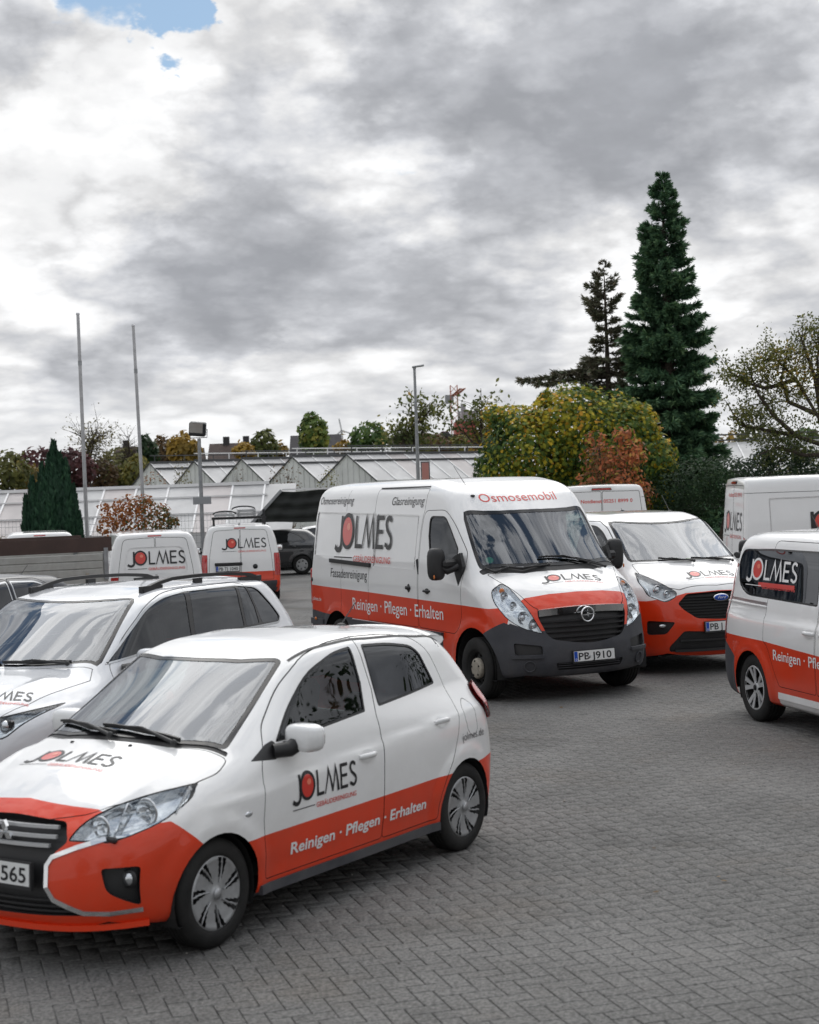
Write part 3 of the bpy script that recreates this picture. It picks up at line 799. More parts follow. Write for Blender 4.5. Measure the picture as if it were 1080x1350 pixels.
def subdivide2d(v, f, L):
    bm = bmesh.new(); vs = [bm.verts.new((p[0], p[1], 0)) for p in v]
    for q in f:
        try: bm.faces.new([vs[i] for i in q])
        except ValueError: pass
    bmesh.ops.triangulate(bm, faces=bm.faces[:])
    for _ in range(5):
        e = [e for e in bm.edges if e.calc_length() > L]
        if not e: break
        bmesh.ops.subdivide_edges(bm, edges=e, cuts=1)
    bmesh.ops.triangulate(bm, faces=bm.faces[:])
    bm.verts.index_update()
    V = np.array([p.co[:2] for p in bm.verts]); Fc = [tuple(x.index for x in q.verts) for q in bm.faces]; bm.free()
    return V, Fc
def put_on(sh, V, kind, sg, o, ang=0., lift=.003):
    """map 2D points onto the body. kind side/hood/front/rear; o = origin (a, b)"""
    c, s = math.cos(ang), math.sin(ang); u = V[:, 0] * c - V[:, 1] * s; v = V[:, 0] * s + V[:, 1] * c
    if kind == 'side': P = sh.on_side(o[0] - sg * u, o[1] + v, sg)
    elif kind == 'hood': P = sh.on_top(o[0] - v, o[1] + u)
    elif kind == 'front': P = sh.on_end(o[0] + u, o[1] + v, 1)
    elif kind == 'rear': P = sh.on_end(o[0] - u, o[1] + v, -1)
    n = sh.grad(P); return P + n * lift, n
def decal(sh, root, name, v, f, mat, kind, sg, o, ang=0., lift=.003, sub=.07, label=None, parent=None):
    V, Fc = subdivide2d(np.asarray(v, float), f, sub)
    P, n = put_on(sh, V, kind, sg, o, ang, lift)
    # face the outside
    a, b, c = (P[list(i)] for i in zip(*Fc)); fn = np.cross(b - a, c - a); d = (fn * n[[q[0] for q in Fc]]).sum(1)
    Fc = [q if d[i] > 0 else q[::-1] for i, q in enumerate(Fc)]
    ob = mesh_obj(name, P, Fc, mat, parent or root, normals=n.tolist())
    if label: ob['label'] = label
    return ob
def put_text(sh, root, body, cap, width, mat, kind, sg, o, ang=0., bold=0., shear=0., sub=.07, lift=.003, label=None):
    v, f = text_fit(body, cap, width, bold, shear)
    if ' ' not in body: return decal(sh, root, 'lettering', v, f, mat, kind, sg, o, ang, lift, sub, label)
    # one object per word: cut the line at its widest gaps
    fx = sorted((min(v[i, 0] for i in q), max(v[i, 0] for i in q), k) for k, q in enumerate(f)); groups, end = [], -9; gaps = []
    for a, b, k in fx:
        if end > -9 and a > end: gaps.append(a - end)
        end = max(end, b)
    cut = sorted(gaps)[-body.count(' ')] * .999; end = -9
    for a, b, k in fx:
        if end == -9 or a - end >= cut: groups.append([])
        groups[-1].append(k); end = max(end, b)
    for gq in groups:
        ids = sorted({i for k in gq for i in f[k]}); mp = {i: j for j, i in enumerate(ids)}
        r = decal(sh, root, 'lettering', v[ids], [tuple(mp[i] for i in f[k]) for k in gq], mat, kind, sg, o, ang, lift, sub, label)
    return r
def put_logo(sh, root, cap, width, kind, sg, o, ang=0., ink='black_ink', sub='red_ink', label=None, subm=True, lift=.003, shear=0.):
    """one object with the whole word mark"""
    Vs, Fs, Ms, Ns = [], [], [], []; mats = [ink, 'red_ink', 'red_spot', sub]; key = {'ink': 0, 'ball': 1, 'spot': 2, 'sub': 3}
    for k, v, f, l in logo2d():
        if k == 'sub' and not subm: continue
        v = np.asarray(v, float); v = np.stack([(v[:, 0] + shear * v[:, 1]) * width / 4.85, v[:, 1] * cap], 1)
        V, Fc = subdivide2d(v, f, .08); P, n = put_on(sh, V, kind, sg, o, ang, lift + .0006 * l)
        a, b, c = (P[list(i)] for i in zip(*Fc)); fn = np.cross(b - a, c - a); d = (fn * n[[q[0] for q in Fc]]).sum(1)
        base = len(Vs); Vs += P.tolist(); Ns += n.tolist()
        Fs += [tuple(i + base for i in (q if d[j] > 0 else q[::-1])) for j, q in enumerate(Fc)]; Ms += [key[k]] * len(Fc)
    ob = mesh_obj('logo', Vs, Fs, mats, root, Ms, normals=Ns)
    if label: ob['label'] = label
    return ob
def plate(root, c, right, up, nrm, txt=None, w=.52, h=.11, label=None, blue=True, txtw=None, t0=None):
    """number plate with a frame; right/up/normal are unit vectors"""
    c, rt, up, n = Vector(c), Vector(right), Vector(up), Vector(nrm)
    b = MB()
    def slab(a0, a1, b0, b1, z0, z1, mid):
        q = [(a0, b0), (a1, b0), (a1, b1), (a0, b1)]; b.prism(q, c + n * z0, rt, up, n * (z1 - z0), mid)
    slab(-w / 2 - .012, w / 2 + .012, -h / 2 - .02, h / 2 + .008, -.02, .0, 1); slab(-w / 2, w / 2, -h / 2, h / 2, .0005, .003, 0)
    if blue: slab(-w / 2 + .003, -w / 2 + .045, -h / 2 + .003, h / 2 - .003, .0035, .0042, 2)
    o = b.build('number_plate', ['plate_white', 'black_plastic', 'plate_blue'], root)
    def lay(v, f, u0, v0, mat, z=.0052):
        P = [c + rt * (u0 + p[0]) + up * (v0 + p[1]) + n * z for p in v]
        q = f[0]; fn = (P[q[1]] - P[q[0]]).cross(P[q[2]] - P[q[0]])
        mesh_obj('lettering', [tuple(p) for p in P], [x if fn.dot(n) > 0 else x[::-1] for x in f], mat, o)
    if txt:
        v, f = text_fit(txt, .078, txtw or (w - .08), .012); lay(v, f, t0 if t0 is not None else -w / 2 + .058, -.039, 'black_ink')
    if blue:
        v, f = text_fit('D', .022, None, .01); lay(v, f, -w / 2 + .016, -h / 2 + .012, 'white_ink')
    if label: o['label'] = label
    return o

# ---------------------------------------------------------------- wheels
def wheel_mesh(style, Rw, wd, rr):
    """outer face towards +y; returns (tyre mesh obj builder, rim builder)"""
    t = MB(); h = wd / 2
    pr = [(rr - .012, h - .03), (rr - .004, h - .006), (rr + .012, h + .002), (rr + (Rw - rr) * .5, h + .006), (Rw - .022, h - .002), (Rw - .008, h - .014), (Rw, h - .03)]
    g = []
    for k in (-1.5, -.5, .5, 1.5):
        y = -k * (wd - .06) / 4; g += [(Rw, y + .006), (Rw - .008, y + .004), (Rw - .008, y - .004), (Rw, y - .006)]
    pr = pr + g + [(Rw, -h + .03), (Rw - .02, -h), (rr + .02, -h), (rr - .01, -h + .03)]
    t.lathe(pr, 56, 'y')
    m = MB()
    m.lathe([(rr - .004, h - .008), (rr - .02, h - .03), (rr - .03, -h + .03), (.05, -h * .2), (.001, -h * .2)], 40, 'y', mid=1)
    m.lathe([(rr * .55, h - .10), (rr * .5, h - .075), (.02, h - .075)], 24, 'y', mid=1)
    def disc(prof, solid, mid=0, nt=120, r0=.0):
        n = len(prof); v = []; f = []
        for (r, y) in prof:
            for k in range(nt):
                a = 2 * math.pi * k / nt; v.append((r * math.cos(a), y, r * math.sin(a)))
        for i in range(n - 1):
            for k in range(nt):
                rm = (prof[i][0] + prof[i + 1][0]) / 2 / rr; am = (k + .5) / nt
                if solid(rm, am): f.append((i * nt + k, i * nt + (k + 1) % nt, (i + 1) * nt + (k + 1) % nt, (i + 1) * nt + k))
        m.add(v, f, mid, True)
    def prof(pts, n=22):
        rs = np.linspace(pts[0][0], pts[-1][0], n); ys = np.interp(rs, [p[0] for p in pts], [p[1] for p in pts]); return [(r * rr, y) for r, y in zip(rs, ys)]
    if style == 'cap':       # plastic cover: broad petals, paired slots
        def solid(r, a):
            q = (a * 7 + (r - .5) * .35) % 1
            if .42 < r < .93:
                w = .045 + .05 * (r - .42)
                return not (abs(q - .38) < w + .015 or abs(q - .62) < w + .015)
            return True
        disc(prof([(0, h + .004), (.13, h + .004), (.16, h - .006), (.35, h - .010), (.8, h - .004), (.93, h + .001), (1.0, h - .008)]), solid)
        for k in range(7):
            a = 2 * math.pi * (k + .5 - .0) / 7
            m.tube([(math.cos(a + (.5 - rq) * .31) * rr * rq, h - .004, math.sin(a + (.5 - rq) * .31) * rr * rq) for rq in (.3, .5, .7, .9)], .004, 6)
        m.lathe([(.0295, h + .004), (.0295, h + .010), (.001, h + .011)], 20, 'y')
    elif style == 'alloy':   # five pairs of slim spokes
        def solid(r, a):
            if r > .93 or r < .24: return True
            q = (a * 5) % 1; d = min(abs(q - .5 - s * (.13 + .07 * (r - .24))) for s in (-1, 1)) / 5 * 2 * math.pi * r
            return d < .062 + .045 * r
        disc(prof([(0, h - .014), (.2, h - .014), (.3, h - .022), (.85, h - .006), (.95, h - .001), (1.0, h - .006)], 26), solid, nt=160)
        disc(prof([(.24, h - .028), (.95, h - .014)], 20), lambda r, a: solid(r, a) and True, nt=160)
        m.lathe([(.028, h - .012), (.026, h - .005), (.001, h - .004)], 18, 'y', mid=1)
    elif style == 'steel':
        m.lathe([(rr - .002, h - .01), (rr - .02, h - .02), (rr - .035, h - .06)], 40, 'y', mid=1)
        def solid(r, a): return not (.62 < r < .80 and (a * 8) % 1 < .42)
        disc(prof([(.3, h - .045), (.42, h - .035), (.55, h - .045), (.86, h - .075)], 16), solid, mid=1)
        m.lathe([(rr * .56, h - .042), (rr * .54, h - .008), (rr * .45, h + .004), (rr * .3, h + .006), (.001, h + .006)], 24, 'y', mid=0)
        for k in range(5):
            a = 2 * math.pi * k / 5; m.ball((math.cos(a) * rr * .4, h + .004, math.sin(a) * rr * .4), .012, 8, 1)
    elif style == 'cap6':
        def solid(r, a): return not (.55 < r < .80 and (a * 6) % 1 < .36)
        disc(prof([(0, h - .0), (.5, h - .006), (.8, h - .002), (1.0, h - .008)], 14), solid, nt=72)
    return t, m
_wm = {}
def add_wheel(root, style, x, y, Rw, wd, rr, rimmats, turn=0.):
    key = (style, Rw, wd, rr)
    sg = 1 if y > 0 else -1
    if key not in _wm:
        t, m = wheel_mesh(style, Rw, wd, rr)
        a = t.build('wheel', ['rubber'], root); b = m.build('hubcap' if style in ('cap', 'steel', 'cap6') else 'rim', rimmats, a); _wm[key] = (a, b)
    else:
        a0, b0 = _wm[key]; a = link(a0.copy(), root); b = link(b0.copy(), a)
    a.location = (x, y, Rw); a.rotation_euler = (0, rng.uniform(0, 6.28), 0 if sg > 0 else math.pi)
    if turn: a.rotation_euler = (0, 0, turn + (0 if sg > 0 else math.pi))
    return a
def wheel_wells(root, sh, Rs, ys):
    b = MB()
    for (wx, wz, wr) in sh.wheels:
        for sg in (-1, 1):
            k = MB(); yo = ys - .012; k.lathe([(wr, yo), (wr + .004, yo - .05), (wr + .004, yo - .33), (.01, yo - .33)], 32, 'y')
            b.add([(p[0] + wx, p[1] * sg, max(p[2] + wz, sh.zb - .02)) for p in k.v], k.f)
    hw = ys - .36
    b.box((0, 0, sh.zb + .06), (sh.L - 1.0, hw * 2, .10)); b.box(((sh.wheels[0][0] + sh.wheels[1][0]) / 2, 0, sh.zb + .05), (sh.wheels[0][0] - sh.wheels[1][0] - 2 * sh.wheels[0][2] - .02, ys * 2 - .16, .08))
    b.box((sh.wheels[0][0] - .02, 0, .26), (.07, ys * 2 - .3, .06)); b.box((sh.wheels[1][0], 0, .28), (.09, ys * 2 - .3, .08))
    b.tube([(-.4, .25, sh.zb - .01), (sh.wheels[1][0] - .3, .28, sh.zb + .0)], .03, 8)
    return b.build('underbody', ['under'], root)
def arch_poly(wx, wz, wr, n=30, low=-.5, a0=0):
    return [(wx + wr * math.cos(R(t)), wz + wr * math.sin(R(t))) for t in np.linspace(-60, 240, n)] + [(wx - wr * .5, low), (wx + wr * .5, low)]

def seat(b, x, y, w=.48, zs=.52, hb=.62, lean=.2, mid=0):
    b.box((x, y, zs - .06), (.50, w, .16), mid, bev=.05)
    b.box((x - .27 - hb * lean * .5, y, zs + hb / 2), (.13, w, hb), mid, rot=(0, -lean, 0), bev=.05)
    b.box((x - .32 - hb * lean, y, zs + hb + .10), (.10, .26, .17), mid, rot=(0, -lean, 0), bev=.045)
def interior(root, dash_x, dash_z, w, seats, wheel_y, rear=None, zs=.52, hb=.62, floor=None, dz=.35):
    b = MB()
    for (x, y) in seats: seat(b, x, y, zs=zs, hb=hb)
    b.build('seats', ['seat_cloth'], root)
    d = MB(); d.box((dash_x, 0, dash_z - dz / 2), (.42, w, dz), bev=.08)
    d.box((dash_x - .24, wheel_y, dash_z - .06), (.2, .34, .12), bev=.04)
    d.build('dashboard', ['dash_plastic'], root)
    s = MB(); c = Vector((dash_x - .36, wheel_y, dash_z - .04)); n = Vector((-.86, 0, .5)).normalized(); u = Vector((0, 1, 0)); v = n.cross(u)
    s.tube([c + (u * math.cos(a) + v * math.sin(a)) * .185 for a in np.linspace(0, 2 * math.pi, 25)], .015, 8, cap=False)
    for a in (0, math.pi, -math.pi / 2): s.tube([c, c + (u * math.cos(a) + v * math.sin(a)) * .18], .014, 6)
    s.ball(tuple(c), .06, 10, sz=.8)
    s.build('steering_wheel', ['black_plastic'], root)
def wiper(root, sh, pts, w=.018):
    """pts on the screen (x, y) from pivot to tip"""
    P = np.array(pts); n = 7; q = np.stack([np.interp(np.linspace(0, len(P) - 1, n), range(len(P)), P[:, i]) for i in (0, 1)], 1)
    S = sh.on_top(q[:, 0], q[:, 1]); nn = sh.grad(S); b = MB()
    b.strip([tuple(a + m * .022) for a, m in zip(S, nn)], w, .014); b.strip([tuple(a + m * .009) for a, m in zip(S, nn)], .007, .012)
    i = n // 2
    b.tube([tuple(S[0] + nn[0] * .02 + np.array([.05, 0, -.01])), tuple(S[i] + nn[i] * .04), tuple(S[i + 1] + nn[i + 1] * .026)], [.012, .008, .006], 6)
    b.ball(tuple(S[0] + nn[0] * .02 + np.array([.05, 0, -.01])), .02, 8)
    return b.build('wiper', ['black_plastic'], root)
def handle(root, sh, x, z, sg, mat, ln=.17, h=.034, d=.035, cup=True):
    b = MB(); mat = 'white_trim' if mat == 'white_paint' else mat
    xs = np.linspace(-ln / 2, ln / 2, 9); P = sh.on_side(x + xs, np.full(9, z), sg); n = sh.grad(P)
    lift = np.array([.004, .018, .028, .031, .032, .031, .028, .018, .004]) * d / .035
    Q = P + n * lift[:, None]
    v = []; hh = [.7, .95, 1, 1, 1, 1, 1, .95, .7]
    for i in range(9):
        for (a, o) in ((-.5, -.010), (-.42, .004), (.0, .009), (.42, .004), (.5, -.010)):
            v.append(tuple(Q[i] + np.array([0, 0, a * h * hh[i]]) + n[i] * o))
    f = [(i * 5 + k, i * 5 + k + 1, i * 5 + k + 6, i * 5 + k + 5) for i in range(8) for k in range(4)] + [(i * 5, (i + 1) * 5, (i + 1) * 5 + 4, i * 5 + 4) for i in range(8)]
    b.add(v, f, 0, True); b.add(v[:5], [(0, 1, 2, 3, 4)]); b.add(v[-5:], [(4, 3, 2, 1, 0)])
    if cup:
        t = np.linspace(0, 2 * math.pi, 17)[:-1]; C = sh.on_side(x + np.cos(t) * ln * .36, z - .004 + np.sin(t) * h * 1.15, sg); cn = sh.grad(C)
        b.add((C + cn * .0015).tolist(), [tuple(range(16))], 1)
    return b.build('door_handle', [mat, 'seam' if cup == 'dark' else mat], root)
def mirror(root, c, size, mat, sg, arm_to, arm_mat='black_plastic', e=.55, tilt=.12):
    mat = 'white_trim' if mat == 'white_paint' else mat
    b = MB(); b.ball((0, 0, 0), 1, 20, 0, size[0] / 2, size[1] / 2, size[2] / 2, e)
    o = MB(); M = Euler((0, 0, -tilt * sg)).to_matrix()
    o.add([tuple(M @ Vector((p[0] if p[0] > 0 else p[0] * .75, p[1], p[2]))) for p in b.v], b.f, 0, True)
    o.v = [(p[0] + c[0], p[1] + c[1] * 1, p[2] + c[2]) for p in o.v]
    ob = o.build('wing_mirror', [mat], root)
    a = MB(); a.tube([c[:3], ((c[0] + arm_to[0]) / 2, (c[1] + arm_to[1]) / 2, arm_to[2] * .5 + (c[2] - size[2] * .35) * .5), arm_to], [.05, .045, .04], 8)
    a.build('mirror_arm', [arm_mat], ob)
    g = MB(); g.ball((c[0] - size[0] * .36, c[1], c[2]), 1, 16, 0, .012, size[1] * .40, size[2] * .40, .5); g.build('mirror_glass', ['chrome'], ob)
    return ob
def antenna(root, p, ln=.3, lean=(-.5, 0, .85)):
    b = MB(); p = Vector(p); d = Vector(lean).normalized(); b.ball(tuple(p), .028, 10, sz=.6, sx=1.4); b.tube([p, p + d * ln], [.005, .003], 6)
    return b.build('antenna', ['black_plastic'], root)
def surf_bar(b, sh, ys, z, w, h, mid=0, off=0., end=1):
    """horizontal bar following the front or the tail"""
    ys = np.linspace(ys[0], ys[1], 15); zz = np.full(15, z) if not hasattr(z, '__len__') else np.interp(ys, *z)
    P = sh.on_end(ys, zz, end); n = sh.grad(P); b.strip([tuple(p - q * off) for p, q in zip(P, n)], w, h, mid)
def side_bar(b, sh, xs, z, w, h, sg, mid=0, off=0., n=21):
    xs = np.linspace(xs[0], xs[1], n); zz = np.full(n, z) if not hasattr(z, '__len__') else np.interp(xs, *z)
    P = sh.on_side(xs, zz, sg); nn = sh.grad(P); b.strip([tuple(p - q * off) for p, q in zip(P, nn)], w, h, mid)
def outline_bar(b, sh, kind, poly, w, h, mid=0, lift=.0, sg=1, close=True):
    """ribbon along a line on the body"""
    V = []
    for i in range(len(poly) - (0 if close else 1)):
        a, c = np.array(poly[i][:2]), np.array(poly[(i + 1) % len(poly)][:2]); m = max(1, int(np.hypot(*(c - a)) / .06))
        for k in range(m): V.append(a + (c - a) * k / m)
    if not close: V.append(np.array(poly[-1][:2]))
    V = np.array(V)
    P = sh.on_side(V[:, 0], V[:, 1], sg) if kind == 'side' else (sh.on_end(V[:, 0], V[:, 1], sg) if kind == 'end' else sh.on_top(V[:, 0], V[:, 1]))
    n = sh.grad(P); Q = P + n * lift
    if close: Q = np.vstack([Q, Q[:1]]); n = np.vstack([n, n[:1]])
    v = []; m = len(Q)
    for i in range(m):
        d = Q[min(i + 1, m - 1)] - Q[max(i - 1, 0)]; d /= max(np.linalg.norm(d), 1e-9); x = np.cross(d, n[i]); 
        v += [tuple(Q[i] - x * w / 2 - n[i] * h), tuple(Q[i] - x * w / 2), tuple(Q[i] + x * w / 2), tuple(Q[i] + x * w / 2 - n[i] * h)]
    f = [(i * 4 + k, i * 4 + k + 1, i * 4 + 5 + k, i * 4 + 4 + k) for i in range(m - 1) for k in range(3)]
    b.add(v, f, mid)
# ---------------------------------------------------------------- white and red hatchback, nearest
def make_hatch(loc, yaw):
    sh = SH['hatch']
    root = empty('parked_hatchback', loc, yaw, 'small white and red hatchback nearest the camera, nose cut off by the left edge', 'car', 'cars and vans in red and white company livery')
    side = (1, -1)
    fw = rp([(.585, .985, .02), (.40, 1.145, .1), (.13, 1.315, .12), (-.20, 1.40, .1), (-.385, 1.413, .02), (-.36, 1.20, .0), (-.30, 1.035, .015), (.12, 1.005, .0)], .03)
    tri = rp([(.80, .915), (.66, .985), (.60, 1.0), (.575, .97), (.50, .985), (.53, .925), (.62, .90)], .01)
    rw = rp([(-.50, 1.412, .03), (-.80, 1.395, .1), (-1.05, 1.355, .12), (-1.13, 1.30, .08), (-1.185, 1.095, .025), (-.84, 1.068, .0), (-.45, 1.045, .02)], .03)
    fd = rp([(.755, .27, .03), (.775, .60, .0), (.745, .88, .05), (.62, 1.075, .05), (.38, 1.262, .1), (.10, 1.405, .12), (-.20, 1.455, .1), (-.465, 1.462, .0), (-.445, 1.15, .0), (-.395, 1.0, 0), (-.37, .70, 0), (-.365, .27, .03)], .05)
    rd = rp([(-.362, .27, .03), (-.367, .70, 0), (-.392, 1.0, 0), (-.442, 1.15, 0), (-.462, 1.463, 0), (-.85, 1.445, .1), (-1.12, 1.40, .12), (-1.25, 1.30, .1), (-1.30, 1.08, .1), (-1.275, .86, .1), (-1.19, .68, .1), (-1.06, .52, .08), (-.985, .40, .05), (-.97, .27, .03)], .05)
    band = [(2.1, .70), (1.43, .715), (1.255, .565), (1.12, .512), (-1.14, .535), (-1.5, .56), (-2.1, .60), (-2.1, 0), (2.1, 0)]
    ws = rp([(.98, .665, .05), (.60, .665, .1), (.40, .62, .06), (.165, .555, .03), (.255, .0, .5), (.165, -.555, .03), (.40, -.62, .06), (.60, -.665, .1), (.98, -.665, .05), (1.09, 0, .6)], .05, 4)
    ws = rp([(.885, .675, .04), (.205, .555, .05), (.285, .30, .0), (.315, .0, .3), (.285, -.30, 0), (.205, -.555, .05), (.885, -.675, .04), (.985, -.40, .0), (1.02, 0, .3), (.985, .40, 0)], .05, 5)
    cowl = rp([(.88, .69, .01), (.985, .40, 0), (1.02, 0, .3), (.985, -.40, 0), (.88, -.69, .01), (.91, -.70, .01), (1.03, -.40, 0), (1.062, 0, .3), (1.03, .40, 0), (.91, .70, .01)], .01)
    hood = rp([(1.06, 0, .3), (1.025, .42, .1), (.915, .715, .03), (1.02, .745, .06), (1.28, .73, .05), (1.50, .60, .2), (1.66, .45, .1), (1.76, .22, .1), (1.80, 0, .3), (1.76, -.22, .1), (1.66, -.45, .1), (1.50, -.60, .2), (1.28, -.73, .05), (1.02, -.745, .06), (.915, -.715, .03), (1.025, -.42, .1)], .05)
    hl = lambda s: rp([(s * .395, .650, .02), (s * .43, .735, .05), (s * .52, .80, .1), (s * .62, .842, .1), (s * .735, .868, .012), (s * .775, .80, .03), (s * .752, .715, .05), (s * .66, .662, .03), (s * .585, .638, .02), (s * .55, .650, .0)], .02)
    gr = rp([(-.40, .648, .02), (-.345, .735, .03), (0, .755, .1), (.345, .735, .03), (.40, .648, .02), (.32, .575, .04), (.325, .40, .05), (.52, .292, .03), (0, .285, 0), (-.52, .292, .03), (-.325, .40, .05), (-.32, .575, .04)], .02)
    fog = lambda s: rp([(s * .575, .522, .02), (s * .715, .522, .02), (s * .70, .320, .02), (s * .60, .405, .03)], .02)
    hatch = rp([(-.60, .60), (.60, .60), (.68, .86), (.66, 1.15), (.54, 1.37), (-.54, 1.37), (-.66, 1.15), (-.68, .86)], .07)
    rg = [
        Region('windshield', ws, 'z', 'windshield', rim=.030, rimmat='gloss_black', rimrec=.002, rec=.003, thr=.3),
        Region('cowl', cowl, 'z', 'black_plastic', rec=.006, thr=.2),
        Region('side_window', fw, 'y', 'side_glass', side, rim=.014, rimmat='black_plastic', rimrec=.002, rec=.006),
        Region('side_window', rw, 'y', 'tint_glass', side, rim=.014, rimmat='black_plastic', rimrec=.002, rec=.006),
        Region('mirror_base', tri, 'y', 'black_plastic', side, rec=.0),
        Region('headlight', hl(1), 'x', 'lamp_silver', (1,), rim=.007, rimmat='gloss_black', rimrec=.004, rec=.05, lens=True, thr=.1),
        Region('headlight', hl(-1), 'x', 'lamp_silver', (1,), rim=.007, rimmat='gloss_black', rimrec=.004, rec=.05, lens=True, thr=.1),
        Region('grille', gr, 'x', 'black_plastic', (1,), rec=.05, thr=.1),
        Region('fog_lamp_recess', fog(1), 'x', 'black_plastic', (1,), rec=.04, thr=.1),
        Region('fog_lamp_recess', fog(-1), 'x', 'black_plastic', (1,), rec=.04, thr=.1),
        Region('bonnet', hood, 'z', None, (1,), rim=.005, seam=True, rec=0, thr=.15),
        Region('door', fd, 'y', None, side, rim=.005, seam=True, label='front door, white over red'),
        Region('door', rd, 'y', None, side, rim=.005, seam=True, label='rear door, white over red'),
        Region(None, rp([(-1.335, .92), (-1.36, .77), (-1.43, .715), (-1.50, .76), (-1.49, .93), (-1.42, .985)], .06), 'y', None, (1,), rim=.004, rimrec=.003, rec=0),
        Region('tail_lamp', rp([(-1.60, 1.03, .03), (-1.575, .975, .03), (-1.59, .91, .03), (-1.66, .845, .03), (-1.745, .79, .03), (-1.86, .755, .02), (-1.93, .80, .02), (-1.86, .96, .03), (-1.72, 1.05, .03)], .03), 'y', 'red_lamp', side, rim=.006, rimmat='seam', rec=-.030, rimrec=-.004, thr=.02),
        Region('rear_window', rp([(-.54, 1.12), (.54, 1.12), (.48, 1.33), (-.48, 1.33)], .06), 'x', 'tint_glass', (-1,), rim=.02, rimmat='gloss_black', rec=.002, thr=.2),
        Region('tailgate', hatch, 'x', None, (-1,), rim=.006, seam=True, thr=.2),
    ]
    paints = [('red_paint', band, 'y', side, .30),
              ('red_paint', [(-.9, 0), (.9, 0), (.9, .55), (.80, .66), (.765, .735), (.70, .76), (.585, .79), (.47, .785), (.0, .815), (-.47, .785), (-.585, .79), (-.70, .76), (-.765, .735), (-.8, .66), (-.9, .55)], 'x', (1,), .5),
              ('red_paint', [(-.9, 0), (.9, 0), (.9, .58), (-.9, .58)], 'x', (-1,), .5),
              ('bumper_plastic', [(.85, .10), (.85, .215), (-1.05, .222), (-1.05, .10)], 'y', side, -.9)]
    drop = [(arch_poly(*w), side) for w in sh.wheels]
    M = build_body(sh, rg, root, .036, 'white_paint', paints, drop=drop)
    wheel_wells(root, sh, None, .80)
    for x in (1.135, -1.315):
        for y in (.715, -.715): add_wheel(root, 'cap', x, y, .285, .165, .195, ['hubcap', 'black_plastic'])
    # roof channels, sills
    for sg in side:
        b = MB(); outline_bar(b, sh, 'top', [(.19, sg * .575), (-.1, sg * .565), (-.6, sg * .555), (-1.2, sg * .53), (-1.5, sg * .50)], .016, .004, 0, .004, close=False); b.build('roof_moulding', ['black_plastic'], root)
        b = MB(); side_bar(b, sh, (.80, -.99), .226, .035, .05, sg, off=-.004); b.build('sill', ['bumper_plastic'], root)
    # lamps inside the headlights
    for sg in side:
        hlo = [c for c in root.children if c.name.startswith('headlight')][0 if sg > 0 else 1]
        b = MB()
        for (y, z, r) in ((.665, .765, .066), (.525, .712, .050)):
            p = sh.on_end([sg * y], [z])[0] + np.array([-.040, 0, 0])
            b.lathe([(r, .028), (r * .92, .012), (r * .72, -.004), (r * .4, -.014), (.008, -.016)], 24, 'x', tuple(p), 1); b.ball((p[0] + .0, p[1], p[2]), r * .26, 10, 0, 1.6)
            b.lathe([(r + .006, .020), (r + .001, .030), (r - .002, .020)], 24, 'x', tuple(p), 0)
        for y0, z0, y1, z1, w_ in ((.575, .80, .60, .655, .012), (.735, .845, .765, .735, .010)):
            q = sh.on_end([sg * y0, sg * y1], [z0, z1]) + np.array([-.018, 0, 0]); b.strip([tuple(q[0]), tuple(q[1])], w_, .03, 1, up=(1, 0, 0))
        outline_bar(b, sh, 'end', [(sg * .775, .80), (sg * .76, .735), (sg * .66, .675), (sg * .61, .668)], .014, .02, 1, -.006, close=False)
        outline_bar(b, sh, 'end', [(sg * .44, .735), (sg * .53, .797), (sg * .63, .838)], .012, .02, 1, -.006, close=False)
        p = sh.on_end([sg * .585], [.655])[0]; b.box(tuple(p + np.array([-.010, 0, 0])), (.03, .10, .030), 3, bev=.01)
        b.build('lamp_bowl', ['lamp_silver', 'chrome', 'lamp_silver', 'black_plastic'], hlo)
    # grille bars, badge, bright trim, lower blades
    g = M[('grille', 1)]
    for z, w in ((.715, .31), (.672, .325), (.630, .30)):
        b = MB(); surf_bar(b, sh, (-w, w), z, .02, .017, off=.010); b.build('grille_bar', ['alloy'], g)
    for z, w in ((.365, .36), (.335, .42), (.308, .48)):
        b = MB(); surf_bar(b, sh, (-w, w), z, .02, .010, off=.02); b.build('grille_bar', ['black_plastic'], g)
    b = MB()
    for a in (90, 210, 330):
        d = Vector((math.cos(R(a)), math.sin(R(a)))); n = Vector((-d.y, d.x)); s = .055
        q = [(0, 0), tuple(d * s * .5 + n * s * .29), tuple(d * s), tuple(d * s * .5 - n * s * .29)]
        b.prism(q, (sh.on_end([0], [.675])[0][0] - .005, 0, .672), (0, 1.15, 0), (0, 0, 1.15), (.02, 0, 0))
    b.build('badge', ['chrome'], g)
    for sg in side:
        b = MB(); outline_bar(b, sh, 'end', [(sg * .575, .662), (sg * .46, .625), (sg * .335, .575), (sg * .312, .535), (sg * .318, .43), (sg * .36, .37), (sg * .50, .305), (sg * .60, .296), (sg * .70, .300)], .024, .02, 0, .006, close=False)
        b.build('bumper_trim', ['chrome'], root)
        fr = [c for c in root.children if c.name.startswith('fog_lamp_recess')][0 if sg > 0 else 1]
        p = sh.on_end([sg * .655], [.458])[0]; b = MB(); b.lathe([(.036, .01), (.034, .024), (.001, .03)], 18, 'x', (p[0] - .055, p[1], p[2]), 0); b.lathe([(.050, .0), (.046, .016), (.036, .012)], 18, 'x', (p[0] - .055, p[1], p[2]), 1)
        b.build('fog_lamp', ['lamp_silver', 'black_plastic'], fr)
    b = MB(); ys = np.linspace(-.70, .70, 21); P = sh.on_end(ys, np.full(21, .238)); n = sh.grad(P)
    b.strip([tuple(p + np.array([.002, 0, -.012])) for p in P], .03, .028); b.build('front_lip', ['red_trim'], root)
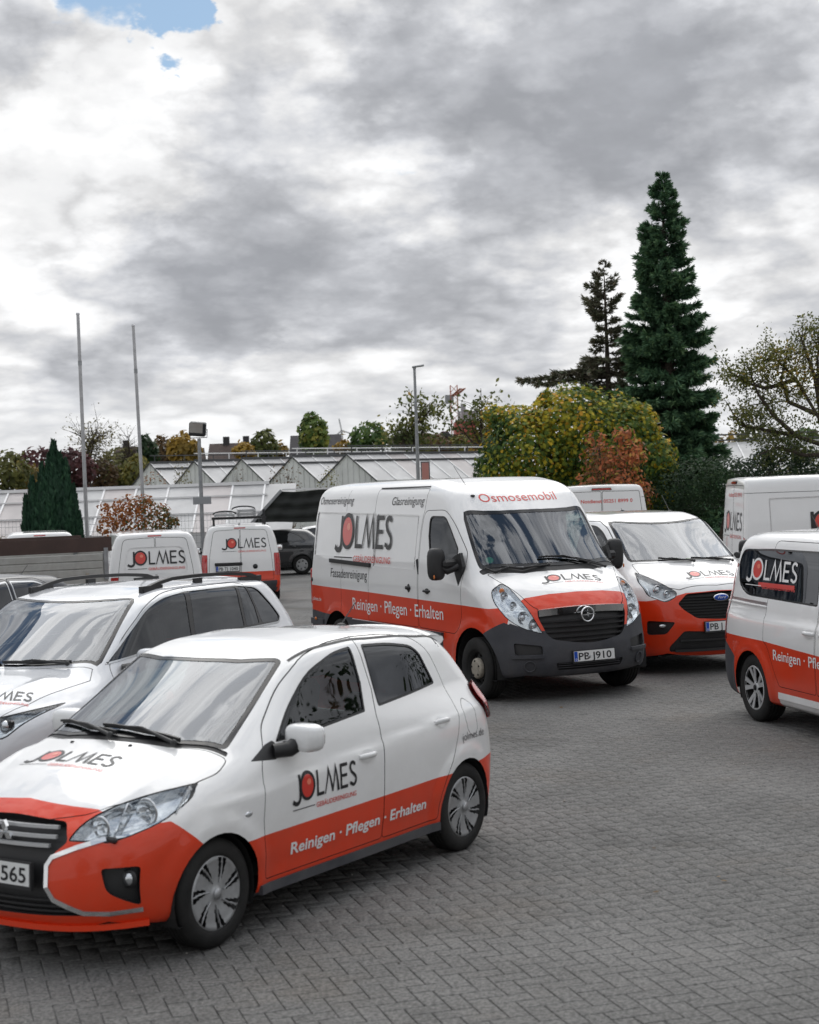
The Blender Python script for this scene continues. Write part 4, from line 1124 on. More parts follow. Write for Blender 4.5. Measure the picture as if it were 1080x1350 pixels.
    p = sh.on_end([0], [.49])[0]; plate(root, (p[0] + .012, -.02, .488), (0, 1, 0), (-.05, 0, 1), (1, 0, .05), 'PB J1565', label='number plate, only its last digits 565 in view', txtw=.44)
    # mirrors, handles, wipers, nozzles, indicator, aerial, spoiler
    for sg in side:
        mirror(root, (.47, sg * .90, 1.005), (.15, .235, .155), 'white_paint', sg, (.62, sg * .79, .945))
        handle(root, sh, -.20, .795, sg, 'white_paint'); handle(root, sh, -1.05, .875, sg, 'white_paint')
        P = sh.on_side([.90], [.655], sg)[0]; b = MB(); b.ball((P[0], P[1], P[2]), .028, 12, 0, 1.2, .25, .55); b.build('side_indicator', ['lamp_silver'], root)
    wiper(root, sh, [(.965, .43), (.965, .16), (.94, -.15)]); wiper(root, sh, [(1.0, .0), (.955, -.25), (.80, -.62)])
    b = MB()
    for y in (.175, -.265):
        P = sh.on_top([1.085], [y])[0]; b.ball(tuple(P), .013, 8, sz=.7)
    b.build('washer_nozzle', ['black_plastic'], root)
    antenna(root, sh.on_top([-1.12], [0])[0], .22, (-.75, 0, .6))
    b = MB(); ys = np.linspace(-.50, .50, 15)
    for k, (dx, dz, hh) in enumerate(((-1.62, .0, .03),)):
        pts = [(-1.60 + .10 * abs(y / .5) ** 2.4, y, 1.405 - .05 * abs(y / .5) ** 2.2) for y in ys]
        v = []
        for p in pts: v += [(p[0] + .16, p[1], p[2] + .022), (p[0] + .05, p[1], p[2] + .026), (p[0] - .10, p[1] * .98, p[2] - .002), (p[0] - .11, p[1] * .98, p[2] - .025), (p[0] - .06, p[1], p[2] - .045), (p[0] + .10, p[1], p[2] - .05)]
        f = [(i * 6 + k, i * 6 + (k + 1) % 6, i * 6 + 6 + (k + 1) % 6, i * 6 + 6 + k) for i in range(14) for k in range(6)]
        b.add(v, f, 0, True); b.add(v[:6], [(0, 1, 2, 3, 4, 5)]); b.add(v[-6:], [(5, 4, 3, 2, 1, 0)])
    b.build('spoiler', ['white_trim'], root)
    # livery
    for sg in side:
        if sg > 0:
            put_logo(sh, root, .145, .60, 'side', 1, (.525, .645)); put_text(sh, root, 'Reinigen · Pflegen · Erhalten', .066, 1.37, 'white_ink', 'side', 1, (.535, .365), bold=.022)
            put_text(sh, root, 'jolmes.de', .052, .30, 'grey_ink', 'side', 1, (-1.275, .715))
        else:
            put_logo(sh, root, .145, .60, 'side', -1, (-.08, .645)); put_text(sh, root, 'Reinigen · Pflegen · Erhalten', .066, 1.37, 'white_ink', 'side', -1, (-.85, .365), bold=.022)
    put_logo(sh, root, .125, .63, 'hood', 1, (1.345, -.37), label='word mark in black with a red ball, on the bonnet')
    interior(root, .80, .93, 1.25, [(.22, .36), (.22, -.36), (-.62, .36), (-.62, -.36)], .36, zs=.50, hb=.55, dz=.3)
    # papers and sticker behind the screen
    return root
hatch = make_hatch((-1.103, 9.649, 0), 4.1247)
# ---------------------------------------------------------------- high roof panel van, nose to the camera
def make_van(loc, yaw):
    sh = SH['van']
    root = empty('panel_van', loc, yaw, 'tall white and red panel van with a high roof, facing the camera', 'van', 'cars and vans in red and white company livery')
    side = (1, -1); R_ = (-1,)
    cw = rp([(.83, 2.035, .08), (1.20, 2.03, .14), (1.30, 1.93, .1), (1.515, 1.66, .03), (1.50, 1.55, .03), (1.25, 1.505, .0), (1.00, 1.465, .05), (.875, 1.53, .05), (.82, 1.80, 0)], .04)
    qw = []
    door = rp([(.60, .72, .06), (.60, 1.4, 0), (.64, 1.85, 0), (.70, 2.10, .08), (1.20, 2.105, .15), (1.37, 1.97, .1), (1.66, 1.62, .05), (1.70, 1.45, .1), (1.66, 1.20, .1), (1.675, .90, .1), (1.60, .76, .04), (1.50, .70, .04)], .04)
    slide = rp([(.585, .72, .03), (.585, 1.4, 0), (.625, 1.85, 0), (.685, 2.10, 0), (.70, 2.355, .03), (-.70, 2.37, .03), (-.70, 2.05, 0), (-.755, 1.5, 0), (-.79, 1.2, 0), (-.80, .72, .03)], .03)
    rearp = rp([(-.62, 2.065, .02), (-.655, 1.50, .02), (-2.60, 1.50, .02), (-2.545, 2.09, .02)], .02)
    slp = rp([(.555, 2.045, .02), (-.60, 2.06, .02), (-.66, 1.40, .02), (.50, 1.385, .02)], .02)
    par = lambda x0, dx, yw, y1, n=9: [(x0 - dx * (y / yw) ** 2, y, 0) for y in np.linspace(y1, -y1, n)]
    ws = [(p[0], p[1]) for p in par(1.525, .135, .8, .74)]; ws += rp([(1.372, -.80, .05), (1.64, -.84), (1.885, -.865, .05)], 0)[1:-1] if False else [(1.40, -.785), (1.45, -.812), (1.64, -.838), (1.83, -.862), (1.88, -.862), (1.92, -.84)]
    ws += [(p[0], p[1]) for p in par(2.14, .235, .86, .78)][::-1] + [(1.92, .84), (1.88, .862), (1.83, .862), (1.64, .838), (1.45, .812), (1.40, .785)]
    cowl = rp([(1.89, .885, .02), (2.08, .45, .0), (2.14, 0, .3), (2.08, -.45, 0), (1.89, -.885, .02), (1.96, -.87, .02), (2.15, -.45, .0), (2.21, 0, .3), (2.15, .45, 0), (1.96, .87, .02)], .02)
    hood = rp([(2.20, 0, .3), (2.145, .45, .0), (1.98, .84, .03), (2.20, .735, .05), (2.36, .665, .05), (2.52, .60, .05), (2.60, .5, .02), (2.66, 0, .3), (2.60, -.5, .02), (2.52, -.60, .05), (2.36, -.665, .05), (2.20, -.735, .05), (1.98, -.84, .03), (2.145, -.45, 0)], .03)
    hl = lambda s: rp([(s * .53, .738, .02), (s * .565, .81, .05), (s * .64, 1.00, .2), (s * .715, 1.25, .03), (s * .76, 1.285, .02), (s * .90, 1.215, .06), (s * .925, 1.08, .06), (s * .87, .91, .1), (s * .73, .80, .1)], .03)
    gr = rp([(-.548, 1.0, .02), (0, 1.03, .1), (.548, 1.0, .02), (.565, .92, .05), (.50, .735, .05), (.43, .675, .04), (0, .605, .2), (-.43, .675, .04), (-.50, .735, .05), (-.565, .92, .05)], .03)
    low = rp([(-.43, .425), (.43, .425), (.40, .345), (-.40, .345)], .02)
    hole = lambda s: rp([(s * .565, .615), (s * .835, .655), (s * .83, .525), (s * .57, .515)], .025)
    bump = [(-1.1, .10), (-1.1, .62), (-.995, .735), (-.84, .865), (-.70, .80), (-.545, .735), (-.43, .655), (0, .585), (.43, .655), (.545, .735), (.70, .80), (.84, .865), (.995, .735), (1.1, .62), (1.1, .10)]
    bs = [(3.0, .10), (3.0, .735), (2.60, .78), (2.42, .875), (2.14, .74), (2.14, .10)]
    rg = [
        Region('windshield', ws, 'z', 'windshield', rim=.035, rimmat='gloss_black', rimrec=.002, rec=.004, thr=.2),
        Region('cowl', cowl, 'z', 'black_plastic', rec=.006, thr=.1),
        Region('side_window', cw, 'y', 'side_glass', side, rim=.020, rimmat='black_plastic', rimrec=.002, rec=.008),
        Region('headlight', hl(1), 'x', 'lamp_silver', (1,), rim=.007, rimmat='seam', rimrec=.004, rec=.05, lens=True, thr=.1),
        Region('headlight', hl(-1), 'x', 'lamp_silver', (1,), rim=.007, rimmat='seam', rimrec=.004, rec=.05, lens=True, thr=.1),
        Region('grille', gr, 'x', 'black_plastic', (1,), rec=.06, thr=.1),
        Region('bumper_inlet', low, 'x', 'black_plastic', (1,), rec=.04, thr=.1),
        Region('bumper_pocket', hole(1), 'x', 'black_plastic', (1,), rec=.035, thr=.1),
        Region('bumper_pocket', hole(-1), 'x', 'black_plastic', (1,), rec=.035, thr=.1),
        Region('bonnet', hood, 'z', None, (1,), rim=.006, seam=True, rec=0, thr=.05),
        Region('door', door, 'y', None, side, rim=.007, seam=True, label='cab door, white over red'),
        Region('wall_panel', rearp, 'y', None, side, rim=.012, rimmat='white_paint', rimrec=.008, rec=.010),
        Region('sliding_door_panel', slp, 'y', None, R_, rim=.012, rimmat='white_paint', rimrec=.008, rec=.010),
        Region('sliding_door', slide, 'y', None, R_, rim=.007, seam=True, label='sliding side door, white over red'),
        Region('rear_door', rp([(.008, .55), (.85, .55), (.78, 2.3), (.008, 2.32)], .04), 'x', None, (-1,), rim=.007, seam=True),
        Region('rear_door', rp([(-.008, .55), (-.85, .55), (-.78, 2.3), (-.008, 2.32)], .04), 'x', None, (-1,), rim=.007, seam=True),
    ]
    for xs in ((-1.575, 2.10, -1.575, 2.37), (-1.625, .76, -1.625, 1.49)):
        rg.append(Region(None, [(xs[0] - .003, xs[1]), (xs[0] + .003, xs[1]), (xs[2] + .003, xs[3]), (xs[2] - .003, xs[3])], 'y', 'seam', side, rec=.003))
    paints = [('red_paint', [(2.45, 1.04), (2.25, 1.02), (1.7, 1.035), (.6, 1.053), (-.85, 1.082), (-2.9, 1.11), (-2.9, .74), (1.18, .70), (1.18, .33), (2.2, .33), (2.45, .66)], 'y', side, .3),
              ('red_paint', [(-.75, 1.06), (-.62, 1.125), (-.35, 1.155), (0, 1.165), (.35, 1.155), (.62, 1.125), (.75, 1.06), (.75, .6), (-.75, .6)], 'x', (1,), .25),
              ('red_paint', [(-1.1, 1.11), (1.1, 1.11), (1.1, .6), (-1.1, .6)], 'x', (-1,), .5),
              ('bumper_plastic', bs, 'y', side, -.9), ('bumper_plastic', bump, 'x', (1,), .25),
              ('bumper_plastic', [(-2.9, .1), (-2.9, .77), (-2.6, .77), (-2.16, .745), (-1.30, .735), (-1.30, .715), (1.20, .70), (1.20, .34), (2.0, .34), (2.0, .1)], 'y', side, -.9), ('bumper_plastic', [(-1.1, .1), (1.1, .1), (1.1, .62), (-1.1, .62)], 'x', (-1,), .3)]
    drop = [(arch_poly(wx, wz, wr), side) for wx, wz, wr in sh.wheels]
    M = build_body(sh, rg, root, .05, 'white_paint', paints, drop=drop)
    wheel_wells(root, sh, None, .985)
    add_wheel(root, 'steel', 1.935, .88, .345, .215, .21, ['steel_beige', 'under'])
    add_wheel(root, 'steel', 1.935, -.88, .345, .215, .21, ['steel_beige', 'under']); [add_wheel(root, 'steel', -1.747, y, .345, .215, .21, ['steel_beige', 'under']) for y in (.88, -.88)]
    hls = [c for c in root.children if c.name.startswith('headlight')]
    for sg, ho in ((1, hls[0]), (-1, hls[1])):
        b = MB()
        for y, z, r, d in ((.60, .835, .075, .03), (.70, .92, .07, .03), (.76, 1.05, .045, .03), (.80, 1.15, .05, .03)):
            p = sh.on_end([sg * y], [z])[0]; q = (p[0] - .045, p[1], p[2]); b.lathe([(r, .02), (r * .8, .0), (r * .45, -.01)], 20, 'x', q, 0); b.ball((q[0] + .004, q[1], q[2]), r * .5, 12, 1, sx=.6)
        b.build('lamp_bowl', ['chrome', 'lamp_silver'], ho)
        p = sh.on_end([sg * .79], [1.20])[0]; b = MB(); b.ball((p[0] - .03, p[1], p[2]), .034, 12, 0, .6); b.build('indicator_bulb', ['amber'], ho)
    g = M[('grille', 1)]
    for z, w in ((.875, .55), (.82, .53), (.765, .505), (.71, .46), (.665, .37)):
        b = MB(); surf_bar(b, sh, (-w, w), z, .03, .018, off=.025); b.build('grille_bar', ['black_plastic'], g)
    b = MB(); ys = np.linspace(-.545, .545, 17); P = sh.on_end(ys, .963 + .022 * (1 - (ys / .545) ** 2)); b.strip([tuple(p + np.array([-.006, 0, 0])) for p in P], .03, .075, 0, up=(.15, 0, 1)); b.build('grille_trim', ['chrome'], g)
    c = sh.on_end([0], [.93])[0] + np.array([.030, 0, -.005]); b = MB()
    b.tube([(c[0], c[1] + .078 * math.cos(a), c[2] + .078 * math.sin(a)) for a in np.linspace(0, 2 * math.pi, 25)], .0095, 8, cap=False)
    b.prism([(-.105, -.004), (-.02, -.012), (.012, -.028), (.012, -.006), (.105, .004), (.02, .012), (-.012, .028), (-.012, .006)], tuple(c), (0, 1, 0), (0, 0, 1), (.010, 0, 0))
    b.build('badge', ['chrome'], g)
    il = M[('bumper_inlet', 1)]
    for z in (.41, .385, .36):
        b = MB(); surf_bar(b, sh, (-.40, .40), z, .02, .008, off=.02); b.build('inlet_bar', ['bumper_plastic'], il)
    for sg in side:
        b = MB(); P = sh.on_end([sg * .70], [.40])[0]; n = sh.grad(P[None])[0]
        b.lathe([(.062, .0), (.066, .010), (.054, .012), (.050, -.012), (.001, -.012)], 24, 'x', (0, 0, 0)); M3 = Vector((1, 0, 0)).rotation_difference(Vector(n)).to_matrix()
        b.v = [tuple(M3 @ Vector(q) + Vector(P)) for q in b.v]; b.build('fog_lamp_cover', ['bumper_plastic'], root)
        b = MB(); ys = np.linspace(.56, .86, 8) * sg; P = sh.on_end(ys, np.full(8, .505)); b.strip([tuple(p) for p in P], .05, .035); b.build('bumper_step', ['bumper_plastic'], root)
    p = sh.on_end([0], [.487])[0]; plate(root, (p[0] + .02, .015, .485), (0, 1, 0), (-.08, 0, 1), (1, 0, .08), 'PB J910', label='number plate reading PB J910', txtw=.42)
    b = MB(); b.lathe([(.018, 0), (.018, .002), (.001, .002)], 16, 'x', (p[0] + .026, -.055, .475)); b.build('plate_seal', ['satin_metal'], root)
    for sg in side:
        mirror(root, (1.47, sg * 1.20, 1.50), (.17, .20, .37), 'black_plastic', sg, (1.60, sg * .97, 1.47), e=.58)
        b = MB(); b.box((1.56, sg * 1.06, 1.50), (.07, .2, .10), 0, bev=.03); b.prism([(1.50, 1.57), (1.66, 1.62), (1.72, 1.47), (1.60, 1.24), (1.52, 1.40)], (0, sg * .955, 0), (1, 0, 0), (0, 0, 1), (0, sg * .04, 0)); b.build('mirror_mount', ['black_plastic'], root)
        b = MB(); b.ball((1.555, sg * 1.27, 1.36), .028, 10, 0, .4, .35, .9); b.build('mirror_indicator', ['amber'], root)
        handle(root, sh, .835, 1.16, sg, 'black_plastic', .16, .03, .04, cup=True)
    handle(root, sh, .355, 1.18, -1, 'black_plastic', .11, .045, .035, cup=True)
    b = MB(); side_bar(b, sh, (-1.98, -.72), ([-2, -.7], [1.452, 1.418]), .03, .05, -1, off=-.012); b.build('sliding_door_rail', ['black_plastic'], root)
    b = MB(); side_bar(b, sh, (.66, -.66), 2.375, .014, .012, -1, off=-.006); b.build('upper_rail', ['grey_ink'], root)
    for sg in side:
        b = MB(); side_bar(b, sh, (-2.70, -2.20), ([-2.7, -2.2], [.62, .62]), .03, .08, sg, off=-.008); side_bar(b, sh, (-1.30, 1.22), ([-1.3, 1.22], [.68, .665]), .05, .07, sg, off=-.012); b.build('side_guard', ['bumper_plastic'], root)
        P = sh.on_side([-2.45], [.66], sg)[0]; b = MB(); b.ball((P[0], P[1] + sg * .03, P[2]), .03, 10, 0, 1.2, .3, .7); b.build('side_marker', ['amber'], root)
        b = MB(); P = sh.on_side([-2.62], [1.18], sg)[0]; b.ball(tuple(P), .03, 10, 0, 1, .5, 1); b.build('door_buffer', ['black_plastic'], root)
        b = MB(); b.box((-2.69, sg * .945, 1.08), (.05, .05, .5), bev=.02); b.build('tail_lamp', ['red_lamp'], root)
    wiper(root, sh, [(2.02, -.62), (2.03, -.75), (1.93, -.82)]); wiper(root, sh, [(2.07, .62), (2.06, .1), (2.04, -.2)])
    wiper(root, sh, [(2.12, -.15), (2.11, -.45), (2.0, -.66)])
    antenna(root, sh.on_top([1.30], [-.605])[0], .66, (-.86, .10, .55))
    # livery
    S = lambda t, c, w, m, x, z, **k: put_text(sh, root, t, c, w, m, 'side', -1, (x, z), **k)
    put_logo(sh, root, .415, 1.70, 'side', -1, (-1.87, 1.625), 0, label='large word mark in black with a red ball, on the side wall')
    S('Osmosereinigung', .105, 1.12, 'black_ink', -2.50, 2.19, shear=.18); S('Glasreinigung', .105, .88, 'black_ink', -.235, 2.165, shear=.18); S('Fassadenreinigung', .125, 1.13, 'black_ink', -1.95, 1.235)
    S('jolmes.de', .055, .34, 'white_ink', -2.63, .90); S('Reinigen · Pflegen · Erhalten', .155, 2.50, 'white_ink', -1.27, .845, bold=.006)
    put_text(sh, root, 'Osmosemobil', .10, 1.02, 'red_ink', 'front', 1, (-.545, 2.175))
    put_logo(sh, root, .085, .78, 'hood', 1, (2.335, -.34), label='small word mark with a red ball, on the bonnet')
    interior(root, 1.72, 1.36, 1.5, [(.95, .45), (.95, -.35), (.95, -.75)], .45, zs=.95, hb=.62, dz=.5)
    b = MB(); b.box((.52, 0, 1.35), (.03, 1.7, 1.7)); b.build('bulkhead', ['dash_plastic'], root)
    b = MB(); b.box((1.80, -.05, 1.375), (.20, .30, .012), rot=(0, 0, .3)); b.build('paper', ['paper'], root)
    b = MB(); b.box((1.82, .28, 1.395), (.12, .14, .05), rot=(0, 0, .2), bev=.01); b.build('tissue_box', ['paper'], root)
    b = MB(); b.ball((1.84, .62, 1.39), .09, 10, 0, 1.2, 1.2, .4); b.build('crumpled_cloth', ['plate_blue'], root)
    n = Vector((.75, 0, .62)).normalized()
    P = sh.on_top([1.88], [-.735])[0]; g_ = sh.grad(P[None])[0]; b = MB(); c = Vector(P) - Vector(g_) * .012; u = Vector((0, 1, 0)); u = (u - Vector(g_) * u.dot(Vector(g_))).normalized(); w = Vector(g_).cross(u)
    b.add([tuple(c + u * .045 * math.cos(a) + w * .045 * math.sin(a)) for a in np.linspace(0, 2 * math.pi, 20)[:-1]], [tuple(range(19))]); b.build('emission_sticker', ['sticker_green'], root)
    return root
van = make_van((.6925, 19.804, 0), -1.1084)
# ---------------------------------------------------------------- other vehicles near the camera
LIV = 'cars and vans in red and white company livery'
BOTH = (1, -1)
def par(x0, dx, yw, y1, n=9): return [(x0 - dx * (y / yw) ** 2, y) for y in np.linspace(y1, -y1, n)]
def kids(root, n): return [c for c in root.children if c.name.split('.')[0] == n]

def make_midvan(loc, yaw):
    sh = SH['midvan']; root = empty('panel_van', loc, yaw, 'low white and red van with a green cloth on its dashboard', 'van', LIV)
    ws = par(1.045, .20, .74, .64) + [(.86, -.675), (.92, -.70), (1.2, -.735), (1.50, -.765), (1.555, -.75)] + par(1.765, .185, .74, .70)[::-1] + [(1.555, .75), (1.50, .765), (1.2, .735), (.92, .70), (.86, .675)]
    cw = rp([(.35, 1.82, .04), (.72, 1.80, .08), (.92, 1.73, .08), (1.30, 1.45, .02), (1.28, 1.36, .02), (.35, 1.30, .05)], .03)
    hl = lambda s: rp([(s * .80, 1.238, .02), (s * .86, 1.12, .04), (s * .85, .96, .05), (s * .68, .875, .05), (s * .555, .945, .03), (s * .535, 1.0, .02)], .03)
    gr = rp([(-.555, .865, .03), (-.43, .975, .03), (0, .992, .1), (.43, .975, .03), (.555, .865, .03), (.50, .79, .03), (.35, .68, .04), (0, .655, .1), (-.35, .68, .04), (-.50, .79, .03)], .02)
    low = rp([(-.51, .535), (0, .505), (.51, .535), (.66, .35), (.66, .285), (-.66, .285), (-.66, .35)], .03)
    fog = lambda s: rp([(s * .60, .645), (s * .865, .665), (s * .86, .49), (s * .70, .50)], .03)
    hood = rp(par(1.80, .2, .74, .76) + [(2.0, -.80), (2.15, -.72), (2.28, -.5)] + [(2.33, 0)] + [(2.28, .5), (2.15, .72), (2.0, .80)], .02)
    fd = rp([(.25, .36), (.25, 1.85), (.72, 1.86), (.95, 1.78), (1.42, 1.42), (1.42, 1.1), (1.15, .7), (1.12, .36)], .06)
    sd = rp([(.24, .36), (.24, 1.85), (-1.0, 1.86), (-1.0, .36)], .04)
    rg = [Region('windshield', ws, 'z', 'windshield', rim=.03, rimmat='gloss_black', rimrec=.002, rec=.004, thr=.2),
          Region('side_window', cw, 'y', 'side_glass', BOTH, rim=.02, rimmat='black_plastic', rimrec=.002, rec=.006),
          Region('headlight', hl(1), 'x', 'satin_metal', (1,), rim=.008, rimmat='gloss_black', rimrec=.003, rec=.05, lens=True, thr=.1),
          Region('headlight', hl(-1), 'x', 'satin_metal', (1,), rim=.008, rimmat='gloss_black', rimrec=.003, rec=.05, lens=True, thr=.1),
          Region('grille', gr, 'x', 'black_plastic', (1,), rec=.05, thr=.1),
          Region('lower_grille', low, 'x', 'black_plastic', (1,), rec=.02, thr=.1),
          Region('fog_lamp_recess', fog(1), 'x', 'black_plastic', (1,), rec=.03, thr=.1), Region('fog_lamp_recess', fog(-1), 'x', 'black_plastic', (1,), rec=.03, thr=.1),
          Region('bonnet', hood, 'z', None, (1,), rim=.006, seam=True, thr=.1),
          Region('door', fd, 'y', None, BOTH, rim=.007, seam=True), Region('sliding_door', sd, 'y', None, BOTH, rim=.007, seam=True)]
    paints = [('red_paint', [(2.6, .90), (2.0, .90), (1.5, .86), (-2.6, .86), (-2.6, .1), (2.6, .1)], 'y', BOTH, .3),
              ('red_paint', [(-1, .1), (1, .1), (1, .90), (.86, .90), (.56, .955), (.44, .985), (0, 1.0), (-.44, .985), (-.56, .955), (-.86, .90), (-1, .90)], 'x', (1,), .3)]
    M = build_body(sh, rg, root, .055, 'white_paint', paints, drop=[(arch_poly(*w), BOTH) for w in sh.wheels])
    wheel_wells(root, sh, None, .95)
    for x in (1.55, -1.383):
        for y in (.84, -.84): add_wheel(root, 'steel', x, y, .34, .215, .205, ['steel_beige', 'under'])
    g = M[('grille', 1)]
    for z, w in ((.945, .50), (.91, .53), (.875, .54), (.84, .53), (.805, .50), (.77, .46), (.735, .42), (.70, .36)):
        b = MB(); surf_bar(b, sh, (-w, w), z, .03, .010, off=.02); b.build('grille_bar', ['black_plastic'], g)
    p = sh.on_end([0], [.915])[0]; b = MB(); b.ball((p[0] + .004, 0, .915), .11, 20, 0, .12, 1, .42); b.ball((p[0] + .008, 0, .915), .10, 20, 1, .12, 1, .38); b.build('badge', ['chrome', 'plate_blue'], g)
    v, f = text_fit('Ford', .034, .12, .01, .4); P = [(p[0] + .0225, -.055 + q[0], .903 + q[1]) for q in v]; mesh_obj('lettering', P, [x for x in f], 'white_ink', g)
    b = MB(); surf_bar(b, sh, (-.60, .60), .30, .04, .03, off=-.01); surf_bar(b, sh, (-.55, .55), .42, .03, .02, off=.0); b.build('bumper_blade', ['black_plastic'], root)
    for s, ho in zip((1, -1), kids(root, 'headlight')):
        b = MB()
        for y, z, r in ((.72, 1.03, .06), (.635, .98, .045)):
            p = sh.on_end([s * y], [z])[0]; b.ball((p[0] - .06, p[1], p[2]), r * .8, 14, 1); b.lathe([(r, .02), (r * .95, .03), (r * .8, .0)], 20, 'x', (p[0] - .05, p[1], p[2]), 0)
        outline_bar(b, sh, 'end', [(s * .56, .96), (s * .70, .905), (s * .82, .97), (s * .83, 1.10)], .018, .02, 1, -.02, close=False)
        b.build('lamp_bowl', ['chrome', 'lamp_silver'], ho)
    for s, ho in zip((1, -1), kids(root, 'fog_lamp_recess')):
        b = MB(); p = sh.on_end([s * .72], [.60])[0]; b.ball((p[0] - .02, p[1], p[2]), .04, 12, 0, .3, 1.5, .6); b.build('fog_lamp', ['lamp_silver'], ho)
    p = sh.on_end([0], [.58])[0]; plate(root, (p[0] + .02, -.01, .578), (0, 1, 0), (-.05, 0, 1), (1, 0, .05), 'PB J', txtw=.17, label='number plate beginning PB J')
    for s in BOTH:
        mirror(root, (1.30, s * 1.10, 1.42), (.15, .20, .26), 'black_plastic', s, (1.40, s * .88, 1.36), e=.6)
        handle(root, sh, .38, 1.10, s, 'black_plastic', .15, .03)
    wiper(root, sh, [(1.79, -.02), (1.73, -.28), (1.66, -.42)]); wiper(root, sh, [(1.72, .58), (1.76, .3), (1.74, .0)])
    antenna(root, sh.on_top([.50], [.45])[0], .36, (-.8, .15, .6)); antenna(root, sh.on_top([.08], [-.03])[0], .05, (-.5, 0, .5))
    put_logo(sh, root, .115, .69, 'hood', 1, (2.165, -.33))
    interior(root, 1.45, 1.30, 1.45, [(.65, .42), (.65, -.30), (.65, -.66)], .42, zs=.90, hb=.60, dz=.5)
    b = MB(); b.box((.2, 0, 1.2), (.03, 1.5, 1.4)); b.build('bulkhead', ['dash_plastic'], root)
    b = MB()
    for i in range(7): b.ball((1.46 + rng.uniform(-.05, .05), -.18 + i * .05, 1.335 + rng.uniform(-.01, .02)), rng.uniform(.03, .055), 8, 0, 1.3, 1.0, .55)
    cl = b.build('green_cloth', ['cloth_green'], None); cl.matrix_world = root.matrix_world
    cl.location = root.location; cl.rotation_euler = root.rotation_euler; tag(cl, 'bright green cloth lying on the dashboard of the low white and red van', 'cloth')
    return root
make_midvan((2.864, 21.569, 0), R(-68.81))

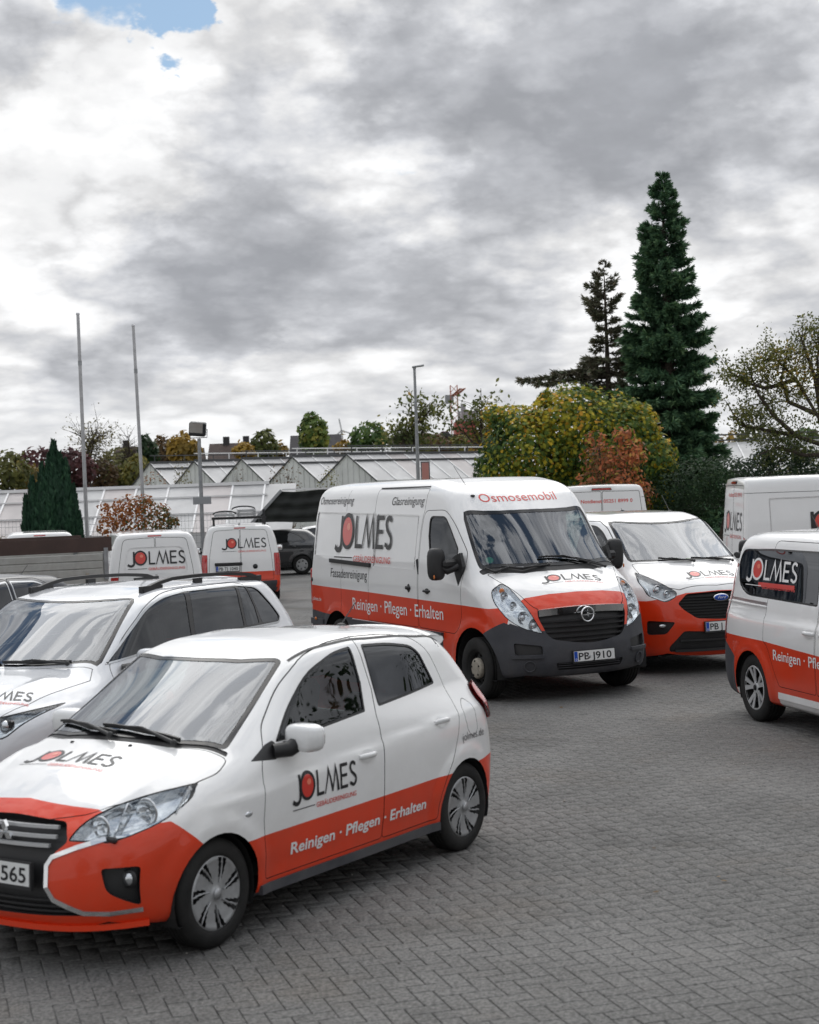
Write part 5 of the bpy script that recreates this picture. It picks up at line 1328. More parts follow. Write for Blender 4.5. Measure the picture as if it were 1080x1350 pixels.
def make_mpv(loc, yaw):
    sh = SH['mpv']; root = empty('people_van', loc, yaw, 'white and red people carrier lettered on its side window, at the right edge', 'van', LIV); s_ = BOTH
    w1 = rp([(-1.885, 1.53, .08), (-1.80, 1.645, .08), (-1.12, 1.665, 0), (-.14, 1.665, .03), (-.11, 1.18, .03), (-.98, 1.195, 0), (-1.60, 1.205, .12), (-1.83, 1.30, .10)], .05)
    w2 = rp([(-.02, 1.665, .03), (.42, 1.64, .08), (.80, 1.36, .04), (.98, 1.18, .02), (-.01, 1.18, .02)], .03)
    sd = rp([(-.07, .40, .03), (-.075, 1.74, .03), (-1.10, 1.745, .08), (-1.115, 1.15, .0), (-1.10, .80, .0), (-1.02, .76, .05), (-.90, .55, .1), (-.80, .40, .03)], .03)
    fd = rp([(-.06, .40, .03), (-.06, 1.735, .03), (.45, 1.72, .1), (.95, 1.3, .1), (1.12, 1.1, .05), (1.08, .7, .1), (.95, .40, .05)], .05)
    ws = par(.66, .2, .74, .66) + [(.50, -.70), (.8, -.74), (1.1, -.77)] + par(1.42, .25, .78, .76)[::-1] + [(1.1, .77), (.8, .74), (.50, .70)]
    rg = [Region('windshield', ws, 'z', 'windshield', rim=.03, rimmat='gloss_black', rec=.003, thr=.2),
          Region('side_window', w1, 'y', 'tint_glass', s_, rim=.018, rimmat='gloss_black', rimrec=.001, rec=.004), Region('side_window', w2, 'y', 'side_glass', s_, rim=.016, rimmat='gloss_black', rimrec=.001, rec=.004),
          Region('rear_window', rp([(-.66, 1.15), (.66, 1.15), (.60, 1.62), (-.60, 1.62)], .08), 'x', 'tint_glass', (-1,), rim=.02, rimmat='gloss_black', rec=.003),
          Region('tailgate', rp([(-.74, .70), (.74, .70), (.70, 1.1), (.64, 1.72), (-.64, 1.72), (-.70, 1.1)], .06), 'x', None, (-1,), rim=.007, seam=True),
          Region('sliding_door', sd, 'y', None, s_, rim=.006, seam=True, label='sliding side door, white over red'), Region('door', fd, 'y', None, s_, rim=.006, seam=True),
          Region('tail_lamp', rp([(-.915, .75), (-.78, .75), (-.74, 1.5), (-.86, 1.5)], .03), 'x', 'red_lamp', (-1,), rec=-.006, thr=.15), Region('tail_lamp', rp([(.915, .75), (.78, .75), (.74, 1.5), (.86, 1.5)], .03), 'x', 'red_lamp', (-1,), rec=-.006, thr=.15)]
    paints = [('red_paint', [(-2.4, .825), (-1.9, .81), (-1.1, .80), (0, .757), (2.4, .72), (2.4, .1), (-2.4, .1)], 'y', s_, .25), ('red_paint', [(-1, .74), (1, .74), (1, .5), (-1, .5)], 'x', (-1,), .5),
              ('bumper_plastic', [(-2.6, .80), (-2.10, .78), (-1.98, .72), (-1.76, .60), (-1.76, .1), (-2.6, .1)], 'y', s_, -.9), ('bumper_plastic', [(-1, .1), (1, .1), (1, .68), (-1, .68)], 'x', (-1,), .3),
              ('white_paint', [(-.84, .335), (1.1, .345), (1.1, .10), (-.84, .10)], 'y', s_, -.9)]
    M = build_body(sh, rg, root, .045, 'white_paint', paints, drop=[(arch_poly(*w), s_) for w in sh.wheels])
    wheel_wells(root, sh, None, .90)
    for x in (1.37, -1.385):
        for y in (.80, -.80): add_wheel(root, 'alloy', x, y, .325, .205, .215, ['alloy', 'under'])
    for sg in s_:
        b = MB(); side_bar(b, sh, (-2.03, -1.11), ([-2.1, -1.1], [1.165, 1.145]), .03, .035, sg, off=.012); b.build('sliding_door_rail', ['satin_metal'], root)
        b = MB(); side_bar(b, sh, (-2.0, -1.11), ([-2.1, -1.1], [1.135, 1.118]), .03, .010, sg, off=-.004); b.build('rail_cover', ['white_paint'], root)
        handle(root, sh, -.18, .94, sg, 'white_paint', .20, .038, .045); handle(root, sh, .12, .94, sg, 'white_paint', .20, .038, .045)
        b = MB(); side_bar(b, sh, (-.835, 1.0), .315, .03, .06, sg, off=.01); b.build('sill', ['white_paint'], root)
        mirror(root, (.90, sg * 1.02, 1.17), (.14, .2, .15), 'white_paint', sg, (1.0, sg * .88, 1.1))
        put_logo(sh, root, .19, 1.08, 'side', sg, (-1.66 if sg < 0 else -.55, 1.365), 0, ink='white_ink', sub='red_ink', label='word mark in white with a red ball, on the side window', lift=.002)
        b = MB(); v, f = text_fit('GEBÄUDEREINIGUNG', .001, .01)
        V = np.array([(0, 0), (.76, 0), (.76, .042), (0, .042)]); decal(sh, root, 'window_strip', V + np.array([0, 0]), [(0, 1, 2, 3)], 'red_ink', 'side', sg, (-1.36, 1.30) if sg < 0 else (-.60, 1.30), 0, .0015)
        put_text(sh, root, 'Reinigen · Pflegen · Erhalten', .10, 1.85, 'white_ink', 'side', sg, (-.885, .645) if sg < 0 else (.96, .645), bold=.008)
    antenna(root, sh.on_top([-1.7], [0])[0], .2, (-.7, 0, .6))
    interior(root, 1.15, 1.10, 1.45, [(.35, .38), (.35, -.38), (-.6, .42), (-.6, -.42), (-.6, 0)], .38, zs=.62, hb=.6, dz=.4)
    return root
make_mpv((4.447, 14.206, 0), -1.3435)

def make_suv(loc, yaw):
    sh = SH['suv']; root = empty('parked_suv', loc, yaw, 'plain white sport utility car with black roof rails, beyond the small hatchback', 'car', LIV); s_ = BOTH
    ws = par(.375, .14, .6, .545) + [(.255, -.585), (.30, -.615), (.6, -.68), (.90, -.75), (.955, -.745)] + par(1.185, .245, .75, .70)[::-1] + [(.955, .745), (.90, .75), (.6, .68), (.30, .615), (.255, .585)]
    lo = lambda x: 1.235 + (x + 1.65) * -.005
    w1 = rp([(.86, 1.16, .02), (.60, 1.30, .1), (.26, 1.485, .1), (.0, 1.555, .1), (-.33, 1.585, .02), (-.23, 1.245, .02), (.3, 1.215, 0)], .02)
    w2 = rp([(-.40, 1.588, .02), (-1.10, 1.578, .02), (-1.06, 1.43, 0), (-1.03, 1.255, .02), (-.29, 1.25, .02)], .02)
    w3 = rp([(-1.135, 1.577, .02), (-1.25, 1.572, .02), (-1.29, 1.40, 0), (-1.28, 1.257, .02), (-1.065, 1.255, .02)], .015)
    w4 = rp([(-1.285, 1.565, .02), (-1.41, 1.548, .06), (-1.58, 1.39, .05), (-1.665, 1.29, .03), (-1.60, 1.25, .02), (-1.335, 1.257, .02)], .02)
    black = rp([(.90, 1.145, .03), (.60, 1.32, .1), (.26, 1.507, .1), (.0, 1.578, .1), (-.33, 1.605, .02), (-1.10, 1.60, .02), (-1.43, 1.565, .08), (-1.60, 1.40, .06), (-1.69, 1.28, .04), (-1.62, 1.228, .03), (-.25, 1.225, .02), (.35, 1.19, 0)], .02)
    fd = rp([(.88, 1.13, .05), (.60, 1.33, .1), (.25, 1.525, .1), (-.05, 1.61, .1), (-.36, 1.625, .02), (-.26, 1.2, 0), (-.24, .4, .03), (.88, .4, .05), (.93, .8, .1)], .05)
    rd = rp([(-.35, 1.625, .02), (-.25, 1.2, 0), (-.23, .4, .03), (-.92, .4, .03), (-1.15, .72, .15), (-1.33, .95, .1), (-1.32, 1.25, .0), (-1.27, 1.59, .04), (-1.10, 1.62, .02)], .05)
    hl = lambda s: rp([(s * .42, .875, .02), (s * .65, .905, .05), (s * .86, .955, .02), (s * .865, .93, .01), (s * .79, .845, .04), (s * .74, .765, .05), (s * .45, .76, .03)], .02)
    hood = rp(par(1.21, .22, .75, .74) + [(1.10, -.795), (1.40, -.775), (1.70, -.73), (1.90, -.64), (2.05, -.4), (2.10, 0), (2.05, .4), (1.90, .64), (1.70, .73), (1.40, .775), (1.10, .795)], .0)
    rg = [Region('windshield', ws, 'z', 'windshield', rim=.028, rimmat='gloss_black', rimrec=.002, rec=.003, thr=.2)]
    for w, g in ((w1, 'side_glass'), (w2, 'tint_glass'), (w3, 'tint_glass'), (w4, 'tint_glass')): rg.append(Region('side_window', w, 'y', g, s_, rec=.004))
    rg += [Region('window_surround', black, 'y', 'gloss_black', s_, rim=.014, rimmat='satin_metal', rimrec=-.004, rec=.001),
           Region('headlight', hl(1), 'x', 'lamp_silver', (1,), rim=.010, rimmat='gloss_black', rimrec=.003, rec=.05, lens=True, thr=.05), Region('headlight', hl(-1), 'x', 'lamp_silver', (1,), rim=.010, rimmat='gloss_black', rimrec=.003, rec=.05, lens=True, thr=.05),
           Region('grille', rp([(-.42, .885), (.42, .885), (.42, .74), (-.42, .74)], .03), 'x', 'black_plastic', (1,), rec=.04), Region('lower_grille', rp([(-.6, .55), (.6, .55), (.5, .35), (-.5, .35)], .04), 'x', 'black_plastic', (1,), rec=.04),
           Region('bonnet', hood, 'z', None, (1,), rim=.005, seam=True, thr=.1), Region('door', fd, 'y', None, s_, rim=.005, seam=True), Region('door', rd, 'y', None, s_, rim=.005, seam=True),
           Region('rear_window', rp([(-.56, 1.18), (.56, 1.18), (.50, 1.50), (-.50, 1.50)], .06), 'x', 'tint_glass', (-1,), rim=.02, rimmat='gloss_black', rec=.003),
           Region('tail_lamp', rp([(-1.78, 1.05), (-2.3, 1.03), (-2.3, .86), (-1.86, .88)], .03), 'y', 'red_lamp', s_, rec=-.004, thr=.1)]
    paints = [('black_plastic', [(-2.4, .36), (2.4, .36), (2.4, .1), (-2.4, .1)], 'y', s_, -.9)]
    M = build_body(sh, rg, root, .045, 'pearl_paint', paints, drop=[(arch_poly(*w), s_) for w in sh.wheels])
    wheel_wells(root, sh, None, .89)
    for x in (1.335, -1.345):
        for y in (.79, -.79): add_wheel(root, 'alloy', x, y, .345, .215, .225, ['alloy', 'under'])
    for sg in s_:
        b = MB(); xs = np.linspace(.10, -1.62, 23); P = sh.on_top(xs, np.full(23, sg * .545)); h = np.interp(xs, [-1.62, -1.45, -1.1, -.3, .10], [.0, .035, .045, .045, .0]); h = h * np.array([1.] * 23)
        pts = [(p[0], p[1], p[2] + q + .012) for p, q in zip(P, h)]; b.strip(pts, .035, .028)
        for x0, x1 in ((.12, -.16), (-1.30, -1.64), (-.62, -.72)):
            q = sh.on_top([x0, x1], [sg * .545] * 2); b.box(((x0 + x1) / 2, sg * .545, (q[0][2] + q[1][2]) / 2 + .012), (abs(x1 - x0), .03, .05))
        b.build('roof_rail', ['black_plastic'], root)
        mirror(root, (.62, sg * .99, 1.17), (.15, .22, .15), 'pearl_paint', sg, (.78, sg * .84, 1.10)); handle(root, sh, -.15, .98, sg, 'pearl_paint'); handle(root, sh, -1.05, 1.0, sg, 'pearl_paint')
    for s, ho in zip((1, -1), kids(root, 'headlight')):
        b = MB()
        for y, r in ((.70, .05), (.58, .045)):
            p = sh.on_end([s * y], [.85])[0]; b.box((p[0] - .04, p[1], p[2]), (.05, .10, .07), 1, bev=.01); b.ball((p[0] - .025, p[1], p[2]), r * .7, 12, 0)
        outline_bar(b, sh, 'end', [(s * .48, .78), (s * .73, .785), (s * .775, .85), (s * .84, .925)], .016, .02, 0, -.012, close=False)
        b.build('lamp_bowl', ['lamp_silver', 'gloss_black'], ho)
    g = M[('grille', 1)]
    for z in (.86, .82, .78):
        b = MB(); surf_bar(b, sh, (-.41, .41), z, .03, .012, off=.01); b.build('grille_bar', ['chrome'], g)
    for k in (-.35, .25):
        b = MB(); outline_bar(b, sh, 'top', [(-.6, k), (-1.1, k)], .02, .004, 0, .002, close=False)
    b = MB(); ys = np.linspace(-.52, .52, 13); v = []
    for y in ys:
        x0 = -1.72 + .12 * abs(y / .55) ** 2.4; z0 = 1.60 - .05 * abs(y / .55) ** 2.2
        v += [(x0 + .2, y, z0 + .045), (x0 + .03, y, z0 + .038), (x0 - .17, y, z0 + .0), (x0 - .18, y, z0 - .03), (x0 - .05, y, z0 - .05), (x0 + .18, y, z0 - .04)]
    b.add(v, [(i * 6 + k, i * 6 + (k + 1) % 6, i * 6 + 6 + (k + 1) % 6, i * 6 + 6 + k) for i in range(12) for k in range(6)], 0, True); b.add(v[:6], [(0, 1, 2, 3, 4, 5)]); b.add(v[-6:], [(5, 4, 3, 2, 1, 0)]); b.build('spoiler', ['pearl_paint'], root)
    wiper(root, sh, [(1.13, .0), (1.10, -.3), (.98, -.6)]); wiper(root, sh, [(1.03, .58), (1.12, .3), (1.15, .05)])
    put_logo(sh, root, .115, .46, 'hood', 1, (1.86, .30), ang=.42)
    put_logo(sh, root, .14, .60, 'side', 1, (.45, .75)); put_logo(sh, root, .14, .60, 'side', -1, (-.2, .75))
    interior(root, .95, 1.08, 1.3, [(.2, .36), (.2, -.36), (-.75, .36), (-.75, -.36)], .36, zs=.62, hb=.6, dz=.3)
    return root
make_suv((-2.55, 12.77, 0), R(243.5))
# ---------------------------------------------------------------- vehicles farther back
def gzz(Y): return -max(0., Y - 22) * .006
def lights(sh, z0, z1, y0, y1, name='tail_lamp'):
    return [Region(name, rp([(s * y0, z0), (s * y1, z0), (s * y1 * .985, z1), (s * y0 * .985, z1)], .02), 'x', 'red_lamp', (-1,), rec=-.006, thr=.1) for s in (1, -1)]
def make_small(loc, yaw, label, red=False, step=.07, lamp=((.62, .95), (.72, .86)), txt=None, group=LIV):
    sh = SH['smallvan']; root = empty('compact_van', loc, yaw, label, 'van', group)
    door = lambda s: rp([(s * .006, .52, .02), (s * .74, .52, .04), (s * .70, 1.1, .1), (s * .60, 1.66, .09), (s * .006, 1.68, .02)], .04)
    pan = rp([(-.62, .98), (.62, .98), (.53, 1.50), (-.53, 1.50)], .14)
    rg = [Region('windshield', par(.75, .2, .7, .66) + par(1.40, .25, .75, .72)[::-1], 'z', 'windshield', rim=.03, rimmat='gloss_black', thr=.2),
          Region('side_window', rp([(.10, 1.60), (.55, 1.58), (1.0, 1.16), (.08, 1.12)], .05), 'y', 'side_glass', BOTH, rim=.02, rimmat='gloss_black', rec=.004),
          Region('brake_lamp', rp([(-.13, 1.695), (.13, 1.695), (.13, 1.72), (-.13, 1.72)], .008), 'x', 'red_lamp', (-1,), rec=-.004, thr=.05)]
    rg += lights(sh, lamp[0][0], lamp[0][1], lamp[1][0], lamp[1][1])
    if not red: rg.append(Region(None, pan, 'x', None, (-1,), rim=.012, rimmat='white_paint', rimrec=.006, rec=.008))
    rg += [Region('rear_door', door(1), 'x', None, (-1,), rim=.008, seam=True), Region('rear_door', door(-1), 'x', None, (-1,), rim=.008, seam=True),
           Region('door', rp([(.05, .36), (.05, 1.66), (.60, 1.64), (1.1, 1.16), (1.08, .7), (.9, .36)], .05), 'y', None, BOTH, rim=.008, seam=True), Region('sliding_door', rp([(.04, .36), (.04, 1.66), (-.75, 1.66), (-.75, .36)], .05), 'y', None, BOTH, rim=.008, seam=True)]
    paints = [('bumper_plastic', [(-1, .1), (1, .1), (1, .50), (-1, .50)], 'x', (-1,), .2)]
    if red: paints += [('red_paint', [(-2.4, .70), (2.4, .70), (2.4, .1), (-2.4, .1)], 'y', BOTH, .3), ('red_paint', [(-1, .50), (1, .50), (1, .715), (-1, .715)], 'x', (-1,), .3)]
    build_body(sh, rg, root, step, 'white_paint', paints, drop=[(arch_poly(*w, n=18), BOTH) for w in sh.wheels]); wheel_wells(root, sh, None, .87)
    for x in (1.30, -1.40):
        for y in (.78, -.78): add_wheel(root, 'cap6', x, y, .315, .19, .20, ['hubcap', 'under'])
    for s in BOTH: mirror(root, (.92, s * 1.0, 1.13), (.13, .19, .17), 'black_plastic', s, (1.0, s * .86, 1.08))
    b = MB(); b.box((.02, 0, 1.0), (.03, 1.5, 1.2)); b.build('bulkhead', ['dash_plastic'], root)
    return root, sh
# white van with a blank lower rear, behind the hatchback-side vehicles
A, shs = make_small((-5.36, 32.35, gzz(32)), R(104), 'plain white compact van seen from behind, word mark across its rear doors', False, .06)
put_logo(shs, A, .25, 1.08, 'rear', 1, (.53, 1.17)); antenna(A, shs.on_top([-1.6], [0])[0], .06, (-.5, 0, .6))
B_, shs = make_small((-4.12, 38.3, gzz(36)), R(97), 'compact van with a red lower band and ladders on its roof rack', True, .06, ((.62, 1.12), (.76, .90)))
put_logo(shs, B_, .22, 1.0, 'rear', 1, (.42, 1.25)); antenna(B_, shs.on_top([-1.6], [0])[0], .06, (-.5, 0, .6))
p = shs.on_end([.30], [.80], -1)[0]; plate(B_, (p[0] - .02, .30, .80), (0, -1, 0), (0, 0, 1), (-1, 0, 0), 'PB TJ 1040', label='number plate reading PB TJ 1040', txtw=.43)
b = MB(); p = shs.on_end([.30], [.90], -1)[0]; b.box((p[0] - .015, .28, .90), (.03, .62, .07), bev=.01); b.build('plate_lamp_bar', ['black_plastic'], B_)
b = MB(); p = shs.on_end([-.32], [.83], -1)[0]; b.lathe([(.055, 0), (.055, -.012), (.001, -.014)], 16, 'x', tuple(p)); b.build('badge', ['dark_metal'], B_)
for x in (-1.75, -.5):
    b = MB(); b.box((x, 0, 1.93), (.05, 1.25, .04)); b.box((x, .58, 1.85), (.06, .05, .16)); b.box((x, -.58, 1.85), (.06, .05, .16)); b.build('roof_bar', ['black_plastic'], B_)
def ladder(y, z, w, label):
    L = empty('ladder', B_.location, B_.rotation_euler.z, label, 'ladder', 'ladders on the roof rack of the compact van')
    for s in (-1, 1): b = MB(); b.box((-.95, y + s * w / 2, z), (2.6, .03, .075)); b.build('rail', ['satin_metal'], L)
    for k in range(9): b = MB(); b.box((-2.1 + k * .28, y, z), (.035, w - .03, .035)); b.build('rung', ['satin_metal'], L)
ladder(.33, 2.0, .42, 'aluminium ladder lying on the left of the compact van\'s roof rack'); ladder(-.18, 2.0, .36, 'aluminium ladder on the right of the roof rack, below the boxed one'); ladder(-.18, 2.09, .36, 'upper aluminium ladder on the right of the roof rack')
for y, z, nm in ((.33, 2.05, 'black strap bow over the left ladder'), (-.10, 2.15, 'black strap bow over the right ladders')):
    b = MB(); b.tube([tuple(Vector((-2.05, y + .26 * math.cos(a_), z - .02 + .07 * math.sin(a_)))) for a_ in np.linspace(0, math.pi, 9)], .018, 6); o = b.build('strap', ['black_plastic'], None); o.location = B_.location; o.rotation_euler = B_.rotation_euler; tag(o, nm + ' on the compact van', 'strap')
C_ = copy_tree(A); C_.location = (-8.9, 38.2, gzz(38)); C_.rotation_euler = (0, 0, R(104)); C_['label'] = 'white van of which only the roof shows above the tipper side board, left edge'
# tall white vans
def make_big(loc, yaw, label):
    sh = SH['bigvan']; root = empty('panel_van', loc, yaw, label, 'van', LIV)
    rg = [Region('windshield', par(1.45, .16, .85, .78) + par(2.15, .2, .9, .86)[::-1], 'z', 'windshield', rim=.03, rimmat='gloss_black', thr=.2),
          Region('side_window', rp([(.95, 2.0), (1.45, 1.95), (1.95, 1.5), (.93, 1.42)], .05), 'y', 'side_glass', BOTH, rim=.02, rimmat='gloss_black', rec=.004),
          Region('brake_lamp', rp([(-.22, 2.285), (.22, 2.285), (.20, 2.34), (-.20, 2.34)], .015), 'x', 'red_lamp', (-1,), rim=.012, rimmat='black_plastic', rec=-.02, thr=.05)]
    rg += [Region('tail_lamp', rp([(-2.98, .98), (-2.84, .98), (-2.86, 1.26), (-2.955, 1.42)], .015), 'y', 'red_lamp', BOTH, rec=-.006, thr=.05)]
    rg += [Region('rear_door', rp([(s * .007, .55), (s * .90, .55), (s * .90, 1.3), (s * .80, 2.26), (s * .007, 2.27)], .04), 'x', None, (-1,), rim=.010, seam=True) for s in (1, -1)]
    rg += [Region('wall_panel', rp([(-2.45, 1.28), (-2.45, 2.02), (.65, 2.05), (.65, 1.28)], .03), 'y', None, BOTH, rim=.014, rimmat='white_paint', rimrec=.008, rec=.010), Region('door', rp([(.80, .5), (.80, 2.1), (1.35, 2.08), (2.05, 1.45), (2.05, .6)], .06), 'y', None, BOTH, rim=.008, seam=True)]
    rg.append(Region(None, [(-2.9, 2.115), (.7, 2.115), (.7, 2.125), (-2.9, 2.125)], 'y', 'grey_ink', BOTH, rec=.004))
    paints = [('bumper_plastic', [(-3.1, .1), (3.1, .1), (3.1, .55), (-3.1, .55)], 'y', BOTH, -.9), ('bumper_plastic', [(-1.1, .1), (1.1, .1), (1.1, .53), (-1.1, .53)], 'x', (-1,), .2)]
    build_body(sh, rg, root, .08, 'white_paint', paints, drop=[(arch_poly(*w, n=18), BOTH) for w in sh.wheels]); wheel_wells(root, sh, None, 1.0)
    for x in (1.95, -1.70):
        for y in (.88, -.88): add_wheel(root, 'steel', x, y, .345, .215, .205, ['steel_beige', 'under'])
    b = MB(); b.box((.6, 0, 1.4), (.03, 1.7, 1.7)); b.build('bulkhead', ['dash_plastic'], root)
    return root, sh
D_, shb = make_big((8.77, 29.0, gzz(29)), 0, 'big white panel van side on, behind the people carrier at the right edge')
put_logo(shb, D_, .36, 1.95, 'side', -1, (-1.93, 1.40), 0, label='large word mark in black with a red ball, on the side wall'); put_logo(shb, D_, .33, 1.5, 'rear', 1, (.75, 1.45))
put_text(shb, D_, '- Notdienst 05251 8999 0', .075, 1.17, 'red_ink', 'rear', 1, (.50, 2.06), bold=.02); antenna(D_, shb.on_top([1.0], [0])[0], .2)
E_, shb = make_big((4.42, 37.0, gzz(37)), R(84), 'white panel van seen from behind, red emergency number under its roof, beyond the tall van')
put_text(shb, E_, '- Notdienst 05251 8999 0', .075, 1.17, 'red_ink', 'rear', 1, (.52, 2.02), bold=.02)
# dark and white compact cars by the shelter, dark saloon at the left edge
def make_compact(loc, yaw, label, paint, group=None, step=.06, ww=None):
    sh = SH['compact']; root = empty('parked_car', loc, yaw, label, 'car', group)
    w1 = rp([(.55, 1.03, .02), (.30, 1.22, .1), (-.05, 1.37, .1), (-.32, 1.39, .02), (-.30, 1.00, .02)], .03); w2 = rp([(-.38, 1.39, .02), (-.85, 1.365, .08), (-1.18, 1.24, .08), (-1.42, 1.04, .05), (-.36, 1.00, .02)], .03)
    ws = par(.28, .13, .55, .52) + par(.98, .2, .66, .64)[::-1]
    rg = [Region('windshield', ws, 'z', 'windshield', rim=.025, rimmat='gloss_black', thr=.3), Region('side_window', w1, 'y', 'tint_glass', BOTH, rim=.02, rimmat='gloss_black' if not ww else ww, rimrec=.0, rec=.004), Region('side_window', w2, 'y', 'tint_glass', BOTH, rim=.02, rimmat='gloss_black' if not ww else ww, rimrec=.0, rec=.004),
          Region('rear_window', rp([(-.52, 1.06), (.52, 1.06), (.44, 1.30), (-.44, 1.30)], .06), 'x', 'tint_glass', (-1,), rim=.02, rimmat='gloss_black', rec=.003),
          Region('tail_lamp', rp([(-1.76, 1.0), (-1.84, 1.02), (-2.1, .84), (-2.1, .70), (-1.90, .72)], .03), 'y', 'red_lamp', BOTH, rec=-.004, thr=.1),
          Region('headlight', rp([(.45, .60), (.76, .64), (.72, .80), (.5, .72)], .03), 'x', 'lamp_silver', (1,), rec=.02, lens=True, thr=.1), Region('headlight', rp([(-.45, .60), (-.76, .64), (-.72, .80), (-.5, .72)], .03), 'x', 'lamp_silver', (1,), rec=.02, lens=True, thr=.1),
          Region('door', rp([(.62, .30), (.68, .9), (.30, 1.26), (-.05, 1.41), (-.34, 1.42), (-.34, .30)], .06), 'y', None, BOTH, rim=.007, seam=True), Region('door', rp([(-.335, .30), (-.335, 1.42), (-.9, 1.40), (-1.2, 1.26), (-1.25, .9), (-1.0, .6), (-.95, .30)], .06), 'y', None, BOTH, rim=.007, seam=True)]
    build_body(sh, rg, root, step, paint, (), drop=[(arch_poly(*w, n=18), BOTH) for w in sh.wheels]); wheel_wells(root, sh, None, .82)
    for x in (1.27, -1.25):
        for y in (.74, -.74): add_wheel(root, 'cap6', x, y, .30, .185, .19, ['hubcap', 'under'])
    for s in BOTH: mirror(root, (.55, s * .93, .98), (.13, .19, .13), paint, s, (.65, s * .80, .93)); handle(root, sh, -.15, .86, s, paint); handle(root, sh, -1.0, .88, s, paint)
    antenna(root, sh.on_top([-1.3], [0])[0], .18, (-.7, 0, .6)); interior(root, .75, .92, 1.2, [(.1, .34), (.1, -.34), (-.75, .34), (-.75, -.34)], .34, zs=.48, hb=.55, dz=.3)
    return root
wx = at(383, 740, 51).x
make_compact((wx - .9, 50.6, gzz(50) + .0), R(187), 'dark compact car with grey wheel covers, in front of the shade shelter', 'dark_paint', 'cars parked by the shelter')
make_compact((at(402, 740, 54).x + .1, 54.5, gzz(54)), R(184), 'white car half hidden behind the dark compact car', 'white_paint', 'cars parked by the shelter', step=.08)
make_compact((-5.72, 19.8, 0), R(243), 'dark blue car with a bright window line, left edge beyond the sport utility car', 'blue_paint', None, ww='satin_metal')
# dropside truck
material('alu_board', (.42, .42, .40), .5, .5, var=.12, vscale=3, dirt=((.20, .17, .13), .5, .0, 3.)); material('brown_board', (.055, .030, .024), .6, var=.2, vscale=2)
pr = at(142, 740, 26.3); yw = R(180 + 25)
T_ = empty('dropside_truck', (pr.x, 26.3, gzz(26)), yw, 'dropside truck with aluminium side boards topped by brown panels, left edge', 'truck')
# local x runs along the bed away from the visible corner, y across (0 = near side)
def tb(name, c, d, m, parent=T_, **k): b = MB(); b.box(c, d, 0, **k); return b.build(name, [m], parent)
Lb = 4.6; wb = 2.1
for s, y in ((0, 0.), (1, -wb)):
    for k in range(3):
        tb('side_board', (Lb / 2, y, 1.20 + k * .125), (Lb - .14, .03, .118), 'alu_board', bev=.012)
    tb('top_panel', (Lb / 2 - .05, y, 1.66), (Lb + .05, .022, .235), 'brown_board')
    tb('corner_post', (.03, y, 1.34), (.07, .06, .52), 'galvanised'); tb('corner_post', (Lb - .03, y, 1.34), (.07, .06, .52), 'galvanised')
    for k in range(4): tb('hinge', (.35 + k * 1.25, y + (.02 if s == 0 else -.02), 1.17), (.05, .03, .06), 'steel_beige')
tb('tail_board', (.0, -wb / 2, 1.33), (.03, wb - .1, .40), 'alu_board'); tb('head_board', (Lb, -wb / 2, 1.5), (.04, wb, .8), 'alu_board'); tb('bed_floor', (Lb / 2, -wb / 2, 1.08), (Lb, wb, .10), 'alu_board')
tb('chassis', (Lb / 2 + .8, -wb / 2, .78), (Lb + 1.4, .8, .2), 'under'); tb('underrun_bar', (.1, -wb / 2, .55), (.08, 1.9, .12), 'under')
b = MB(); b.prism([(0, .45), (2.1, .45), (2.1, 1.1), (1.9, 1.35), (1.25, 2.15), (.1, 2.2), (0, 2.1)], (Lb + .1, -.06, 0), (1, 0, 0), (0, 0, 1), (0, -(wb - .12), 0)); b.build('cab', ['white_paint'], T_)
tb('side_window', (Lb + .85, -.052, 1.65), (.8, .02, .5), 'tint_glass'); tb('windshield', (Lb + 1.70, -wb / 2, 1.78), (.02, 1.7, .85), 'tint_glass', rot=(0, -.70, 0))
for x in (1.1, Lb + 1.1):
    for y in (-.18, -wb + .18): add_wheel(T_, 'steel', x, y if y == -.18 else y, .345, .215, .205, ['steel_beige', 'under'])
# ---------------------------------------------------------------- plants
def leaf_material(name, stops, rough=.6, trans=.35, bark=False):
    m = bpy.data.materials.new(name); m.use_nodes = True; t = m.node_tree; g = G(t); b = t.nodes['Principled BSDF']
    at_ = g.n('ShaderNodeAttribute', attribute_name='tint'); col = g.ramp(at_.outputs['Fac'], stops)
    g.put(b.inputs['Base Color'], col); b.inputs['Roughness'].default_value = rough; b.inputs['Specular IOR Level'].default_value = .3
    if trans:
        tr = g.n('ShaderNodeBsdfTranslucent'); g.put(tr.inputs[0], col); mx = g.n('ShaderNodeMixShader'); mx.inputs[0].default_value = trans
        o = t.nodes['Material Output']; t.links.new(b.outputs[0], mx.inputs[1]); t.links.new(tr.outputs[0], mx.inputs[2]); t.links.new(mx.outputs[0], o.inputs[0])
    MAT[name] = m
leaf_material('maple_leaf', [(0, (0.024, 0.062, 0.020)), (.30, (0.055, 0.117, 0.024)), (.52, (0.138, 0.193, 0.028)), (.72, (0.372, 0.343, 0.030)), (.93, (0.620, 0.454, 0.030)), (1, (0.620, 0.330, 0.041))])
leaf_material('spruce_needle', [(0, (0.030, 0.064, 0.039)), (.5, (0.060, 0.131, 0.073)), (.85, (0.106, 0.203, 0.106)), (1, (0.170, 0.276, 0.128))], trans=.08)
leaf_material('dry_needle', [(0, (0.061, 0.056, 0.039)), (.5, (0.131, 0.119, 0.079)), (.8, (0.122, 0.149, 0.088)), (1, (0.245, 0.193, 0.131))], trans=.08)
leaf_material('thuja', [(0, (0.010, 0.034, 0.019)), (.6, (0.024, 0.071, 0.037)), (1, (0.053, 0.124, 0.057))], trans=.05)
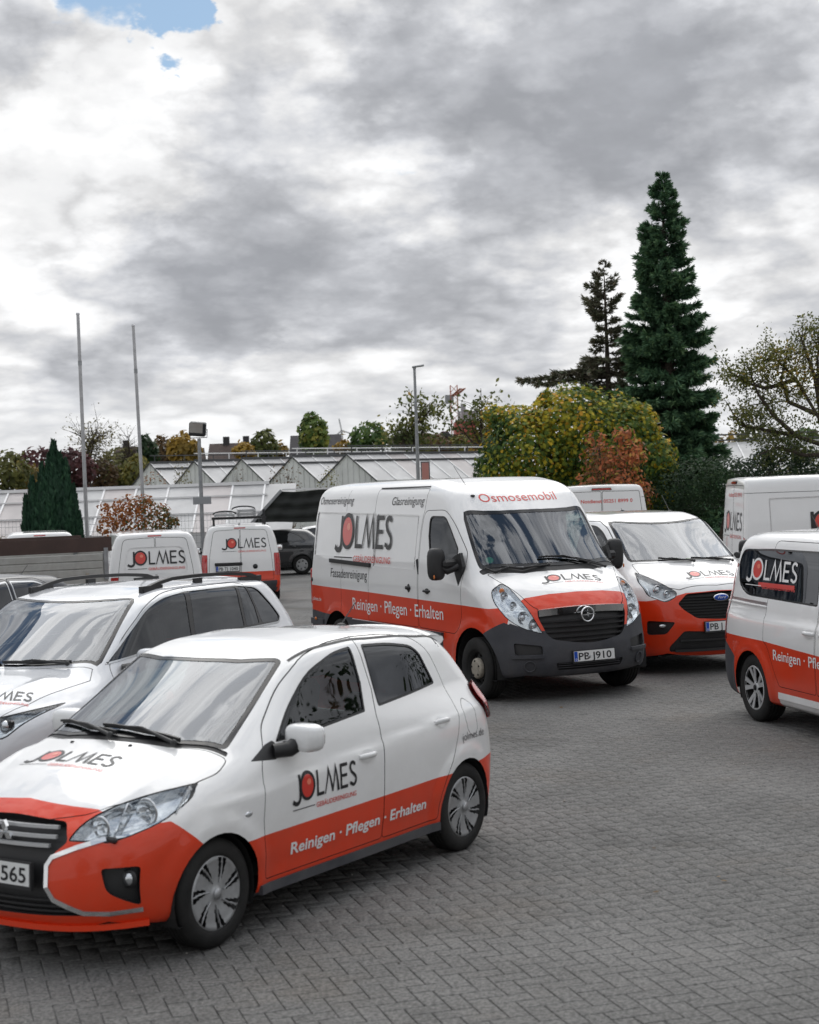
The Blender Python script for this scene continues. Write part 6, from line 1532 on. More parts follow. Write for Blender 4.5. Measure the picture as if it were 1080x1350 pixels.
leaf_material('red_leaf', [(0, (.07, .075, .022)), (.3, (.20, .085, .035)), (.6, (.40, .115, .05)), (.85, (.50, .20, .06)), (1, (.42, .32, .07))])
leaf_material('bush_leaf', [(0, (0.026, 0.052, 0.016)), (.3, (0.065, 0.078, 0.023)), (.55, (0.247, 0.085, 0.023)), (.8, (0.364, 0.130, 0.029)), (1, (0.156, 0.039, 0.019))])
leaf_material('birch_leaf', [(0, (0.056, 0.078, 0.026)), (.5, (0.121, 0.137, 0.040)), (.85, (0.221, 0.211, 0.048)), (1, (0.420, 0.265, 0.066))])
leaf_material('green_leaf', [(0, (0.038, 0.079, 0.029)), (.5, (0.082, 0.146, 0.042)), (.85, (0.176, 0.234, 0.058)), (1, (0.351, 0.328, 0.070))])
leaf_material('olive_leaf', [(0, (0.056, 0.068, 0.026)), (.5, (0.131, 0.135, 0.041)), (.85, (0.244, 0.216, 0.053)), (1, (0.375, 0.263, 0.056))])
leaf_material('gold_leaf', [(0, (0.097, 0.083, 0.028)), (.5, (0.248, 0.165, 0.034)), (.85, (0.398, 0.248, 0.041)), (1, (0.440, 0.303, 0.068))])
leaf_material('purple_leaf', [(0, (0.044, 0.024, 0.024)), (.6, (0.112, 0.044, 0.049)), (1, (0.184, 0.082, 0.072))])
leaf_material('brown_leaf', [(0, (0.060, 0.042, 0.024)), (.6, (0.144, 0.090, 0.042)), (1, (0.240, 0.156, 0.072))])
leaf_material('dark_leaf', [(0, (0.013, 0.030, 0.016)), (.6, (0.032, 0.065, 0.026)), (1, (0.076, 0.119, 0.038))])
leaf_material('pale_leaf', [(0, (.10, .09, .04)), (.6, (.20, .18, .08)), (1, (.28, .24, .12))])
material('bark', (.055, .042, .032), .9, var=.4, vscale=14, bump=.6, bscale=30)
material('birch_bark', (.16, .14, .12), .8, var=.5, vscale=10)
MAPLE = [(0, -.5), (.10, -.22), (.42, -.30), (.30, -.05), (.5, .12), (.26, .16), (.22, .34), (.08, .24), (0, .5), (-.08, .24), (-.22, .34), (-.26, .16), (-.5, .12), (-.30, -.05), (-.42, -.30), (-.10, -.22)]
OVAL = [(0, -.5), (.22, -.2), (.24, .1), (0, .5), (-.24, .1), (-.22, -.2)]
DIAM = [(0, -.5), (.3, 0), (0, .5), (-.3, 0)]
BLADE = [(-.06, -.5), (.06, -.5), (.10, 0), (0, .5), (-.10, 0)]
def frame(n, spin):
    """tangent frames for normals n (k,3)"""
    a = np.where(np.abs(n[:, 2:3]) > .9, [[1., 0, 0]], [[0, 0, 1.]]); x = np.cross(a, n); x /= np.linalg.norm(x, axis=1)[:, None]; y = np.cross(n, x)
    c, s = np.cos(spin)[:, None], np.sin(spin)[:, None]
    return x * c + y * s, -x * s + y * c
def leaf_object(name, C, X, Y, size, shape, tint, mat, parent=None, kind=None):
    """n flat leaves: centres C, axes X Y (n,3), size (n,), tint (n,)"""
    n = len(C); k = len(shape); S = np.array(shape)
    V = C[:, None, :] + (X[:, None, :] * S[None, :, 0:1] + Y[:, None, :] * S[None, :, 1:2]) * size[:, None, None]
    me = bpy.data.meshes.new(name); me.vertices.add(n * k); me.vertices.foreach_set('co', V.astype(np.float32).ravel())
    me.loops.add(n * k); me.loops.foreach_set('vertex_index', np.arange(n * k, dtype=np.int32)); me.polygons.add(n)
    me.polygons.foreach_set('loop_start', np.arange(0, n * k, k, dtype=np.int32)); me.polygons.foreach_set('loop_total', np.full(n, k, np.int32))
    me.materials.append(MAT[mat]); a = me.attributes.new('tint', 'FLOAT', 'FACE'); a.data.foreach_set('value', np.clip(tint, 0, 1).astype(np.float32))
    me.update(calc_edges=True)
    o = bpy.data.objects.new(name, me)
    if kind: o['kind'] = kind
    return link(o, parent)
def unit(v): return v / np.maximum(np.linalg.norm(v, axis=-1, keepdims=True), 1e-9)
def blob_points(blobs, n, g, shell=.55):
    """points in a union of ellipsoids (c, r(3)); denser towards the outside; returns points, outward, depth 0..1"""
    vol = np.array([b[1][0] * b[1][1] * b[1][2] for b in blobs]) ** .67; pick = g.choice(len(blobs), n, p=vol / vol.sum())
    d = unit(g.normal(size=(n, 3))); r = 1 - (1 - g.random(n) ** .5) * shell * 1.2; r = np.clip(r + g.normal(0, .04, n), .15, 1.12)
    c = np.array([b[0] for b in blobs])[pick]; R3 = np.array([b[1] for b in blobs])[pick]
    P = c + d * r[:, None] * R3
    inside = np.zeros(n)
    for i, b in enumerate(blobs):
        q = np.sqrt((((P - np.array(b[0])) / np.array(b[1])) ** 2).sum(1)); q = np.where(pick == i, 9, q); inside = np.maximum(inside, np.clip(1 - q, 0, 1))
    keep = inside < .35
    return P[keep], unit(d / np.array([1, 1, 1.]))[keep], (r[keep] - .4)
def lump(P, g, f=1.0):
    """cheap smooth pseudo noise -1..1"""
    k = g.normal(size=(6, 3)) * f; ph = g.random(6) * 6.28
    return sum(np.sin(P @ k[i] + ph[i]) for i in range(6)) / 3.0
def crown_tree(name, base, h, blobs, leaf, n, size, mat, label, group=None, cat='tree', tint=(.45, .22), shell=.5, trunk=.12, seed=1, limbs=7, top_light=.15, stems=None, barkmat='bark', droop=.3):
    """tree or shrub: blobs are given relative to the base"""
    g = np.random.default_rng(seed); root = empty(name, base, 0, label, cat, group)
    P, d, dep = blob_points(blobs, n, g, shell)
    P = P + (lump(P, g, 2.2) * .08)[:, None] * d
    ns = unit(d + g.normal(0, .45, d.shape) + np.array([0, 0, .25])); X, Y = frame(ns, g.random(len(P)) * 6.28)
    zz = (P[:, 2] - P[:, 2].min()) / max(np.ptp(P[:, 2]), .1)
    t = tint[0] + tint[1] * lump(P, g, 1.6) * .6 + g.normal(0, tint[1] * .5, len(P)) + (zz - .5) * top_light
    leaf_object('crown', P, X, Y, size * g.uniform(.7, 1.25, len(P)), leaf, t, mat, root)
    b = MB(); rr = random.Random(seed)
    cz = np.mean([q[0][2] for q in blobs])
    if stems:
        for k in range(stems):
            q = rr.choice(blobs); a = (rr.uniform(-.2, .2), rr.uniform(-.2, .2), 0); e = (q[0][0] + rr.uniform(-.6, .6) * q[1][0], q[0][1] + rr.uniform(-.6, .6) * q[1][1], q[0][2] + rr.uniform(.2, .8) * q[1][2])
            b.tube([a, (a[0] * .6 + e[0] * .4, a[1] * .6 + e[1] * .4, e[2] * .5), e], [trunk, trunk * .6, trunk * .15], 5)
    else:
        b.tube([(0, 0, 0), (rr.uniform(-.03, .03) * h, 0, cz * .5), (0, 0, cz * 1.1)], [trunk, trunk * .8, trunk * .4], 8)
        for k in range(limbs):
            q = rr.choice(blobs); z0 = rr.uniform(.35, 1.0) * cz
            e = (q[0][0] + rr.uniform(-.7, .7) * q[1][0], q[0][1] + rr.uniform(-.7, .7) * q[1][1], q[0][2] + rr.uniform(0, .8) * q[1][2])
            b.tube([(0, 0, z0), (e[0] * .4, e[1] * .4, z0 + (e[2] - z0) * .6), e], [trunk * .45, trunk * .28, trunk * .08], 5)
    b.build('trunk', [barkmat], root)
    return root

def conifer(name, base, h, rad, label, mat, seed=3, levels=60, per=9, twig=.30, dens=1., sparse=0., profile=None, extra=(), droopy=.36, group=None, twigs=15):
    g = np.random.default_rng(seed); root = empty(name, base, 0, label, 'tree', group)
    C, D, S, T, TN = [], [], [], [], []
    wood = MB(); wood.tube([(0, 0, 0), (.02, 0, h * .5), (0, 0, h)], [.02 * h, .012 * h, .01], 8)
    items = []
    for i in range(levels):
        u = (i + .5) / levels; z = h * (.04 + .955 * u)
        rmax = rad * (profile(u) if profile else (1 - u) ** .9)
        for k in range(max(3, int(per * (1 - .45 * u)))):
            if g.random() < sparse: continue
            items.append((z + g.normal(0, h / levels * .5), g.random() * 6.28, max(.07, rmax * (g.choice([g.uniform(.62, .9), g.uniform(.85, 1.12)]) if u < .9 else g.uniform(.9, 1.1))), u))
    items += list(extra)
    for z, a, L, u in items:
        da = np.array([math.cos(a), math.sin(a), 0]); m = max(4, int(L / .12))
        t = np.linspace(.12 if L > .5 else 0, 1, m); el = .45 * (u - .35) + .05
        zz = z + L * (el * t - droopy * t ** 2 * (1.1 - u) + .16 * t ** 4)
        P = da[None] * (L * t)[:, None]; P[:, 2] = zz
        if L > .5: wood.tube([(0, 0, z), tuple(P[m // 2]), tuple(P[-1])], [.018 * L + .008, .012 * L, .004], 4, cap=False)
        side = np.array([-da[1], da[0], 0]); dirb = np.gradient(P, axis=0) if m > 1 else np.array([da]); dirb = unit(dirb)
        nt = int(twigs * dens * max(L, .35))
        q = g.random(nt) ** .75; idx = q * (m - 1); i0 = np.clip(idx.astype(int), 0, m - 2); fr = (idx - i0)[:, None]
        B = P[i0] * (1 - fr) + P[i0 + 1] * fr; sgn = np.where(g.random(nt) < .5, -1, 1)
        spread = (.10 + .42 * np.sqrt(np.clip(1 - q, 0, 1))) * min(1, .35 + L * .45)
        Dd = unit(dirb[i0] * .75 + side[None] * (sgn * g.uniform(.2, 1.1, nt))[:, None] + np.array([0, 0, 1.]) * (g.normal(-.18, .22, nt) + .25 * (u > .8))[:, None])
        ln = twig * g.uniform(.6, 1.25, nt) * (.65 + .5 * min(1, L))
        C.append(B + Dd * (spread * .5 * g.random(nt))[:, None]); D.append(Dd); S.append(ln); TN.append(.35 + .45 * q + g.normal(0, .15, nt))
    C = np.vstack(C); D = np.vstack(D); S = np.concatenate(S); TN = np.concatenate(TN)
    # every twig is a brush of five blades round its axis
    CC, XX, YY, SS, TT = [], [], [], [], []
    for k in range(5):
        w = unit(D + g.normal(0, .30, D.shape)); n = unit(np.cross(w, g.normal(size=D.shape))); X = np.cross(w, n)
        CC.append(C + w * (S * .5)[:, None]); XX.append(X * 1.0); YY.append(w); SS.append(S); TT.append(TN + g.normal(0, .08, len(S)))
    leaf_object('crown', np.vstack(CC), np.vstack(XX), np.vstack(YY), np.concatenate(SS), [(-.07, -.5), (.07, -.5), (.085, 0), (.04, .4), (0, .55), (-.04, .4), (-.085, 0)], np.concatenate(TT), mat, root)
    wood.build('trunk', ['bark'], root)
    return root
def gz(Y): return -max(0., Y - 22) * .006
def base_at(px, Y): p = at(px, 700, Y); return (p.x, Y, gz(Y))
def zat(px, py, Y): return at(px, py, Y).z

# tall spruce and its thin neighbour
B0 = base_at(888, 50); hsp = zat(868, 230, 50) - B0[2]
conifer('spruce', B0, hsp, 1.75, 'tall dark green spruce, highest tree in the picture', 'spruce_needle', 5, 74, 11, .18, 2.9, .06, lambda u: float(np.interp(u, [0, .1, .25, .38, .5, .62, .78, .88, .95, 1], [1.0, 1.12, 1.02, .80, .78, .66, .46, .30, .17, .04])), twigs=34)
B1 = base_at(808, 52); h1 = zat(788, 353, 52) - B1[2]
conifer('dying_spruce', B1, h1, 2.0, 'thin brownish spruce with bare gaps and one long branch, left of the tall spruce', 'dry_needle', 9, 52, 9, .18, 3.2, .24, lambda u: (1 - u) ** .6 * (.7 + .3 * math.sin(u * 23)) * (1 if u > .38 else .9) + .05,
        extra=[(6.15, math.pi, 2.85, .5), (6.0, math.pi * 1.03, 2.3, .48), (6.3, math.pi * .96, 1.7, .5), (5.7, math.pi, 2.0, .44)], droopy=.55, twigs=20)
# round maple: crown of several domes
Y = 42; bm_ = base_at(762, Y); u = lambda px, py, r, ry=1.6, dy=0: ((at(px, py, Y).x - bm_[0], dy, at(px, py, Y).z - bm_[2]), (r / 2105 * Y, ry, r / 2105 * Y * .92))
crown_tree('maple', bm_, 5, [u(790, 590, 82), u(700, 600, 68), u(845, 610, 52, 1.3), u(665, 620, 42, 1.2), u(750, 560, 58, 1.3, -.2), u(680, 565, 36, .9), u(830, 570, 44, 1.1), u(855, 650, 40, 1.1), u(700, 650, 62, 1.2), u(790, 655, 84, 1.3), u(653, 548, 16, .5), u(720, 527, 14, .4)], MAPLE, 34000, .125, 'maple_leaf',
           'rounded maple in green and yellow autumn leaves, behind the tall van', tint=(.49, .46), seed=11, trunk=.2, top_light=.30)
Y = 38; bm_ = base_at(808, Y)
crown_tree('cherry_shrub', bm_, 3, [u(795, 610, 28, .6), u(830, 600, 26, .6), u(812, 640, 44, .7), u(786, 582, 14, .3), u(822, 576, 16, .35), u(840, 650, 26, .5), u(780, 640, 24, .5)], OVAL, 2300, .12, 'red_leaf', 'small shrub with coppery red leaves in front of the rounded maple', cat='shrub', tint=(.58, .45), seed=12, stems=22, trunk=.025, shell=.9)
Y = 41; bm_ = base_at(930, Y)
crown_tree('yew_bush', bm_, 3, [u(915, 640, 42, 1), u(955, 635, 40, 1), u(990, 640, 44, 1), u(1030, 640, 50, 1), u(1075, 635, 50, 1), u(885, 650, 34, .9), u(1010, 605, 22, .6), u(1050, 600, 24, .6)], DIAM, 15000, .09, 'dark_leaf', 'dark evergreen bushes below the tall spruce', cat='shrub', tint=(.4, .3), seed=13, stems=12, trunk=.05)

def airy_tree(name, base, limbs, label, mat, n=3000, size=.09, seed=4, group=None, barkmat='birch_bark', r0=.07, leafr=.45):
    """open tree: limbs are lists of points relative to the base, leaves hang in clusters round their outer ends"""
    g = np.random.default_rng(seed); rr = random.Random(seed); root = empty(name, base, 0, label, 'tree', group); b = MB(); ends = []
    for L in limbs:
        m = len(L); b.tube(L, [r0 * (1 - .8 * i / (m - 1)) for i in range(m)], 6)
        for k in range(m * 4):
            t = rr.uniform(.25, 1) * (m - 1); i = min(int(t), m - 2); p = Vector(L[i]).lerp(Vector(L[i + 1]), t - i)
            d = Vector((rr.gauss(0, 1), rr.gauss(0, .6), rr.gauss(.3, .6))).normalized() * rr.uniform(.35, 1.1) * leafr * 1.6; q = p + d * .55 + Vector((0, 0, .03)); e = p + d
            b.tube([p, q, e], [r0 * .22, r0 * .14, .004], 4, cap=False); ends += [tuple(e), tuple(q), tuple(p.lerp(e, .8))]
    E = np.array(ends); P = E[g.integers(0, len(E), n)] + g.normal(0, 1, (n, 3)) * np.array([.13, .13, .12]) * leafr / .45
    ns = unit(g.normal(size=P.shape) + np.array([0, 0, .3])); X, Yv = frame(ns, g.random(n) * 6.28)
    leaf_object('crown', P, X, Yv, size * g.uniform(.6, 1.2, n), OVAL, .45 + .3 * lump(P, g, 1.5) + g.normal(0, .15, n), mat, root)
    b.build('trunk', [barkmat], root); return root
Y = 40; bb = base_at(1100, Y)
w = lambda px, py, dy=0.: (at(px, py, Y).x - bb[0], dy, at(px, py, Y).z - bb[2])
airy_tree('birch', bb, [[(0, 0, 0), w(1105, 620), w(1085, 560), w(1050, 500), w(1020, 470), w(1000, 480)], [w(1095, 590), w(1050, 575), w(1000, 565), w(975, 560), w(958, 530)], [w(1085, 560), w(1075, 500), w(1060, 455), w(1052, 435)],
                        [w(1092, 575), w(1080, 520), w(1078, 470), w(1090, 430)], [w(1050, 500), w(1010, 512), w(985, 505), w(965, 492)], [w(1095, 600), w(1060, 600), w(1025, 590), w(1000, 600)], [w(1050, 575), w(1020, 548), w(1000, 520), w(985, 480)], [w(1075, 545), w(1040, 530), w(1030, 500), w(1040, 455)]],
          'loose birch with thin curved branches and olive leaves, at the right edge', 'birch_leaf', 10000, .085, 21, barkmat='bark')
Y = 44; bb = base_at(1040, Y)
crown_tree('hedge_bush', bb, 3, [((0, 0, 2.4), (.9, .8, .7)), ((.9, 0, 2.6), (.9, .8, .8)), ((-.7, 0, 1.6), (.9, .8, .9)), ((.6, 0, 1.2), (1.2, .8, 1.0))], OVAL, 3000, .10, 'birch_leaf', 'olive bush under the birch at the right edge', cat='shrub', tint=(.4, .3), seed=14, stems=8, trunk=.03)
# left side
Y = 40; bb = base_at(70, Y); g = np.random.default_rng(31)
root = empty('thuja', bb, 0, 'dark green column of conifer with several peaks beside the left flagpole', 'tree')
P, X, YY, S, T = [], [], [], [], []
for px, top, wd, z0 in ((70, 582, 20, 0), (55, 612, 17, 0), (86, 606, 17, 0), (42, 630, 14, 0), (96, 640, 13, 0), (104, 676, 9, 0), (64, 600, 17, 0), (78, 598, 17, 0), (34, 655, 11, 0), (50, 640, 18, 0), (88, 650, 18, 0), (68, 640, 22, 0)):
    c = at(px, top, Y); hz = c.z - bb[2]; n = 1500; u_ = g.random(n) ** .8; a = g.random(n) * 6.28; rad = wd / 2105 * Y * np.clip((1 - u_) ** .55, .05, 1) * g.uniform(.75, 1.12, n)
    d = np.stack([np.cos(a), np.sin(a), 0 * a], 1); p = d * rad[:, None] + np.array([c.x - bb[0], 0, 0]); p[:, 2] = hz * u_
    dd = unit(d * .35 + np.array([0, 0, 1.]) + g.normal(0, .15, p.shape)); nn = unit(np.cross(dd, np.cross(d, dd) + g.normal(0, .3, p.shape)))
    P.append(p); YY.append(dd); X.append(np.cross(dd, nn)); S.append(g.uniform(.10, .24, n)); T.append(.35 + .3 * np.sin(a * 3 + px) * .5 + g.normal(0, .2, n))
leaf_object('crown', np.vstack(P), np.vstack(X), np.vstack(YY), np.concatenate(S), [(-.16, -.5), (.16, -.5), (.2, 0), (0, .55), (-.2, 0)], np.concatenate(T), 'thuja', root)
b = MB(); b.tube([(0, 0, 0), (0, 0, 3)], [.12, .04], 6); b.build('trunk', ['bark'], root)
Y = 37; bb = base_at(185, Y); u = lambda px, py, r, ry=.5, dy=0: ((at(px, py, Y).x - bb[0], dy, at(px, py, Y).z - bb[2]), (r / 2105 * Y, ry, r / 2105 * Y))
crown_tree('autumn_shrub', bb, 2, [u(150, 680, 16), u(170, 672, 22), u(192, 668, 22), u(212, 676, 18), u(228, 688, 12), u(180, 690, 34), u(205, 695, 26), u(140, 695, 12), u(136, 668, 6, .2)], OVAL, 2400, .09, 'bush_leaf', 'loose shrub in orange and brown autumn leaves between the two flagpoles', cat='shrub', tint=(.55, .35), seed=15, stems=26, trunk=.02)
Y = 38; bb = base_at(8, Y)
crown_tree('dry_bush', bb, 1.5, [((0, 0, 1.3), (.45, .4, .45)), ((-.4, 0, 1.4), (.4, .4, .4)), ((.3, 0, 1.0), (.4, .4, .4))], OVAL, 1400, .07, 'pale_leaf', 'straw coloured bush left of the dark conifer column', cat='shrub', tint=(.3, .3), seed=16, stems=14, trunk=.015)

# row of trees behind the glasshouses: (px, top py, half width px, bottom py, mat, n, tint, kind)
far = [(8, 592, 30, 650, 'olive_leaf', 900, .35, 'light green bushy tree at the far left edge'), (40, 612, 26, 650, 'gold_leaf', 700, .3, 'yellowish bush left of the dark conifer column'),
       (48, 588, 26, 640, 'purple_leaf', 600, .5, 'dark leaved tree behind the conifer column'), (30, 600, 22, 650, 'green_leaf', 600, .5, 'mid green bush near the left edge of the tree row'), (98, 590, 26, 645, 'purple_leaf', 1000, .45, 'purple beech in the tree row by the left flagpole'),
       (132, 603, 22, 645, 'brown_leaf', 600, .35, 'rusty brown tree right of the purple beech'), (158, 590, 30, 645, 'olive_leaf', 1300, .35, 'large olive tree between the two flagpoles'), (182, 600, 20, 645, 'olive_leaf', 600, .6, 'yellow green bush beside the right flagpole'),
       (196, 573, 14, 620, 'dark_leaf', 500, .5, 'small dark green tree right of the right flagpole'), (216, 573, 17, 615, 'brown_leaf', 500, .5, 'tan tree left of the floodlight'), (242, 570, 22, 612, 'gold_leaf', 900, .45, 'golden tree under the floodlight'),
       (322, 582, 14, 605, 'gold_leaf', 450, .6, 'small yellow tree in front of the dark roofs'), (350, 565, 18, 605, 'birch_leaf', 700, .4, 'sparse tree right of the small yellow tree'), (368, 584, 12, 604, 'gold_leaf', 300, .5, 'low yellow bush by the gabled house'),
       (415, 543, 20, 600, 'green_leaf', 1300, .65, 'upright light green tree before the gabled house'), (487, 556, 26, 600, 'green_leaf', 1200, .45, 'round mid green tree right of the gabled house'), (455, 580, 14, 600, 'gold_leaf', 300, .5, 'low yellow bush beside the round green tree'),
       (560, 570, 34, 598, 'brown_leaf', 900, .45, 'brown hedge tree behind the street lamp'), (610, 572, 20, 600, 'olive_leaf', 500, .6, 'pale olive bush left of the maple'), (585, 568, 12, 595, 'purple_leaf', 300, .4, 'small dark bush below the crane'),
       (640, 560, 16, 600, 'brown_leaf', 400, .4, 'brown bush at the left flank of the maple'), (1000, 560, 30, 600, 'olive_leaf', 600, .4, 'olive tree far behind the birch'), (960, 570, 20, 600, 'gold_leaf', 300, .5, 'yellow tree far behind the spruce'), (1060, 565, 30, 600, 'green_leaf', 600, .4, 'green tree far behind the birch')]
for i, (px, top, hw_, bot, mt, n, ti, lb) in enumerate(far):
    Y = 100 + (i * 7) % 23; bb = (at(px, 600, Y).x, Y, gz(60)); zt = zat(px, top, Y) - bb[2]; zb = max(.6, zat(px, bot, Y) - bb[2]); w_ = hw_ / 2105 * Y; r_ = random.Random(i)
    bl = [((0, 0, (zt + zb) / 2), (w_, w_, (zt - zb) / 2 * 1.0)), ((-w_ * .5, 0, zb + (zt - zb) * .45), (w_ * .6, w_ * .6, (zt - zb) * .42)), ((w_ * .5, 0, zb + (zt - zb) * .4), (w_ * .6, w_ * .6, (zt - zb) * .38)), ((r_.uniform(-.4, .4) * w_, 0, zb + (zt - zb) * .78), (w_ * .4, w_ * .4, (zt - zb) * .24)), ((0, -.4 * w_, zb * .5), (w_ * 1.1, w_ * .6, zb * .8))]
    crown_tree('garden_tree', bb, zt, bl, DIAM, int(n * 1.6), .42, mt, lb, 'trees behind the glasshouses', tint=(ti, .3), seed=40 + i, trunk=.18, shell=.6)
def poplar(px, top, bot, Y, sd, lb, limbs, mt='birch_leaf', n=900, sz=.30):
    bb = (at(px, 600, Y).x, Y, gz(60)); r_ = random.Random(sd); zt = zat(px, top, Y) - bb[2]; zb = zat(px, bot, Y) - bb[2]; L = [[(0, 0, 0), (0, 0, zb), (0, 0, zt)]]
    for k in range(limbs):
        z0 = r_.uniform(zb * .8, zb + (zt - zb) * .5); e = (r_.uniform(-1, 1) * (zt - zb) * .35, r_.uniform(-.5, .5), z0 + (zt - zb) * r_.uniform(.25, .6)); L.append([(0, 0, z0), (e[0] * .6, e[1] * .6, (z0 + e[2]) / 2), e])
    airy_tree('sparse_tree', bb, L, lb, mt, n, sz, sd, 'trees behind the glasshouses', 'bark', .10, 1.0)
poplar(545, 516, 590, 95, 71, 'tall thin tree with brownish leaves beside the street lamp', 9, 'birch_leaf', 1500)
poplar(637, 512, 590, 95, 72, 'tall thin tree left of the maple, under the crane', 7, 'birch_leaf', 900)
poplar(118, 556, 610, 110, 73, 'pale bare topped tree behind the left flagpole', 12, 'pale_leaf', 900, .2)
poplar(171, 572, 610, 110, 74, 'bare twiggy tree behind the right flagpole', 8, 'pale_leaf', 120, .15)
for i, (px, py, hw2, Yb, n, mt, lb) in enumerate(((378, 628, 26, 56, 500, 'brown_leaf', 'thin twiggy bush in front of the middle gables'), (243, 622, 13, 62, 300, 'pale_leaf', 'small pale sapling in front of the second gable'), (437, 636, 18, 55, 600, 'olive_leaf', 'low green bush at the foot of the nearest gable'), (318, 634, 12, 58, 160, 'brown_leaf', 'small bare bush below the middle gable'), (205, 640, 24, 56, 500, 'bush_leaf', 'rusty low bush below the farthest gable'))):
    bb = base_at(px, Yb); zt = zat(px, py - 24, Yb) - bb[2]; w_ = hw2 / 2105 * Yb
    crown_tree('twiggy_bush', bb, zt, [((0, 0, zt * .72), (w_, .6, zt * .28)), ((-w_ * .4, 0, zt * .6), (w_ * .7, .5, zt * .3)), ((w_ * .4, 0, zt * .55), (w_ * .7, .5, zt * .35))], OVAL, n, .10, mt, lb, 'bushes before the gabled glasshouses', 'shrub', tint=(.5, .3), seed=140 + i, stems=26, trunk=.02, barkmat='birch_bark')
# trees across the yard behind the camera, seen only in the car windows
YT = ['leafy tree behind the camera on the left', 'tallest leafy tree behind the camera', 'leafy tree behind the camera on the right'] + ['leafy tree out of frame beside the yard, %s' % q for q in ('level with the small hatchback', 'right of the camera', 'level with the people carrier', 'level with the tall van', 'behind and right of the camera', 'beyond the big white van', 'left of the small hatchback')]
for i, (x, y, hh) in enumerate(((-12, -14, 5), (-4, -17, 5.5), (6, -16, 5), (18, 11, 9), (19, 4, 7.5), (19, 17, 9.6), (20, 24, 8.6))):
    bl = [((0, 0, hh * .6), (2.6, 2.4, hh * .4)), ((1.6, 0, hh * .45), (1.8, 1.8, hh * .3)), ((-1.5, 0, hh * .5), (1.8, 1.8, hh * .3)), ((0, 0, hh * .2), (2.8, 1.6, hh * .22))]
    crown_tree('yard_tree', (x, y, 0), hh, bl, OVAL, 6500, .19, 'dark_leaf', YT[i], 'trees behind the camera', tint=(.5, .3), seed=80 + i, trunk=.2)
# ---------------------------------------------------------------- ground
def ground_material(name, base, var, nsc, rough=.85, wet=.0, spots=.0):
    m = bpy.data.materials.new(name); m.use_nodes = True; t = m.node_tree; g = G(t); b = t.nodes['Principled BSDF']
    P = g.n('ShaderNodeNewGeometry').outputs['Position']
    big = g.noise(P, .35, 5, .6, .4); mid_ = g.noise(P, 2.3, 6, .65, .3); fine = g.noise(P, 95, 3, .7); grit = g.noise(P, 210, 2, .7)
    at_ = g.n('ShaderNodeAttribute', attribute_name='tint').outputs['Fac']
    oi = g.n('ShaderNodeObjectInfo').outputs['Random']
    v = g.m('ADD', g.m('MULTIPLY', g.rng(big, .3, .7), .52), g.m('MULTIPLY', g.rng(mid_, .3, .7), .26)); v = g.m('ADD', v, g.m('MULTIPLY', g.rng(fine, .3, .72), .42))
    v = g.m('ADD', v, g.m('MULTIPLY', g.m('ADD', at_, g.m('MULTIPLY', oi, 0.0)), var))
    col = g.mix(v, tuple(x * .62 for x in base) + (1,), tuple(x * 1.28 for x in base) + (1,))
    warm = g.rng(g.noise(P, .9, 4, .6, .2), .5, .75); col = g.mix(g.m('MULTIPLY', warm, .35), col, (base[0] * 1.02, base[1] * .86, base[2] * .70, 1))
    sp = g.rng(grit, .70, .78); col = g.mix(g.m('MULTIPLY', sp, .5), col, (.42, .41, .38, 1))
    grn = g.noise(P, 46, 3, .75); col = g.v('SCALE', col, g.rng(grn, .34, .66, .58, 1.46))
    st_ = g.m('MULTIPLY', g.rng(g.noise(P, .55, 6, .68, .3), .54, .66), .30); col = g.v('SCALE', col, g.m('SUBTRACT', 1.0, st_))
    oil = g.m('MULTIPLY', g.rng(g.noise(g.v('ADD', P, (7., 3., 0)), 1.7, 4, .6, .2), .67, .72), .35); col = g.v('SCALE', col, g.m('SUBTRACT', 1.0, oil))
    sp3 = g.rng(g.noise(P, 62, 2, .6), .70, .76); col = g.mix(g.m('MULTIPLY', sp3, .75), col, (.44, .43, .40, 1))
    sp2 = g.rng(g.noise(P, 75, 2, .6), .66, .74); col = g.mix(g.m('MULTIPLY', sp2, .6), col, (.02, .02, .02, 1))
    g.put(b.inputs['Base Color'], col); b.inputs['Specular IOR Level'].default_value = .35
    g.put(b.inputs['Roughness'], g.m('SUBTRACT', rough, g.m('MULTIPLY', g.rng(big, .45, .7), .12)))
    bn = g.n('ShaderNodeBump'); bn.inputs['Strength'].default_value = .55; bn.inputs['Distance'].default_value = .004
    g.put(bn.inputs['Height'], g.m('ADD', fine, grit)); g.put(b.inputs['Normal'], bn.outputs[0]); MAT[name] = m
ground_material('paver', (.113, .111, .107), .16, 1)
ground_material('joint', (.062, .060, .054), .0, 1)
ground_material('asphalt', (.112, .111, .108), .0, 1)
ground_material('far_ground', (.10, .11, .07), .0, 1)
def sheet(name, pts, mat, kind='structure', label=None):
    o = mesh_obj(name, pts, [tuple(range(len(pts)))], mat); o['kind'] = kind; return o
# land beyond, falling slightly away from the yard
xs = [-900, -40, 40, 900]; ys = [-60, 22, 60, 90, 1500]; v = [(x, y, gz(min(y, 60)) - .02) for y in ys for x in xs]
f = [(j * 4 + i, j * 4 + i + 1, j * 4 + i + 5, j * 4 + i + 4) for j in range(4) for i in range(3)]
mesh_obj('ground', v, f, 'far_ground')['kind'] = 'structure'
v = [(x, y, gz(y) - .008) for y in (-20, 22, 56) for x in (-26, 26)]
mesh_obj('asphalt_yard', v, [(0, 1, 3, 2), (2, 3, 5, 4)], 'asphalt')['kind'] = 'structure'
